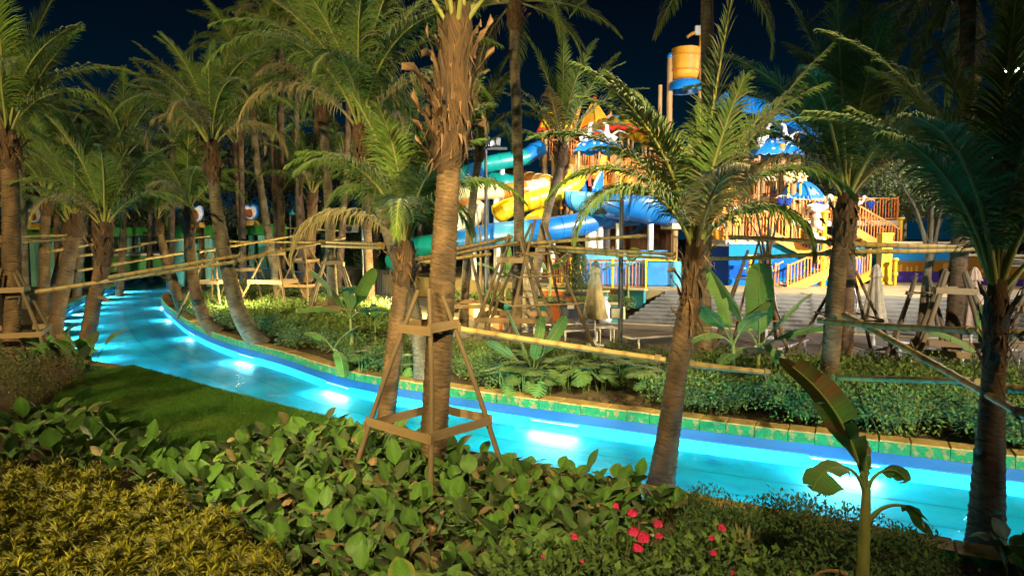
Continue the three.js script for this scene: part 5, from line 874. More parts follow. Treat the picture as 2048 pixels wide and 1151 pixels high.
palm({ seed: 12, d: 16.9, hero: 1, label: 'palm on the near left bank leaning to the right across the water view', pts: [[166, 722], [174, 680], [186, 610], [197, 560], [207, 505]], r0: .2, r1: .18, ring: .09, flare: .08, sheath: .95, bulge: 1.25, bracts: 12, bractScale: .7, fronds: 9, len: 2.9, leaf: .55, e0: 86, dr0: 20, explicit: [{ az: 185, elev: 74, droop: 60, len: .95, lift: 5, hang: .3 }, { az: 5, elev: 70, droop: 55, len: 1, lift: 5, hang: .4 }, { az: 20, elev: 86, droop: 20, len: 1 }, { az: 350, elev: 48, droop: 90, len: .8 }, { az: 180, elev: 40, droop: 95, len: .85 }] });
palm({ seed: 13, d: 16.2, hero: 1, label: 'straight palm at the left edge of the view with a bright yellow-green crown', pts: [[24, 728], [23, 600], [22, 480], [20, 380], [17, 315]], r0: .225, r1: .2, ring: .085, flare: .1, sheath: .8, bulge: 1.35, bracts: 16, bractScale: .7, fronds: 12, len: 3.8, leaf: .75, e0: 86, dr0: 15, tone: -.5, explicit: [{ az: 20, elev: 76, droop: 20, len: 1.05, hang: .4 }, { az: 5, elev: 56, droop: 20, len: .8, hang: .6 }, { az: 160, elev: 80, droop: 20, len: 1 }, { az: 300, elev: 82, droop: 30, len: 1 }] });
palm({ seed: 14, d: 20.2, label: 'low-crowned palm leaning right, just left of the leaning bank palm', pts: [[106, 678], [118, 610], [134, 530], [150, 460]], r0: .24, r1: .19, fronds: 14, len: 3.0, e0: 86 });
palm({ seed: 15, d: 24.6, label: 'thin palm with yellow-green petioles behind the left edge palm', pts: [[84, 640], [88, 560], [88, 480], [92, 420]], r0: .22, r1: .17, fronds: 15, len: 3.4, e0: 86 });
palm({ seed: 16, d: 25.5, label: 'palm with bare lower trunk leaning right, second from the left bank palms', pts: [[92, 636], [106, 580], [122, 520], [134, 470]], r0: .21, r1: .17, fronds: 12, len: 3.2, e0: 86 });
palm({ seed: 17, d: 33, label: 'pale palm trunk in the shade beyond the left bank, behind the others', pts: [[152, 596], [160, 520], [168, 440], [170, 400]], r0: .22, r1: .17, fronds: 16, len: 4, grey: 1 });
palm({ seed: 18, d: 28, label: 'tall shaded palm just right of the left edge palm', pts: [[50, 618], [46, 520], [42, 420], [40, 300]], r0: .2, r1: .16, fronds: 16, len: 4.2, grey: 1 });
palm({ seed: 19, wide: 1, d: 19.6, grey: 1, label: 'tall straight grey palm right of the thickest palm, crown cut by the top', pts: [[1030, 680], [1034, 600], [1037, 500], [1038, 400], [1034, 250], [1029, 120], [1029, 40]], r0: .18, r1: .145, ring: .1, hero: 1, sheath: .9, bulge: 1.6, bracts: 14, bractScale: .7, fronds: 16, len: 3.9, e0: 80, e1: -25, dr1: 80, explicit: [{ az: 185, elev: -5, droop: 50, len: .8 }, { az: 355, elev: -15, droop: 50, len: .65 }] });
palm({ seed: 20, wide: 1, d: 23.8, hero: 1, grey: 1, n: 56, label: 'palm leaning right with a compact round crown in front of the slide tower', pts: [[1058, 645], [1068, 570], [1082, 490], [1096, 420], [1112, 360], [1122, 318]], r0: .2, r1: .15, sheath: .8, bulge: 1.75, bracts: 14, bractScale: .7, fronds: 6, len: 3.7, leaf: .62, w: .042, e0: 86, e1: 45, dr0: 15, dr1: 60, explicit: [{ az: 10, elev: 74, droop: 50, len: 1 }, { az: 170, elev: 62, droop: 55, len: .85 }, { az: 350, elev: 58, droop: 60, len: .95 }, { az: 200, elev: 82, droop: 30, len: 1.05 }, { az: 180, elev: 30, droop: 60, len: .7, hang: 1.2 }, { az: 300, elev: 80, droop: 50, len: 1 }, { az: 20, elev: 40, droop: 60, len: .8 }] });
palm({ seed: 21, d: 21.5, grey: 1, label: 'slim grey palm right behind the thickest palm, tied in a tripod', pts: [[926, 663], [930, 580], [938, 480], [948, 380], [958, 310]], r0: .17, r1: .13, fronds: 12, len: 3.2, e0: 80, hang: 1.4 });
palm({ seed: 22, d: 16.2, grey: 1, label: 'tall straight grey palm rising behind the shaggy young palm to the top of the view', pts: [[1406, 728], [1406, 620], [1408, 520], [1412, 380], [1416, 200], [1415, 60], [1414, -60]], r0: .23, r1: .15, ring: .11, fronds: 14, len: 3.4, e0: 80, e1: -20, dr1: 70 });
palm({ seed: 23, d: 11.4, hero: 1, tone: .7, label: 'palm with teal-lit trunk and big dark crown, right of the lily mural', pts: [[1655, 838], [1658, 770], [1664, 680], [1672, 590], [1680, 510], [1688, 462]], r0: .165, r1: .15, ring: .075, flare: .1, sheath: .8, bulge: 1.25, bracts: 10, bractScale: .6, fronds: 16, len: 3.5, leaf: .65, e0: 88, dr0: 20, hang: 1.2, explicit: [{ az: 195, elev: 60, droop: 55, len: 1 }, { az: 350, elev: 62, droop: 45, len: 1.1 }, { az: 260, elev: 84, droop: 22, len: 1.0, hang: .5 }, { az: 10, elev: 45, droop: 70, len: 1 }, { az: 170, elev: 84, droop: 30, len: 1.1 }, { az: 30, elev: 78, droop: 35, len: 1.1 }] });
palm({ seed: 24, d: 15.4, label: 'thin palm trunk close behind the teal-lit palm', pts: [[1692, 738], [1696, 640], [1700, 520], [1706, 400], [1714, 280]], r0: .15, r1: .12, fronds: 12, len: 2.6, tone: .5 });
palm({ seed: 25, wide: 1, d: 14.2, label: 'tall dark palm with a hanging crown at the top right, inside a wooden support', pts: [[1900, 765], [1908, 660], [1916, 560], [1924, 420], [1930, 260], [1936, 90], [1936, -10]], r0: .19, r1: .15, tone: .8, fronds: 22, len: 3.4, e0: 60, e1: -45, dr1: 80, hang: 1.4, explicit: [{ az: 182, elev: 5, droop: 50 }, { az: 0, elev: 0, droop: 50 }, { az: 230, elev: -10, droop: 45 }] });
// background palms filling the dark grove
srand(4242);
const grove = [[250, 330, 34], [345, 300, 38], [400, 250, 40], [470, 300, 42], [545, 300, 36], [590, 160, 34], [560, 90, 30], [640, 110, 28], [700, 150, 33], [690, 350, 38], [760, 320, 40], [720, 60, 26], [810, 300, 36], [180, 320, 36], [110, 330, 34], [225, 420, 42], [300, 390, 46], [600, 380, 44], [480, 150, 36], [840, 400, 44]];
const ORD = ['first', 'second', 'third', 'fourth', 'fifth', 'sixth', 'seventh', 'eighth', 'ninth', 'tenth', 'eleventh', 'twelfth', 'thirteenth', 'fourteenth', 'fifteenth', 'sixteenth', 'seventeenth', 'eighteenth', 'nineteenth', 'twentieth'], groveRank = grove.map((g) => grove.filter((h) => h[0] < g[0]).length + grove.slice(0, grove.indexOf(g)).filter((h) => h[0] === g[0]).length);
for (const [k, [u, v, d]] of grove.entries()) { const bu = u + rr(-30, 30); palm({ seed: 60 + k, name: 'grove_palm', d, label: 'palm of the dark grove behind the kiosks, ' + ORD[groveRank[k]] + ' crown from the left', group: 'palms of the dark grove', pts: [[bu, HORIZON + 4140 / d], [lerp(bu, u, .6), lerp(HORIZON + 4140 / d, v, .5)], [u, v]], r0: .2, r1: .14, ring: .2, bracts: 5, fronds: 18, len: rr(3.6, 4.6), hang: 1.3, tone: .3 }); }
const groveBush = shrubKind(0, { R: 2.4, H: 4.2, n: 1500, L: .34, w: .16, c0: [.03, .055, .012], c1: [.055, .085, .015], lumps: 12, seed: 33 });
// broadleaf trees
function broadTree(label, base, H, R, o = {}) {
  const t = thing(o.name ?? 'broadleaf_tree', label, 'tree', base, o.group); srand(o.seed); const g = new Geo(); const top = V(o.lean ?? 0, H * .55, 0), tips = [];
  g.tube(curve([V(0, 0, 0), V((o.lean ?? 0) * .3, H * .25, .03), top], 10), (q) => lerp(o.r ?? .09, (o.r ?? .09) * .6, q), 9); mesh('trunk', g, mats.bark, t);
  for (let k = 0; k < (o.limbs ?? 6); k++) { const a = k * 2.4 + (o.seed ?? 0), e = V(top.x + Math.cos(a) * R * rr(.4, .8), H * rr(.7, .98), Math.sin(a) * R * rr(.4, .8)); tips.push(e); mesh('limb', new Geo().tube(curve([top.clone().setY(H * rr(.38, .55)), top.clone().lerp(e, .5).add(V(0, .1, 0)), e], 8), (q) => lerp((o.r ?? .09) * .5, .008, q), 6), mats.bark, t); }
  const f = new Geo(); for (let k = 0; k < (o.n ?? 900); k++) { const e = tips[(rnd() * tips.length) | 0], s = R * (o.cl ?? .42), q = V(rr(-1, 1), rr(-.8, .8), rr(-1, 1)); if (q.length() > 1.1) continue; const p = e.clone().addScaledVector(q, s), kk = rr(.6, 1.3); f.color(...mix3(o.c0 ?? [.06, .10, .02], o.c1 ?? [.12, .15, .025], rnd()).map((x) => x * kk)); leafQuad(f, p, V(rr(-1, 1), rr(-.9, .4), rr(-1, 1)).normalize(), V(rr(-.5, .5), 1, rr(-.5, .5)).normalize(), (o.L ?? .12) * rr(.7, 1.3), (o.L ?? .12) * .55); }
  mesh('crown', f, mats.shrubLeaf, t); return t;
}
broadTree('forked young tree with few leaves, tied in a support before the lily mural', G(1522, 690).setY(0), 4.4, 1.2, { seed: 71, n: 120, L: .13, limbs: 5, lean: .1, r: .1, c0: [.04, .05, .015], c1: [.07, .08, .02] });
broadTree('young tree with a round tied support, right of the middle closed umbrella', G(1836, 748).setY(0), 5.2, 1.3, { seed: 72, n: 500, L: .12, limbs: 6, lean: .15, r: .12, c0: [.03, .06, .015], c1: [.05, .08, .02] });
broadTree('thin bare sapling lit yellow between the thickest palm and the tall grey palm', G(962, 640).setY(0), 5.4, .5, { seed: 73, n: 70, L: .16, limbs: 3, r: .055, c0: [.1, .15, .03], c1: [.14, .2, .04] });
srand(77); for (const [k, [u, d, H, R]] of [[1660, 50, 8, 3], [1740, 47, 7.5, 3.2], [1810, 52, 8.5, 3.6], [1870, 46, 7, 3], [1940, 50, 8, 3.4], [2010, 48, 8, 3.4], [2080, 50, 9, 3.6], [1110, 60, 7, 3], [1170, 62, 6.5, 2.6], [1380, 58, 8, 3]].entries()) { const p = P(u, 470, d).setY(TOP - .9); broadTree('leafy tree behind the playground, lit yellow-green by the floodlights', p, H, R, { name: 'background_tree', group: 'trees behind the playground', seed: 100 + k, n: 2600, L: .3, limbs: 9, r: .16, cl: .5, c0: [.07, .11, .02], c1: [.14, .17, .03] }); }
srand(78); for (let k = 0; k < 28; k++) { if (k < 15) { const p = P(lerp(-60, 900, k / 14) + rr(-20, 20), 470, rr(60, 72)).setY(0); broadTree('dark leafy tree far behind the kiosks and the palm grove', p, rr(9, 12), rr(4, 5), { name: 'grove_tree', group: 'dark trees behind the palm grove', seed: 200 + k, n: 2400, L: .5, limbs: 10, r: .2, cl: .62, c0: [.035, .06, .012], c1: [.06, .09, .016] }); } placeShrub(groveBush, 'grove_bush', 'dark tall bush filling the space between the grove trees', 'bush', P(lerp(-30, 870, k / 27), 470, 57 + 6 * (k % 2)).setY(0), 1.25, 'dark bushes behind the palm grove'); }
broadTree('leafy tree outside the view at the left, shading the bed by the lawn', V(-8.3, 0, .6), 6.2, 1.5, { seed: 230, n: 2600, L: .16, limbs: 9, cl: .6 });
// ---------- bamboo rails ----------
srand(17);
for (const [l, a, b, r, t] of [
  ['long bamboo pole rising from the left edge palm to the bent palms', [10, 593, 15.9], [470, 523, 18.3], .055],
  ['bamboo pole lying just above the long left one, behind the leaning bank palm', [215, 555, 16.8], [477, 511, 18.4], .055],
  ['bamboo pole rising from the right bent palm to the straight grey palm', [428, 530, 18.4], [690, 474, 21.8], .055],
  ['bamboo pole from the straight grey palm to the grey bent palm, upper of two', [640, 482, 22], [768, 488, 16], .05],
  ['bamboo pole from the straight grey palm to the grey bent palm, lower of two', [645, 491, 22], [766, 495, 15.8], .05],
  ['bamboo pole rising behind the thickest palm to the tall grey palm, upper one', [905, 499, 15], [1023, 473, 19.2], .055],
  ['bamboo pole rising behind the thickest palm to the tall grey palm, lower one', [826, 520, 13.6], [1050, 482, 19.3], .055],
  ['short bamboo pole end below the two poles behind the thickest palm', [822, 528, 13.6], [980, 508, 15.5], .045],
  ['top bamboo pole between the tall straight grey palm and the shaggy young palm', [1020, 489, 19.3], [1292, 471, 16.8], .05],
  ['middle bamboo pole between the tall straight grey palm and the shaggy young palm', [1040, 488, 19.3], [1350, 508, 16.2], .05],
  ['bottom bamboo pole between the tall straight grey palm and the shaggy young palm', [1098, 498, 18.8], [1350, 517, 16], .045],
  ['bamboo pole crossing the orange stair and lily mural, upper one', [1462, 474, 16.2], [1674, 485, 11.6], .045],
  ['bamboo pole crossing the lily mural, lower one', [1418, 517, 16], [1672, 505, 11.6], .045],
  ['bamboo pole stub right of the teal-lit palm at mural height', [1660, 504, 11.5], [1732, 508, 12.2], .045],
  ['bamboo pole crossing the right wall paintings, upper one', [1704, 488, 11.8], [1978, 494, 14], .045],
  ['bamboo pole crossing the right wall paintings, lower one', [1706, 502, 11.8], [1976, 497, 14], .045],
  ['bright bamboo rail running behind the thickest palm to the shaggy young palm', [812, 640, 10.3], [1348, 722, 8.5], .05, 1.15],
  ['bamboo rail from the shaggy young palm to the drooping front banana leaf', [1374, 727, 8.6], [1538, 744, 9.0], .045],
  ['bamboo rail behind the front banana plant, ending at the right palm', [1622, 754, 11.2], [1956, 763, 7.4], .045],
  ['pale bamboo rail across the dark steps, left of the right palm', [1640, 640, 11.2], [1962, 661, 7.2], .045],
  ['bamboo rail stub right of the right palm, upper one', [2002, 775, 6.9], [2120, 782, 6.5], .045],
  ['bamboo rail stub right of the right palm, middle one', [2005, 664, 7.0], [2130, 668, 6.6], .042],
  ['slanting bamboo brace from the teal-lit palm down across the right palm', [1690, 629, 11.1], [2075, 846, 5.7], .047],
  ['bamboo pole in the shade at far left, topmost', [-10, 474, 22], [140, 470, 25], .05, .8],
  ['bamboo pole in the shade at far left, second from the top', [-10, 482, 20], [130, 478, 24], .05, .8],
  ['bamboo pole behind the left palms at fence height', [36, 484, 20], [130, 479, 24], .04, .7],
  ['bamboo pole from the left palm cluster past the leaning bank palm, upper', [96, 503, 20], [215, 484, 24], .045],
  ['bamboo pole from the left palm cluster past the leaning bank palm, lower', [150, 541, 20.5], [232, 527, 24], .045],
  ['bamboo pole in front of the green bridge wall, lower one', [222, 529, 22], [402, 499, 24], .05],
  ['bamboo pole in front of the bridge fence, upper one', [156, 512, 22], [300, 486, 27], .045],
  ['bamboo pole between the left bent palm and the leaning tall palm', [396, 503, 21.5], [592, 471, 27], .05],
  ['bamboo pole behind the bent palms at kiosk height', [280, 488, 26], [420, 472, 28], .045],
  ['level bamboo pole right of the leaning tall palm', [452, 482, 27], [640, 484, 26], .045],
  ['bamboo pole in front of the kiosk pillars, far', [560, 455, 34], [690, 462, 36], .05, .8],
  ['thin bamboo pole by the air conditioner', [680, 456, 38], [716, 447, 38], .05]]) bamboo(l, a, b, r, t ?? 1);
// ---------- wooden tree supports ----------
srand(23);
const foot = (u, v) => G(u, v).setY(0);
support('wooden support round the thickest palm, with pale boards in front, nearest the camera', foot(862, 962), { h: 2.15, rb: .95, rt: .2, n: 4, rot: 276, boards: [.74, 1.9], r: .031, bt: .105 });
support('wooden support round the left edge palm', foot(24, 728), { h: 2.0, rb: 1.25, rt: .3, n: 4, rot: 250, boards: [.75, 1.75], r: .04, bt: .12 });
support('wide wooden support round the leaning tall palm on the left hedge', foot(553, 632), { h: 2.4, rb: 1.75, rt: .35, n: 3, rot: 300, boards: [1.3, 2.35], r: .04, bt: .13 });
support('wooden support round the yellow-lit palm', foot(612, 622), { h: 2.3, rb: 1.4, rt: .3, n: 4, rot: 20, boards: [1.05, 2.0], r: .04, bt: .11 });
support('wooden support round the straight grey palm by the banana', foot(668, 655), { h: 2.3, rb: 1.25, rt: .3, n: 4, rot: 235, boards: [.75, 2.1], r: .045, bt: .12 });
support('wooden support in the shade behind the bent palms', foot(432, 632), { h: 2.2, rb: 1.3, rt: .3, n: 4, rot: 30, boards: [1.3, 2.1], r: .04, bt: .12 });
support('wooden support in the shade between the bent palms and the wide support', foot(494, 618), { h: 2.2, rb: 1.4, rt: .3, n: 4, rot: 50, boards: [1.6], r: .04, bt: .12 });
support('wooden support round the slim grey palm behind the thickest palm', foot(926, 672), { h: 2.6, rb: 1.15, rt: .28, n: 4, rot: 320, boards: [.95, 2.5], r: .045, bt: .12 });
support('wooden support round the tall straight grey palm, with a crossing pale board', foot(1030, 690), { h: 2.8, rb: 1.6, rt: .3, n: 4, rot: 35, boards: [.8, 2.35], r: .045, bt: .14 });
support('wooden support round the leaning slide-tower palm, crossed poles', foot(1075, 690), { h: 3.2, rb: 1.7, rt: .25, n: 4, rot: 330, boards: [1.2, 1.9, 2.5], r: .045, round: true });
support('wooden support behind the banana pair at the hedge', foot(1500, 705), { h: 2.4, rb: 1.3, rt: .25, n: 4, rot: 25, boards: [.9, 1.9], r: .04, round: true });
support('wooden support round the forked young tree before the mural', foot(1524, 690), { h: 2.7, rb: .75, rt: .18, n: 3, rot: 280, boards: [2.2], r: .035, round: true });
support('wooden support round the thin palm behind the teal-lit palm', foot(1692, 732), { h: 2.1, rb: 1.3, rt: .2, n: 4, rot: 35, boards: [1.15], r: .04, round: true });
support('round tied support of the young tree right of the middle umbrella', foot(1836, 748), { h: 1.95, rb: .95, rt: .22, n: 4, rot: 20, boards: [1.75], r: .04, round: true });
support('heavy wooden support with a pale top board round the tall dark palm at right', foot(1900, 775), { h: 2.1, rb: 1.2, rt: .3, n: 4, rot: 290, boards: [.75, 1.95], r: .05, bt: .12 });
support('wooden support at the right edge behind the young palm', foot(2060, 760), { h: 2.2, rb: 1.2, rt: .3, n: 4, rot: 30, boards: [.8, 1.5], r: .045, bt: .1 });
// ---------- plaza furniture ----------
umbrella('cream closed umbrella on the left, in front of the black bin', G(1190, 692).setY(0), 2.32, 1.15, 1);
umbrella('cream closed umbrella in front of the steps, right of the teal-lit palm', G(1747, 697).setY(0), 2.25, 1.15, 2);
umbrella('pinkish closed umbrella at the far right before the rock mural', G(1942, 705).setY(0), 2.2, 1.15, 3, M('clothPink', [.62, .44, .33], .9, { rx: 1.5, bump: .003, brx: 9 }));
umbrella('grey closed umbrella behind the forked young tree', G(1532, 676).setY(0), 2.35, 1.0, 4);
umbrella('cream closed umbrella half hidden by the tall grey palm', G(1052, 662).setY(0), 2.3, 1.0, 5);
lounger('brown and white sun lounger left of the lamp post', G(1168, 676).setY(0), 22);
lounger('brown and white sun lounger right of the lamp post', G(1312, 690).setY(0), 24);
lounger('sun lounger behind the banana pair', G(1565, 708).setY(0), 48, 18);
lounger('sun lounger facing us below the wide closed umbrella', G(1748, 722).setY(0), 285, 20);
lounger('sun lounger right of the tied young tree', G(1885, 720).setY(0), 285, 22);
lounger('sun lounger at the far left of the plaza behind the crossed poles', G(1110, 664).setY(0), 14, 8);
lounger('sun lounger at the right edge, mostly hidden by the young palm', G(2040, 720).setY(0), 290, 18);
sideTable('small white side table by the left umbrella pole', G(1211, 684).setY(0), 10);
sideTable('small cream side table right of the facing lounger', G(1800, 722).setY(0), 20);
sideTable('small white side table at the right edge', G(2010, 735).setY(0), 5);
lampPost('dark lamp post with a switch box, between the loungers', G(1240, 697).setY(0), 4.1, { r: .065, box: true, arms: [[-1, .1]], armY: .95, drop: .35 });
lampPost('bright steel lamp post with a bell shade by the path on the left', G(727, 588).setY(0), 4.2, { r: .07, mat: mats.metal, arms: [[-.9, 0]], armY: 1.0, drop: .2, bell: M('greyTeal', [.12, .24, .25], .5, { rx: 1 }) });
lampPost('lamp post with a turquoise bell shade in front of the dark grove', G(583, 572).setY(0), 4.4, { r: .05, arms: [[.3, .2]], armY: 1.0, drop: .2, bell: M('shadeTeal', [.03, .30, .34], .5, { rx: 1 }) });
{ const b = plan(7.6, -.2, 0), t = thing('step_handrail', 'dark steel handrail on the steps beside the teal-lit palm', 'handrail', b); const q = (s, tt, y) => plan(7.6 + s, -.2 + tt, y).sub(b); for (const s of [0]) { mesh('rail', new Geo().tube(curve([q(s, .1, .55), q(s, .1, .9), q(s, 1.4, 1.45), q(s, 2.7, 1.9), q(s, 3.0, 1.9)], 20), .028, 8), mats.metal, t); for (const [tt, y0, y1] of [[.1, 0, .9], [1.4, .5, 1.45], [2.7, .92, 1.9]]) mesh('post', new Geo().tube([q(s, tt, y0), q(s, tt, y1)], .025, 8), mats.metal, t); } }
// ---------- planting ----------
srand(31);
const hedgeA = [0, 1, 2, 3].map((k) => shrubKind(k, { R: .58, H: .62, n: 900, L: .085, w: .045, c0: [.06, .115, .012], c1: [.13, .19, .02], lumps: 8, seed: 40 + k }));
const hedgeB = [0, 1, 2, 3].map((k) => shrubKind(k, { R: .55, H: .72, n: 1150, L: .062, w: .032, c0: [.055, .115, .012], c1: [.12, .19, .02], lumps: 8, seed: 50 + k }));
const hedgeC = [0, 1, 2].map((k) => shrubKind(k, { R: .45, H: .52, n: 760, L: .055, w: .026, c0: [.045, .095, .012], c1: [.09, .15, .018], lumps: 8, seed: 60 + k }));
const inPoly = (x, y, r) => { let c = false; for (let i = 0, j = r.length - 1; i < r.length; j = i++) { const [xi, yi] = r[i], [xj, yj] = r[j]; if ((yi > y) !== (yj > y) && x < (xj - xi) * (y - yi) / (yj - yi) + xi) c = !c; } return c; };
const ringOf = (uv) => uv.map(([u, v]) => { const p = G(u, v); return [p.x, -p.z]; });
function scatter(ring, gap, f, jit = .35) { const xs = ring.map((r) => r[0]), ys = ring.map((r) => r[1]); let n = 0; for (let y = Math.min(...ys); y < Math.max(...ys); y += gap * .87) { n++; for (let x = Math.min(...xs) + (n % 2) * gap / 2; x < Math.max(...xs); x += gap) { const a = x + rr(-jit, jit) * gap, b = y + rr(-jit, jit) * gap; if (inPoly(a, b, ring)) f(V(a, 0, -b)); } } }
scatter(ringOf([[352, 622], [400, 604], [470, 585], [560, 578], [640, 584], [705, 600], [780, 640], [800, 690], [742, 722], [640, 706], [560, 690], [520, 672], [440, 655], [392, 640]]), .78, (p) => { const d = -p.z, w = d > 25 ? p.x < -9 ? 'at the back of the left bed by the shaded supports' : 'round the yellow-lit palm and the path fence' : d > 20.5 ? p.x < -8.6 ? 'round the feet of the two bent palms' : 'round the wide wooden support' : p.x < -5.6 ? 'along the coping right of the bent palms' : 'behind the banana left of centre'; placeShrub(hedgeA[(rnd() * 4) | 0], 'hedge_shrub', 'bright yellow-green leafy shrub ' + w, 'shrub', p, 1, 'left bed shrubs ' + w); });
scatter(ringOf([[690, 738], [742, 728], [800, 716], [870, 724], [960, 732], [1100, 738], [1160, 748], [1140, 776], [1010, 782], [900, 770], [800, 756]]), .58, (p) => placeShrub(hedgeB[(rnd() * 4) | 0], 'bed_shrub', 'mid-green leafy shrub on the far bank behind the thickest palm', 'shrub', p, .95, 'shrubs on the far bank behind the thickest palm'));
scatter(ringOf([[880, 726], [960, 716], [1100, 720], [1250, 722], [1330, 735], [1420, 770], [1360, 800], [1300, 786], [1220, 764], [1100, 745]]), .55, (p) => placeShrub(hedgeC[(rnd() * 3) | 0], 'plaza_hedge', 'low dark clipped shrub along the plaza edge behind the split-leaved plants', 'shrub', p, .95, 'low dark shrubs along the plaza edge'));
scatter(ringOf([[1330, 822], [1362, 775], [1450, 765], [1560, 775], [1680, 780], [1800, 788], [1930, 800], [2060, 820], [2130, 925], [1950, 893], [1700, 868], [1500, 846], [1400, 834]]), .55, (p) => { const w = p.x < 4.1 ? 'below the banana pair, right of the shaggy young palm' : p.x < 5.9 ? 'behind the front banana leaf, round the teal-lit palm' : p.x < 8 ? 'between the teal-lit palm and the right palm' : 'behind the right palm at the edge'; placeShrub(hedgeB[(rnd() * 4) | 0], 'bank_hedge', 'dense small-leaved far-bank shrub ' + w, 'shrub', p, 1.05, 'far-bank shrubs ' + w); });
scatter(ringOf([[1560, 760], [1640, 740], [1760, 742], [1900, 750], [2060, 764], [2060, 800], [1800, 780], [1620, 776]]), .6, (p) => placeShrub(hedgeC[(rnd() * 3) | 0], 'plaza_hedge', 'low dark shrub before the loungers on the right', 'shrub', p, .9, 'low dark shrubs before the right loungers'));
scatter(ringOf([[1000, 630], [1080, 612], [1120, 618], [1180, 628], [1240, 622], [1300, 628], [1250, 640], [1100, 640]]).map((p) => p), .9, (p) => placeShrub(hedgeA[(rnd() * 4) | 0], 'planter_shrub', 'round yellow-green shrub in the planters left of the steps', 'shrub', p.setY(.3), .8, 'shrubs in the planters'));
for (const [u, v, y] of [[1120, 586, .85], [1145, 590, .85], [1230, 596, .8], [1255, 600, .8], [1165, 572, .95]]) placeShrub(hedgeA[(rnd() * 4) | 0], 'planter_shrub', 'round yellow-green shrub in the upper planter under the bar fence', 'shrub', P(u, v, 26).setY(y - .3), .8, 'shrubs in the upper planter');
for (const [u, v] of [[905, 600], [930, 590], [960, 588], [985, 596], [895, 615], [950, 605], [1000, 590]]) placeShrub(hedgeA[(rnd() * 4) | 0], 'planter_shrub', 'loose bright shrub behind the zigzag wall', 'shrub', P(u, v, 27).setY(0), 1.3, 'shrubs behind the zigzag wall');
{ const t = thing('conifer', 'dark green conical conifer left of the closed umbrella, against the bar fence', 'conifer', P(1157, 572, 25.6).setY(.6)); srand(81); const g = new Geo(); for (let k = 0; k < 3200; k++) { const y = Math.pow(rnd(), 1.2) * 1.9, a = rr(0, 6.3), r = (.58 * Math.pow(1 - y / 2.0, .75) + .03) * rr(.6, 1.1) * (1 + .18 * Math.sin(a * 5 + y * 7)); const kk = rr(.6, 1.3); g.color(.028 * kk, .06 * kk, .014 * kk); leafQuad(g, V(Math.cos(a) * r, y + .1, Math.sin(a) * r), V(Math.cos(a) * .5, 1, Math.sin(a) * .5).normalize(), V(Math.cos(a), .2, Math.sin(a)), .1, .035); } mesh('foliage', g, mats.shrubLeaf, t); mesh('trunk', new Geo().tube([V(0, 0, 0), V(0, 1.8, 0)], .04, 6), mats.bark, t); }
// split-leaved plants
function splitLeafGeo(sd) { srand(sd); const g = new Geo(), c = [.085, .17, .022], L = rr(.3, .4), W = L * 1.0; g.color(...c).tube(curve([V(0, 0, 0), V(.05, .3, 0), V(.16, .48, 0)], 6), .007, 4, false); const o = V(.16, .48, 0), a = rr(.1, .7); for (let s = -1; s <= 1; s += 2) for (let k = 0; k < 7; k++) { const t = k / 6, b = o.clone().add(V(Math.cos(a) * L * t, -Math.sin(a) * L * t * .8, 0)), ln = W * .55 * Math.sin(Math.PI * (t * .8 + .16)), d = V(Math.cos(a) * .45, -.22 - .1 * t, s).normalize(), w = L / 6 * .72; const e = b.clone().addScaledVector(d, ln), k2 = rr(.8, 1.2); g.color(c[0] * k2, c[1] * k2, c[2]); const ax = V(Math.cos(a), -Math.sin(a) * .8, 0); const q = [b, b.clone().addScaledVector(ax, L / 6), e.clone().addScaledVector(ax, w * .55), e.clone().addScaledVector(ax, -w * .1)].map((p) => g.v(p.x, p.y, p.z)); g.quad(...q); } return g.build(); }
const splits = Array.from({ length: 6 }, (_, k) => splitLeafGeo(700 + k));
srand(83);
function splitPlant(pos, s, label, group) { const t = thing('split_leaved_plant', label, 'plant', pos, group); for (let k = 0; k < 11; k++) { const m = mesh('leaf', splits[k % 6], mats.shrubLeaf, t); m.rotation.set(rr(-.25, .25), k * 2.4 + rr(-.4, .4), rr(-.2, .5)); const q = rr(.7, 1.25); m.scale.set(q, q, q); m.position.set(rr(-.12, .12), 0, rr(-.12, .12)); } t.scale.setScalar(s); }
for (const [u, v] of [[1000, 765], [1030, 775], [1060, 768], [1095, 778], [1130, 780], [1165, 784], [1200, 783], [1230, 778], [1255, 772], [1015, 790], [1050, 792], [1090, 796], [1310, 800], [1290, 792], [1010, 752], [1120, 758], [1180, 762], [1220, 758], [1090, 755], [1280, 768]]) splitPlant(G(u, v), 1, 'split-leaved plant in the far-bank bed right of the thickest palm', 'split-leaved plants right of the thickest palm');
for (const [u, v] of [[728, 752], [760, 745], [745, 735], [800, 752], [828, 760]]) splitPlant(G(u, v), .95, 'split-leaved plant on the far bank left of the thickest palm', 'split-leaved plants left of the thickest palm');
for (const [u, v] of [[414, 628], [432, 640], [402, 640]]) splitPlant(G(u, v), .9, 'small pale split-leaved plant at the foot of the bent palms', 'plants at the foot of the bent palms');
{ srand(84); for (let k = 0; k < 26; k++) { const p = G(rr(1130, 1300), rr(798, 822)), r = rr(.03, .09); solo('soil_clod', new Geo().ball(0, r * .4, 0, r * rr(.8, 1.4), r * .7, r, 8), mats.soil, 'lump of bare soil on the far bank beside the split-leaved plants', 'soil clod', p, 'soil lumps on the far bank'); } }
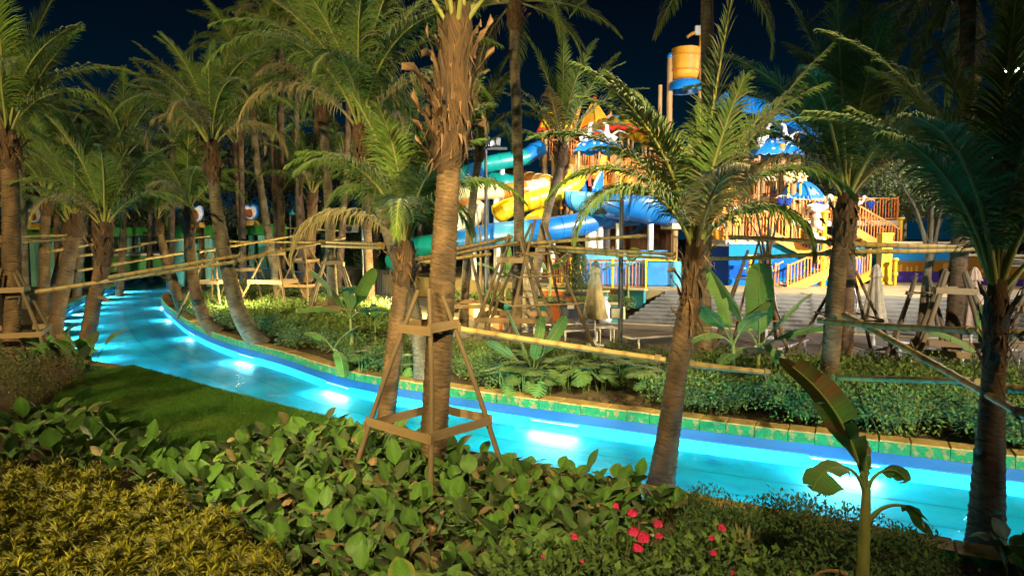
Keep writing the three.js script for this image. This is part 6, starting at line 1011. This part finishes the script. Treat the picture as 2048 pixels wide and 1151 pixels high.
// banana plants
const LF = (az, elev, droop, L, W, o = {}) => ({ az, elev, droop, L, W, ...o });
banana({ seed: 1, label: 'banana plant with broad upright leaves in front of the straight grey palm', base: G(712, 738).setY(0), stems: [{ bx: -.05, x: -.1, h: 1.15, r: .07, leaves: [LF(160, 60, 35, 1.3, .5, { tear: .06, twist: 50 }), LF(15, 72, 20, 1.0, .34, { tear: .05, twist: -50 }), LF(200, 35, 60, 1.0, .34), LF(340, 40, 70, .9, .3), LF(280, 70, 60, .9, .3), LF(20, 30, 60, .8, .26)] }, { bx: -.35, x: -.42, z: .3, h: .5, r: .035, leaves: [LF(160, 50, 60, .6, .24), LF(20, 60, 50, .6, .22), LF(300, 10, 100, .8, .3)] }] });
banana({ seed: 2, label: 'plant with tall paddle leaves standing before the tall grey palm', base: G(1066, 785).setY(0), stems: [{ x: .0, h: .35, r: .06, leaves: [LF(150, 70, 12, 1.05, .36, { stalk: .3, tear: .03, twist: 50 }), LF(60, 76, 10, .8, .26, { stalk: .35, tear: .03 }), LF(20, 64, 14, .95, .34, { stalk: .35, tear: .03, twist: -55 }), LF(170, 45, 25, .7, .3, { stalk: .4, tear: .05, twist: 50 }), LF(345, 42, 35, .6, .22, { stalk: .35 }), LF(280, 70, 20, .6, .22, { stalk: .3 })] }] });
banana({ seed: 3, label: 'left stem of the banana pair with a dark leaf bunch before the steps', base: G(1470, 806).setY(0), stems: [{ x: -.05, h: 1.05, r: .06, leaves: [LF(130, 76, 18, 1.15, .4, { twist: 20 }), LF(185, 62, 50, .95, .36, { twist: 45 }), LF(205, 40, 80, .85, .3), LF(25, 60, 40, .9, .3), LF(300, 68, 60, .8, .3)] }] });
banana({ seed: 4, label: 'right stem of the banana pair with one broad bright upright leaf', base: G(1512, 800).setY(0), stems: [{ x: .03, h: .95, r: .065, leaves: [LF(155, 62, 12, 1.5, .46, { tear: .04, twist: 45 }), LF(75, 82, 14, 1.35, .5, { tear: .05 }), LF(15, 52, 24, 1.25, .2, { tear: .12, fold: .9 }), LF(350, 32, 30, 1.15, .2, { tear: .25, fold: .9 }), LF(270, 30, 80, .9, .36), LF(200, 10, 60, .7, .3)] }] });
{ // front banana, ragged
  banana({ seed: 5, label: 'ragged young banana plant nearest the camera with a browned drooping top leaf', base: G(1722, 1260).setY(0), stems: [{ bx: 0, x: .0, h: 1.12, r: .062, leaves: [
    LF(168, 78, 48, 1.14, .29, { stalk: .1, brown: .5, tear: .2, fold: .35, twist: 58, at: .95, label: 'browned arching top leaf' }), LF(200, 80, 150, .42, .3, { stalk: .32, tear: .2, fold: .6, at: .9, twist: 30 }), LF(350, 76, 175, .3, .22, { stalk: .34, tear: .15, fold: 1.0, twist: 40, at: .7 }), LF(5, 82, 160, .26, .14, { stalk: .2, tear: .1, fold: 1.1, at: .95 }), LF(176, 68, 185, .26, .2, { stalk: .42, brown: .6, tear: .15, fold: .9, twist: 50, at: .25, c: [.16, .12, .025], label: 'dead brown leaf hanging on the left' }), LF(100, 86, 12, .3, .1, { stalk: .06, fold: 1.2, brown: .4 })] }] });
}
banana({ seed: 6, label: 'banana plant beyond the hedge between the thickest and the tall grey palm', base: P(1012, 610, 26).setY(0), stems: [{ x: 0, h: 1.2, r: .08, leaves: [LF(90, 80, 20, 1.3, .45), LF(175, 60, 60, 1.2, .4), LF(10, 62, 60, 1.2, .4), LF(300, 50, 80, 1.1, .4)] }] });
banana({ seed: 7, label: 'banana plant behind the dark lamp post, at the bar fence', base: P(1256, 600, 25.4).setY(.4), stems: [{ x: 0, h: 1.4, r: .07, leaves: [LF(20, 60, 70, 1.1, .36), LF(170, 60, 70, 1.1, .36), LF(280, 70, 70, 1.0, .36), LF(200, 30, 80, .9, .3)] }] });
banana({ seed: 8, label: 'banana plant right of the tied young tree before the right palm', base: G(1968, 800).setY(0), stems: [{ x: 0, h: .7, r: .05, leaves: [LF(170, 50, 50, .95, .36, { tear: .3 }), LF(10, 55, 60, .95, .34, { tear: .3 }), LF(60, 80, 30, .9, .3)] }] });
banana({ seed: 9, label: 'small banana plant right of the banana before the grey palm', base: G(752, 726).setY(0), stems: [{ x: 0, h: .85, r: .045, leaves: [LF(20, 60, 60, .7, .2), LF(160, 62, 60, .7, .2), LF(280, 70, 50, .6, .2), LF(340, 40, 70, .6, .18)] }] });
banana({ seed: 10, label: 'banana plant behind the crossed poles of the slide-tower palm', base: P(1100, 600, 25).setY(.2), stems: [{ x: 0, h: 1.3, r: .07, leaves: [LF(20, 66, 50, 1.2, .4), LF(165, 66, 50, 1.1, .4), LF(300, 60, 70, 1, .36)] }] });
// large-leaved plants in the foreground
srand(91);
const nearLine = (x) => { for (let k = 1; k < nearBank.length; k++) { const a = nearBank[k - 1], b = nearBank[k]; if (x <= a.x && x >= b.x) return lerp(-a.z, -b.z, (a.x - x) / Math.max(1e-6, a.x - b.x)); } return 4; };
const bedC = ringOf([[290, 970], [400, 938], [500, 900], [590, 884], [700, 880], [860, 925], [1010, 962], [1160, 985], [1290, 1005], [1370, 1045], [1330, 1090], [1240, 1160], [1150, 1300], [640, 1330], [560, 1160], [440, 1070], [330, 1010], [240, 985]]);
scatter(bedC, .26, (p) => { if (-p.z > nearLine(p.x) - .42) return; const d = -p.z, w = p.x < -2.6 ? ['at the left end of the near-bank bed, beside the golden tufts', 'left end'] : p.x < -1.55 ? d > 8 ? ['left of the foreground tripod, against the bright water', 'left of the tripod at the water'] : ['left of the foreground tripod, in front', 'left of the tripod in front'] : p.x < -.3 ? d > 7.4 ? ['round the foot of the thickest palm', 'at the thickest palm'] : ['in front of the thickest palm, at the bottom', 'before the thickest palm'] : d > 7 ? ['right of the foreground tripod, against the bright water', 'right of the tripod at the water'] : ['between the tripod and the rose bushes', 'by the rose bushes']; leafPlant('large-leaved green plant ' + w[0], 'large-leaved plants, ' + w[1], p, rr(.42, .74), { n: 10, dark: .2 }); });
const bedL = ringOf([[-10, 880], [70, 850], [140, 848], [225, 885], [262, 925], [340, 955], [300, 990], [140, 980], [-20, 950]]);
scatter(bedL, .38, (p) => leafPlant('large-leaved plant in the shade between the lawn and the golden shrubs', 'shaded large-leaved plants left of the lawn', p, rr(.7, .95), { n: 8, dark: .1, dry: .05 }));
for (const [u, v] of [[62, 712], [80, 724], [100, 716], [120, 728], [138, 735], [60, 735], [160, 742], [175, 738], [120, 705], [95, 740]]) leafPlant('large-leaved plant at the foot of the left palms beside the water', 'large-leaved plants at the left palms', G(u, v).setY(0), rr(1, 1.3), { n: 8 });
for (const [u, v] of [[2040, 1190], [2075, 1170], [2100, 1220]]) leafPlant('large-leaved plant at the bottom right corner behind the young palm', 'large-leaved plants at the bottom right corner', G(u, v).setY(0), 1, { n: 8 });
// golden tufted shrubs
function tuftGeo(sd) { srand(sd); const g = new Geo(); for (let s = 0; s < 9; s++) { const a = s * 2.4, q = s ? rr(.05, .15) : 0, o = V(Math.cos(a) * q, rr(.16, .3), Math.sin(a) * q); for (let k = 0; k < 30; k++) { const b = rr(0, 6.28), e = rr(.1, 1.35), d = V(Math.cos(b) * Math.cos(e), Math.sin(e), Math.sin(b) * Math.cos(e)).add(V(Math.cos(a) * .35 * (s ? 1 : 0), 0, Math.sin(a) * .35 * (s ? 1 : 0))).normalize(); const t = clamp(rr(-.1, 1.0) * .7 + .35 * Math.sin(e)), kk = rr(.75, 1.25); g.color(...mix3([.09, .13, .006], [.46, .40, .008], t).map((x) => x * kk)); leafQuad(g, o.clone().addScaledVector(d, .015), d, V(-d.x, 1.2, -d.z).normalize(), rr(.07, .115), rr(.010, .015), .3, .12); } } return g.build(); }
const tufts = Array.from({ length: 7 }, (_, k) => tuftGeo(800 + k)), tuftStems = stemsGeo(.16, .26, 8, 812, .006);
srand(95); const goldZone = (p) => p.x < -4 ? 'far left, near the shaded plants' : p.x < -2.9 ? -p.z > 6.6 ? 'at the upper edge of the golden bed' : 'at the bottom left corner' : -p.z > 6.2 ? 'along the border to the large-leaved plants' : 'at the bottom edge right of the corner';
const bedG = ringOf([[-120, 950], [60, 998], [200, 1004], [300, 1028], [400, 1085], [520, 1150], [640, 1290], [500, 1420], [-300, 1420], [-300, 1000]]);
scatter(bedG, .235, (p) => { const t = thing('golden_shrub', 'golden narrow-leaved tuft ' + goldZone(p), 'shrub', p, 'golden tufts ' + goldZone(p)); mesh('foliage', tufts[(rnd() * 7) | 0], mats.shrubLeaf, t); mesh('stems', tuftStems, mats.stem, t); t.rotation.y = rr(0, 6.3); t.scale.set(rr(.9, 1.2), rr(.8, 1.3), rr(.9, 1.2)); });
// reddish conifer-like shrubs at left
{ const kinds = [shrubKind(0, { R: .4, H: 1.0, n: 1500, L: .05, w: .02, c0: [.09, .05, .015], c1: [.15, .09, .02], lumps: 10, seed: 91 }), shrubKind(1, { R: .5, H: .8, n: 1500, L: .05, w: .025, c0: [.07, .08, .012], c1: [.14, .14, .02], lumps: 10, seed: 92 })];
  for (const [u, v, k, s, l] of [[118, 800, 0, 1, 'reddish brown dense shrub beside the lawn tip'], [40, 800, 1, 1.1, 'olive dense shrub at the left edge below the left palm'], [5, 770, 1, 1, 'olive dense shrub cut by the left edge, behind the other'], [75, 810, 1, .8, 'small olive shrub between the reddish shrub and the left edge shrub']]) { placeShrub(kinds[k], 'dense_shrub', l, 'shrub', G(u, v).setY(0), s); } }
// rose shrub with flowers
function rose(parent, p, r, sd) { srand(sd); const g = new Geo(); for (let k = 0; k < 22; k++) { const ring = k < 4 ? .25 : k < 11 ? .6 : 1, a = k * 2.4, e = (1.25 - ring) * 1.2, d = V(Math.cos(a) * Math.cos(e), Math.sin(e), Math.sin(a) * Math.cos(e)); const kk = rr(.75, 1.2); g.color(.58 * kk, .012 * kk, .10 * kk); const c = d.clone().multiplyScalar(r * ring * .35); const [s, n] = onb(d); const w = r * .55, q = (x, y, z) => { const o = c.clone().addScaledVector(s, x * w).addScaledVector(n, (y - .2) * w * 1.2).addScaledVector(d, z * w + r * .2); return g.v(o.x, o.y, o.z); }; const m = q(0, .2, .0), v = [[-.5, -.4], [.5, -.4], [.75, .35], [.3, .85], [-.3, .85], [-.75, .35]].map(([x, y]) => q(x, y, .22 + rr(-.05, .12))); for (let j = 0; j < 6; j++) g.tri(m, v[j], v[(j + 1) % 6]); } const mm = mesh('flower', g, mats.petal, parent); mm.position.copy(p); return mm; }
M('petal', [1, 1, 1], .6, { vc: true, map: null, tr: .15 });
{
  const k1 = [0, 1, 2].map((k) => shrubKind(k, { R: .38, H: .62, n: 420, L: .085, w: .05, c0: [.06, .125, .014], c1: [.12, .20, .03], lumps: 8, seed: 120 + k, up: .9 }));
  const spec = [[1232, 1230, 5.9, [[1232, 1012, .035], [1265, 1027, .05], [1267, 1064, .055], [1286, 1076, .065], [1276, 1096, .055]], 'rose bush with a cluster of red flowers at the bottom, right of centre'], [1330, 1235, 5.8, [[1316, 1048, .045], [1318, 1072, .035]], 'rose bush with one red flower and cut cane ends, right of the flower cluster'], [1430, 1240, 5.8, [[1444, 1056, .04], [1424, 1076, .03], [1427, 1106, .035], [1466, 1147, .035]], 'rose bush with four small red flowers left of the dry fan leaf'], [1130, 1250, 5.7, [[1150, 1074, .035], [1086, 1112, .02], [1165, 1122, .02]], 'rose bush with red buds at the bottom centre']];
  srand(97); for (const [i, [u, v, d, fl, l]] of spec.entries()) { const base = G(u, v).setY(0), t = thing('rose_bush', l, 'rose bush', base); for (const [j, off] of [[0, 0], [1, .34], [2, -.32]]) { const f = mesh('foliage', k1[(j + i) % 3].foliage, mats.shrubLeaf, t); f.position.set(off, 0, rr(-.25, .1)); f.rotation.y = rr(0, 6); f.scale.set(1, rr(.85, 1.1), 1); } mesh('stems', k1[0].stems, mats.stem, t); for (const [k, [fu, fv, r]] of fl.entries()) { const p = P(fu, fv, -base.z - .08).sub(base); rose(t, p, r, 130 + i * 9 + k); mesh('flower_stalk', new Geo().color(.8, .9, .6).tube([V(p.x * .5, .3, p.z - .1), p.clone().add(V(0, -.01, 0))], .005, 5), mats.stem, t); } }
  const c = [[1279, 1045], [1317, 1050], [1312, 1058]]; const base = G(1300, 1210).setY(0); for (const [k, [u, v]] of c.entries()) { const p = P(u, v, 5.85).sub(base); solo('cut_cane', new Geo().tube([V(p.x - .02, 0, p.z), p], .011, 7), mats.pole, ['short cut cane standing among the rose flowers, leftmost', 'tallest cut cane right of the rose cluster', 'cut cane leaning close to the tallest one'][k], 'cane', base); }
}
// small shrubs along the near bank, right
const smallS = [0, 1, 2, 3].map((k) => shrubKind(k, { R: .38, H: .5, n: 560, L: .05, w: .022, c0: [.035, .085, .012], c1: [.07, .14, .02], lumps: 9, seed: 140 + k, up: 1 }));
srand(99);
scatter(ringOf([[1360, 1050], [1480, 1065], [1620, 1095], [1740, 1125], [1850, 1180], [1930, 1300], [1400, 1330], [1380, 1150]]), .36, (p) => { if (-p.z > nearLine(p.x) - .5) return; placeShrub(smallS[(rnd() * 4) | 0], 'bank_shrub', 'small-leaved green shrub along the near bank round the front banana plant', 'shrub', p, rr(.8, 1.15), 'small shrubs along the right near bank'); });
for (const [u, v, s, l] of [[1700, 1090, .9, 'small shrub poking over the near coping left of the banana stem'], [1800, 1130, .95, 'sprig-topped shrub against the bright water right of the banana stem'], [1600, 1078, 1, 'small shrub against the water left of the dead banana leaf']]) placeShrub(smallS[0], 'bank_shrub', l, 'shrub', G(u, v).setY(0), s);
{ // dry fan leaf
  const t = thing('fan_palm', 'small fan palm with one dry tan fan leaf at the bottom', 'palm', G(1480, 1215).setY(0)); srand(101); const c = P(1486, 1118, 5.75).sub(t.position), g = new Geo(); for (let k = 0; k < 22; k++) { const a = lerp(200, -20, k / 21) * D2R, L = .33 * (1 - .25 * Math.abs(k - 10.5) / 10.5) * rr(.85, 1.1), w = .018, d = V(Math.cos(a), Math.sin(a) * .8, -.25).normalize(), s = V(-d.y, d.x, 0).multiplyScalar(w), z = k % 2 ? .02 : -.02; const kk = rr(.7, 1.2); g.color(...mix3([.40, .31, .13], [.17, .16, .04], rnd() * .6).map((x) => x * kk)); const q = (t2, o, zz) => { const p = c.clone().addScaledVector(d, L * t2).addScaledVector(s, o); return g.v(p.x, p.y, p.z + zz); }; const a0 = q(0, 0, 0), b0 = q(.6, 1.1, z), b1 = q(.6, -1.1, -z), e = q(1, 0, -.03); g.tri(a0, b1, b0); g.tri(b0, b1, e); } mesh('fan_leaf', g, mats.shrubLeaf, t); mesh('stalk', new Geo().color(1.2, 1, .6).tube([V(.05, 0, 0), c.clone().lerp(V(.05, 0, 0), .5).add(V(.04, 0, 0)), c], .008, 6), mats.stem, t); const h = mesh('fan_leaf', g.build(), mats.shrubLeaf, t); h.scale.set(.6, .6, .6); h.position.set(-.25, .0, -.2); h.rotation.y = .8;
}
// fallen leaves and scraps on the lawn and soil
srand(103); for (const [u, v, y, l] of [[482, 826, .14, 'yellow fallen leaf on the lawn near its water edge'], [195, 770, .14, 'thin dry blade lying on the lawn']]) { const g = new Geo().color(.4, .28, .08); leafQuad(g, V(0, .006, 0), V(1, 0, .3).normalize(), V(0, 1, 0), .1, .035, .2, .1); solo('fallen_leaf', g, mats.shrubLeaf, l, 'fallen leaf', G(u, v, y)); }
{ const t = thing('wooden_block', 'short offcut of round wood hung on the leaning bank palm', 'wood piece', P(206, 596, 16.6)); mesh('wood', new Geo().tube([V(-.1, .03, 0), V(.16, -.04, .05)], .05, 8), mats.pole, t); }
// ---------- left background: bridge, kiosks, fences ----------
{
  const t = thing('foot_bridge', 'green footbridge wall over the end of the river', 'bridge', P(250, 560, 50).setY(0)); const a = P(120, 548, 47).sub(t.position), b = P(345, 512, 50).sub(t.position); const A = V(a.x, 0, a.z), B = V(b.x, 0, b.z), y1 = P(250, 512, 50).y, ang = Math.atan2(-(B.z - A.z), B.x - A.x), L = A.distanceTo(B), c = A.clone().lerp(B, .5);
  mesh('parapet', new Geo().rbox(c.x, y1 / 2 + .25, c.z, L, y1 - .3, .4, .02, ang), mats.greenPaint, t); mesh('slab', new Geo().rbox(c.x, y1 + .14, c.z - .9, L, .14, 2.4, .02, ang), mats.cream, t);
  const dark = mats.metalDark; for (const s of [0, 1]) railing(t, V(A.x, y1 + .2, A.z - s * 2), V(B.x, y1 + .2, B.z - s * 2), 1.35, dark, { step: .22, r: .035 });
  for (let k = 0; k < 8; k++) { const q = A.clone().lerp(B, (k + .5) / 8); mesh('ornament', new Geo().tube(Array.from({ length: 13 }, (_, j) => V(q.x + Math.cos(j / 6 * Math.PI) * .22, y1 + 1.3 + Math.sin(j / 6 * Math.PI) * .17, q.z)), .02, 5, false), dark, t); }
}
function kiosk(label, u1, u2, vTop, vBot, vFoot, d, pillars, o = {}) {
  const t = thing('kiosk', label, 'kiosk', P((u1 + u2) / 2, vFoot, d).setY(0)), L = (u, v, dd = d) => P(u, v, dd).sub(t.position); const a = L(u1, vBot), b = L(u2, vTop), w = b.x - a.x, dp = o.depth ?? 2.2;
  mesh('roof_band', new Geo().rbox((a.x + b.x) / 2, (a.y + b.y) / 2, -dp / 2, w, b.y - a.y, dp, .03), mats.greenPaint, t); mesh('roof_top', new Geo().rbox((a.x + b.x) / 2, b.y + .03, -dp / 2, w * .97, .06, dp * .95, .01), mats.greenPaint, t);
  for (const [u, pw] of pillars) { const q = L(u, vBot); mesh('pillar', new Geo().rbox(q.x, q.y / 2, -.3, pw * px(d), q.y, .4, .02), mats.mint, t); mesh('pillar', new Geo().rbox(q.x, q.y / 2, -dp + .3, pw * px(d), q.y, .4, .02), mats.mint, t); }
  mesh('back_wall', new Geo().rbox((a.x + b.x) / 2, a.y / 2, -dp + .1, w * .94, a.y, .1, .01), mats.greenPaint, t);
  return t;
}
function shellFigure(label, u, v, d, w, turn = 0) { // heart-like shell on a mustard mound
  const p = P(u, v, d), t = thing('shell_ornament', label, 'ornament', p); t.rotation.y = turn; const s = w * px(d);
  const outline = (k) => Array.from({ length: 36 }, (_, j) => { const a = j / 36 * 2 * Math.PI, top = Math.sin(a) > 0 ? 1 + .26 * Math.cos(2 * (a - Math.PI / 2) + Math.PI) - .18 * Math.exp(-Math.pow((a - Math.PI / 2) / .25, 2)) : 1; return [Math.cos(a) * s * .5 * k, s * .95 + Math.sin(a) * s * .62 * k * top]; });
  mesh('shell', new Geo().poly(outline(1), (x, y, z) => V(x, y, z - .15), .3), mats.blue, t); mesh('shell_lip', new Geo().poly(outline(.82).map(([x, y]) => [x + .02, y - .03]), (x, y, z) => V(x, y, z + .15), .07), mats.white, t);
  mesh('shell_mouth', new Geo().poly(outline(.52).map(([x, y]) => [x - s * .05 + (y - s * .95) * -.25, y - s * .1]), (x, y, z) => V(x, y, z + .22), .06), mats.brownPaint, t);
  mesh('mound', new Geo().lathe(0, -.02, 0, [[s * .62, 0], [s * .58, s * .14], [s * .42, s * .32], [0, s * .42]], 18), mats.mustard, t);
}
kiosk('green-roofed kiosk with mint pillars left of the right bent palm', 338, 420, 453, 476, 572, 40, [[352, 19], [405, 22]]);
kiosk('green-roofed kiosk right of the bent palms, below the upright shell', 474, 551, 449, 470, 560, 44, [[481, 10], [522, 16]]);
kiosk('green-roofed kiosk behind the leaning bank palm', 180, 262, 456, 474, 560, 50, [[210, 14], [250, 12]]);
kiosk('dark kiosk at the far left with mint pillar', 52, 120, 458, 480, 590, 40, [[60, 10], [108, 14]]);
kiosk('long green service hut with the air conditioner', 640, 790, 440, 462, 545, 56, [[650, 20], [780, 20]], { depth: 4 });
shellFigure('shell ornament with brown mouth on the kiosk right of the bent palms', 502, 450, 43.2, 29);
shellFigure('shell ornament half hidden behind the left bent palm, on the kiosk', 392, 454, 39.2, 30, .3);
shellFigure('shell ornament in the shade at the far left', 74, 458, 39.2, 32, -.2);
{ const t = thing('air_conditioner', 'white air conditioner unit on the green hut wall', 'air conditioner', P(704, 457, 54)); mesh('case', new Geo().rbox(0, 0, 0, .95, .6, .35, .02), mats.white, t); mesh('grille', new Geo().tube(Array.from({ length: 17 }, (_, k) => V(-.2 + Math.cos(k / 8 * Math.PI) * .22, Math.sin(k / 8 * Math.PI) * .22, .19)), .025, 5, false), mats.metalDark, t); mesh('fan', new Geo().lathe(0, 0, 0, [[0, 0], [.2, 0]], 14), mats.metalDark, t).rotation.x = Math.PI / 2; t.children[2].position.set(-.2, 0, .18); mesh('bracket', new Geo().rbox(0, -.33, -.05, .9, .05, .3), mats.metalDark, t); }
{ const mk = (l, a, b, h = 1.25) => { const A = P(...a).setY(0), B = P(...b).setY(0), t = thing('iron_fence', l, 'fence', A); railing(t, V(0, 0, 0), B.clone().sub(A), h, mats.metalDark, { step: .2, r: .03 }); const D = B.clone().sub(A); for (let k = 1; k < 5; k++) { const q = D.clone().multiplyScalar(k / 5); mesh('post', new Geo().box(q.x, h / 2, q.z, .06, h, .06), mats.metalDark, t); mesh('top_arch', new Geo().tube(Array.from({ length: 9 }, (_, j) => V(q.x + Math.cos(j / 8 * Math.PI) * .3, h - .25 + Math.sin(j / 8 * Math.PI) * .25, q.z)), .018, 5, false), mats.metalDark, t); } };
  mk('dark iron fence running along the near side of the sloping path behind the hedge', [480, 540, 40], [665, 580, 30]); mk('dark iron fence on the far side of the sloping path', [600, 520, 44], [782, 560, 33], 1.3); mk('dark iron fence at the left behind the palms', [120, 520, 46], [200, 520, 50]); }
{ const g = new Geo(), q = [G(500, 548), G(560, 544), G(760, 585), G(930, 640), G(900, 690), G(810, 640), G(700, 600)]; const sh = q.map((p) => [p.x, -p.z]); const id = sh.map(([x, y]) => g.v(x, .008, -y, x, y)); for (const [a, b, c] of THREE.ShapeUtils.triangulateShape(sh.map(([x, y]) => new THREE.Vector2(x, y)), [])) g.tri(id[a], id[b], id[c]); struct('path', g, mats.pathStone ??= M('pathStone', [.27, .23, .18], .85, { rx: .5, bump: .004 })); }
// ---------- floodlights and street lamps ----------
function floodMast(label, base, H, heads, { r = .1 } = {}) { // heads: [offset, target, intensity, angle, colour]
  const t = thing('floodlight_mast', label, 'floodlight', base); mesh('mast', new Geo().lathe(0, 0, 0, [[0, 0], [r * 2, 0], [r * 2, .1], [r, .2], [r * .6, H], [0, H]], 12), mats.metalDark, t);
  mesh('crossbar', new Geo().beam(V(-.9, H - .1, 0), V(.9, H - .1, 0), .1, .1), mats.metalDark, t);
  for (const [off, target, I, ang, col, pen, face] of heads) {
    const p = V(off, H + .15, 0), d = target.clone().sub(base).sub(p).normalize(), g = new Geo(), m = new THREE.Matrix4().lookAt(V(0, 0, 0), d.clone().negate(), V(0, 1, 0)); // +z of m points along d
    m.setPosition(p); g.m = m; g.rbox(0, 0, -.1, .46, .36, .2, .03); mesh('lamp_housing', g, mats.metalDark, t);
    const e = new Geo(); e.m = m; e.face(V(-.2, -.15, .012), V(.2, -.15, .012), V(.2, .15, .012), V(-.2, .15, .012)); mesh('lamp_glass', e, lampMat(...(face ?? [1, .97, .9]), 30), t);
    const L = new THREE.SpotLight(0xffffff, I, 0, ang * D2R, pen ?? .5); L.color.setRGB(...col); L.position.copy(p).add(base).addScaledVector(d, .06); L.target.position.copy(target); L.castShadow = true; L.shadow.radius = 8; L.name = 'flood_lamp'; scene.add(L, L.target);
  }
  return t;
}
const WHITE = [1, .93, .80], WARM = [1, .79, .34];
// seen in the photograph
floodMast('floodlight mast with glaring lamps at the top right behind the palm fronds', P(2010, 470, 40).setY(0), 12.2, [[-.6, V(8, 2, -32), 700, 50, WHITE], [.35, V(14, 0, -24), 260, 50, WHITE], [.75, V(24, 4, -52), 1500, 60, WHITE]]);
floodMast('floodlight mast glaring beside the thick palm sheath, left of the slides', P(972, 470, 29.5).setY(0), 6.75, [[0, V(3, 3, -36), 90, 66, WHITE], [.5, V(11, 5, -37), 300, 36, WHITE]]);
// outside the view: the mast lighting the playground from the front right, street lamps behind the camera
floodMast('floodlight mast outside the view at the right, lighting the playground', V(22, 0, -13), 10.5, [[-.5, V(4, 4, -34), 6200, 30, WHITE, .5], [.5, V(12, 1.5, -30), 900, 30, WHITE, .5], [0, V(9, .8, -19), 900, 26, WHITE, .6]]);
floodMast('garden floodlight mast behind the camera at the left', V(-9, 0, 9), 9, [[-.5, V(-9, 4, -22), 3600, 34, WARM, .6], [.5, V(-4.2, 0, -5.8), 1400, 20, WARM, .9]]);
floodMast('garden floodlight mast behind the camera at the right', V(2.5, 0, 4), 10, [[0, V(0, .4, -8), 840, 18, WARM, .8], [.5, V(-.5, .6, -17), 2900, 15, WARM, .9]]);
floodMast('floodlight mast behind the camera at the far right, lighting the plaza', V(13, 0, 4), 9, [[-.4, V(9.3, .8, -20), 1900, 12, WHITE, .5], [.4, V(5.2, .3, -12.2), 2300, 14, WARM, .8]]);
// garden light in the left bed
for (const [gu, gv, I, l] of [[795, 640, 220, 'low garden lamp in the left hedge bed, hidden behind the slim leaning palm'], [474, 640, 70, 'low garden lamp hidden behind the right bent palm']]) { const p = G(gu, gv).setY(0); const t = thing('garden_lamp', l, 'garden lamp', p); mesh('stake', new Geo().tube([V(0, 0, 0), V(0, .95, 0)], .025, 8), mats.metalDark, t); mesh('lamp_glass', new Geo().ball(0, 1.02, 0, .08, .09, .08, 12), lampMat(1, .8, .35, 12), t); mesh('lamp_cap', new Geo().lathe(0, 1.12, 0, [[.13, 0], [.06, .06], [0, .08]], 12), mats.metalDark, t);
  const L = new THREE.PointLight(0xffffff, I); L.color.setRGB(1, .82, .32); L.position.copy(p).add(V(0, 1.02, 0)); L.shadow.radius = 3; L.castShadow = true; L.name = 'garden_lamp'; scene.add(L); }
renderer.render(scene, camera);
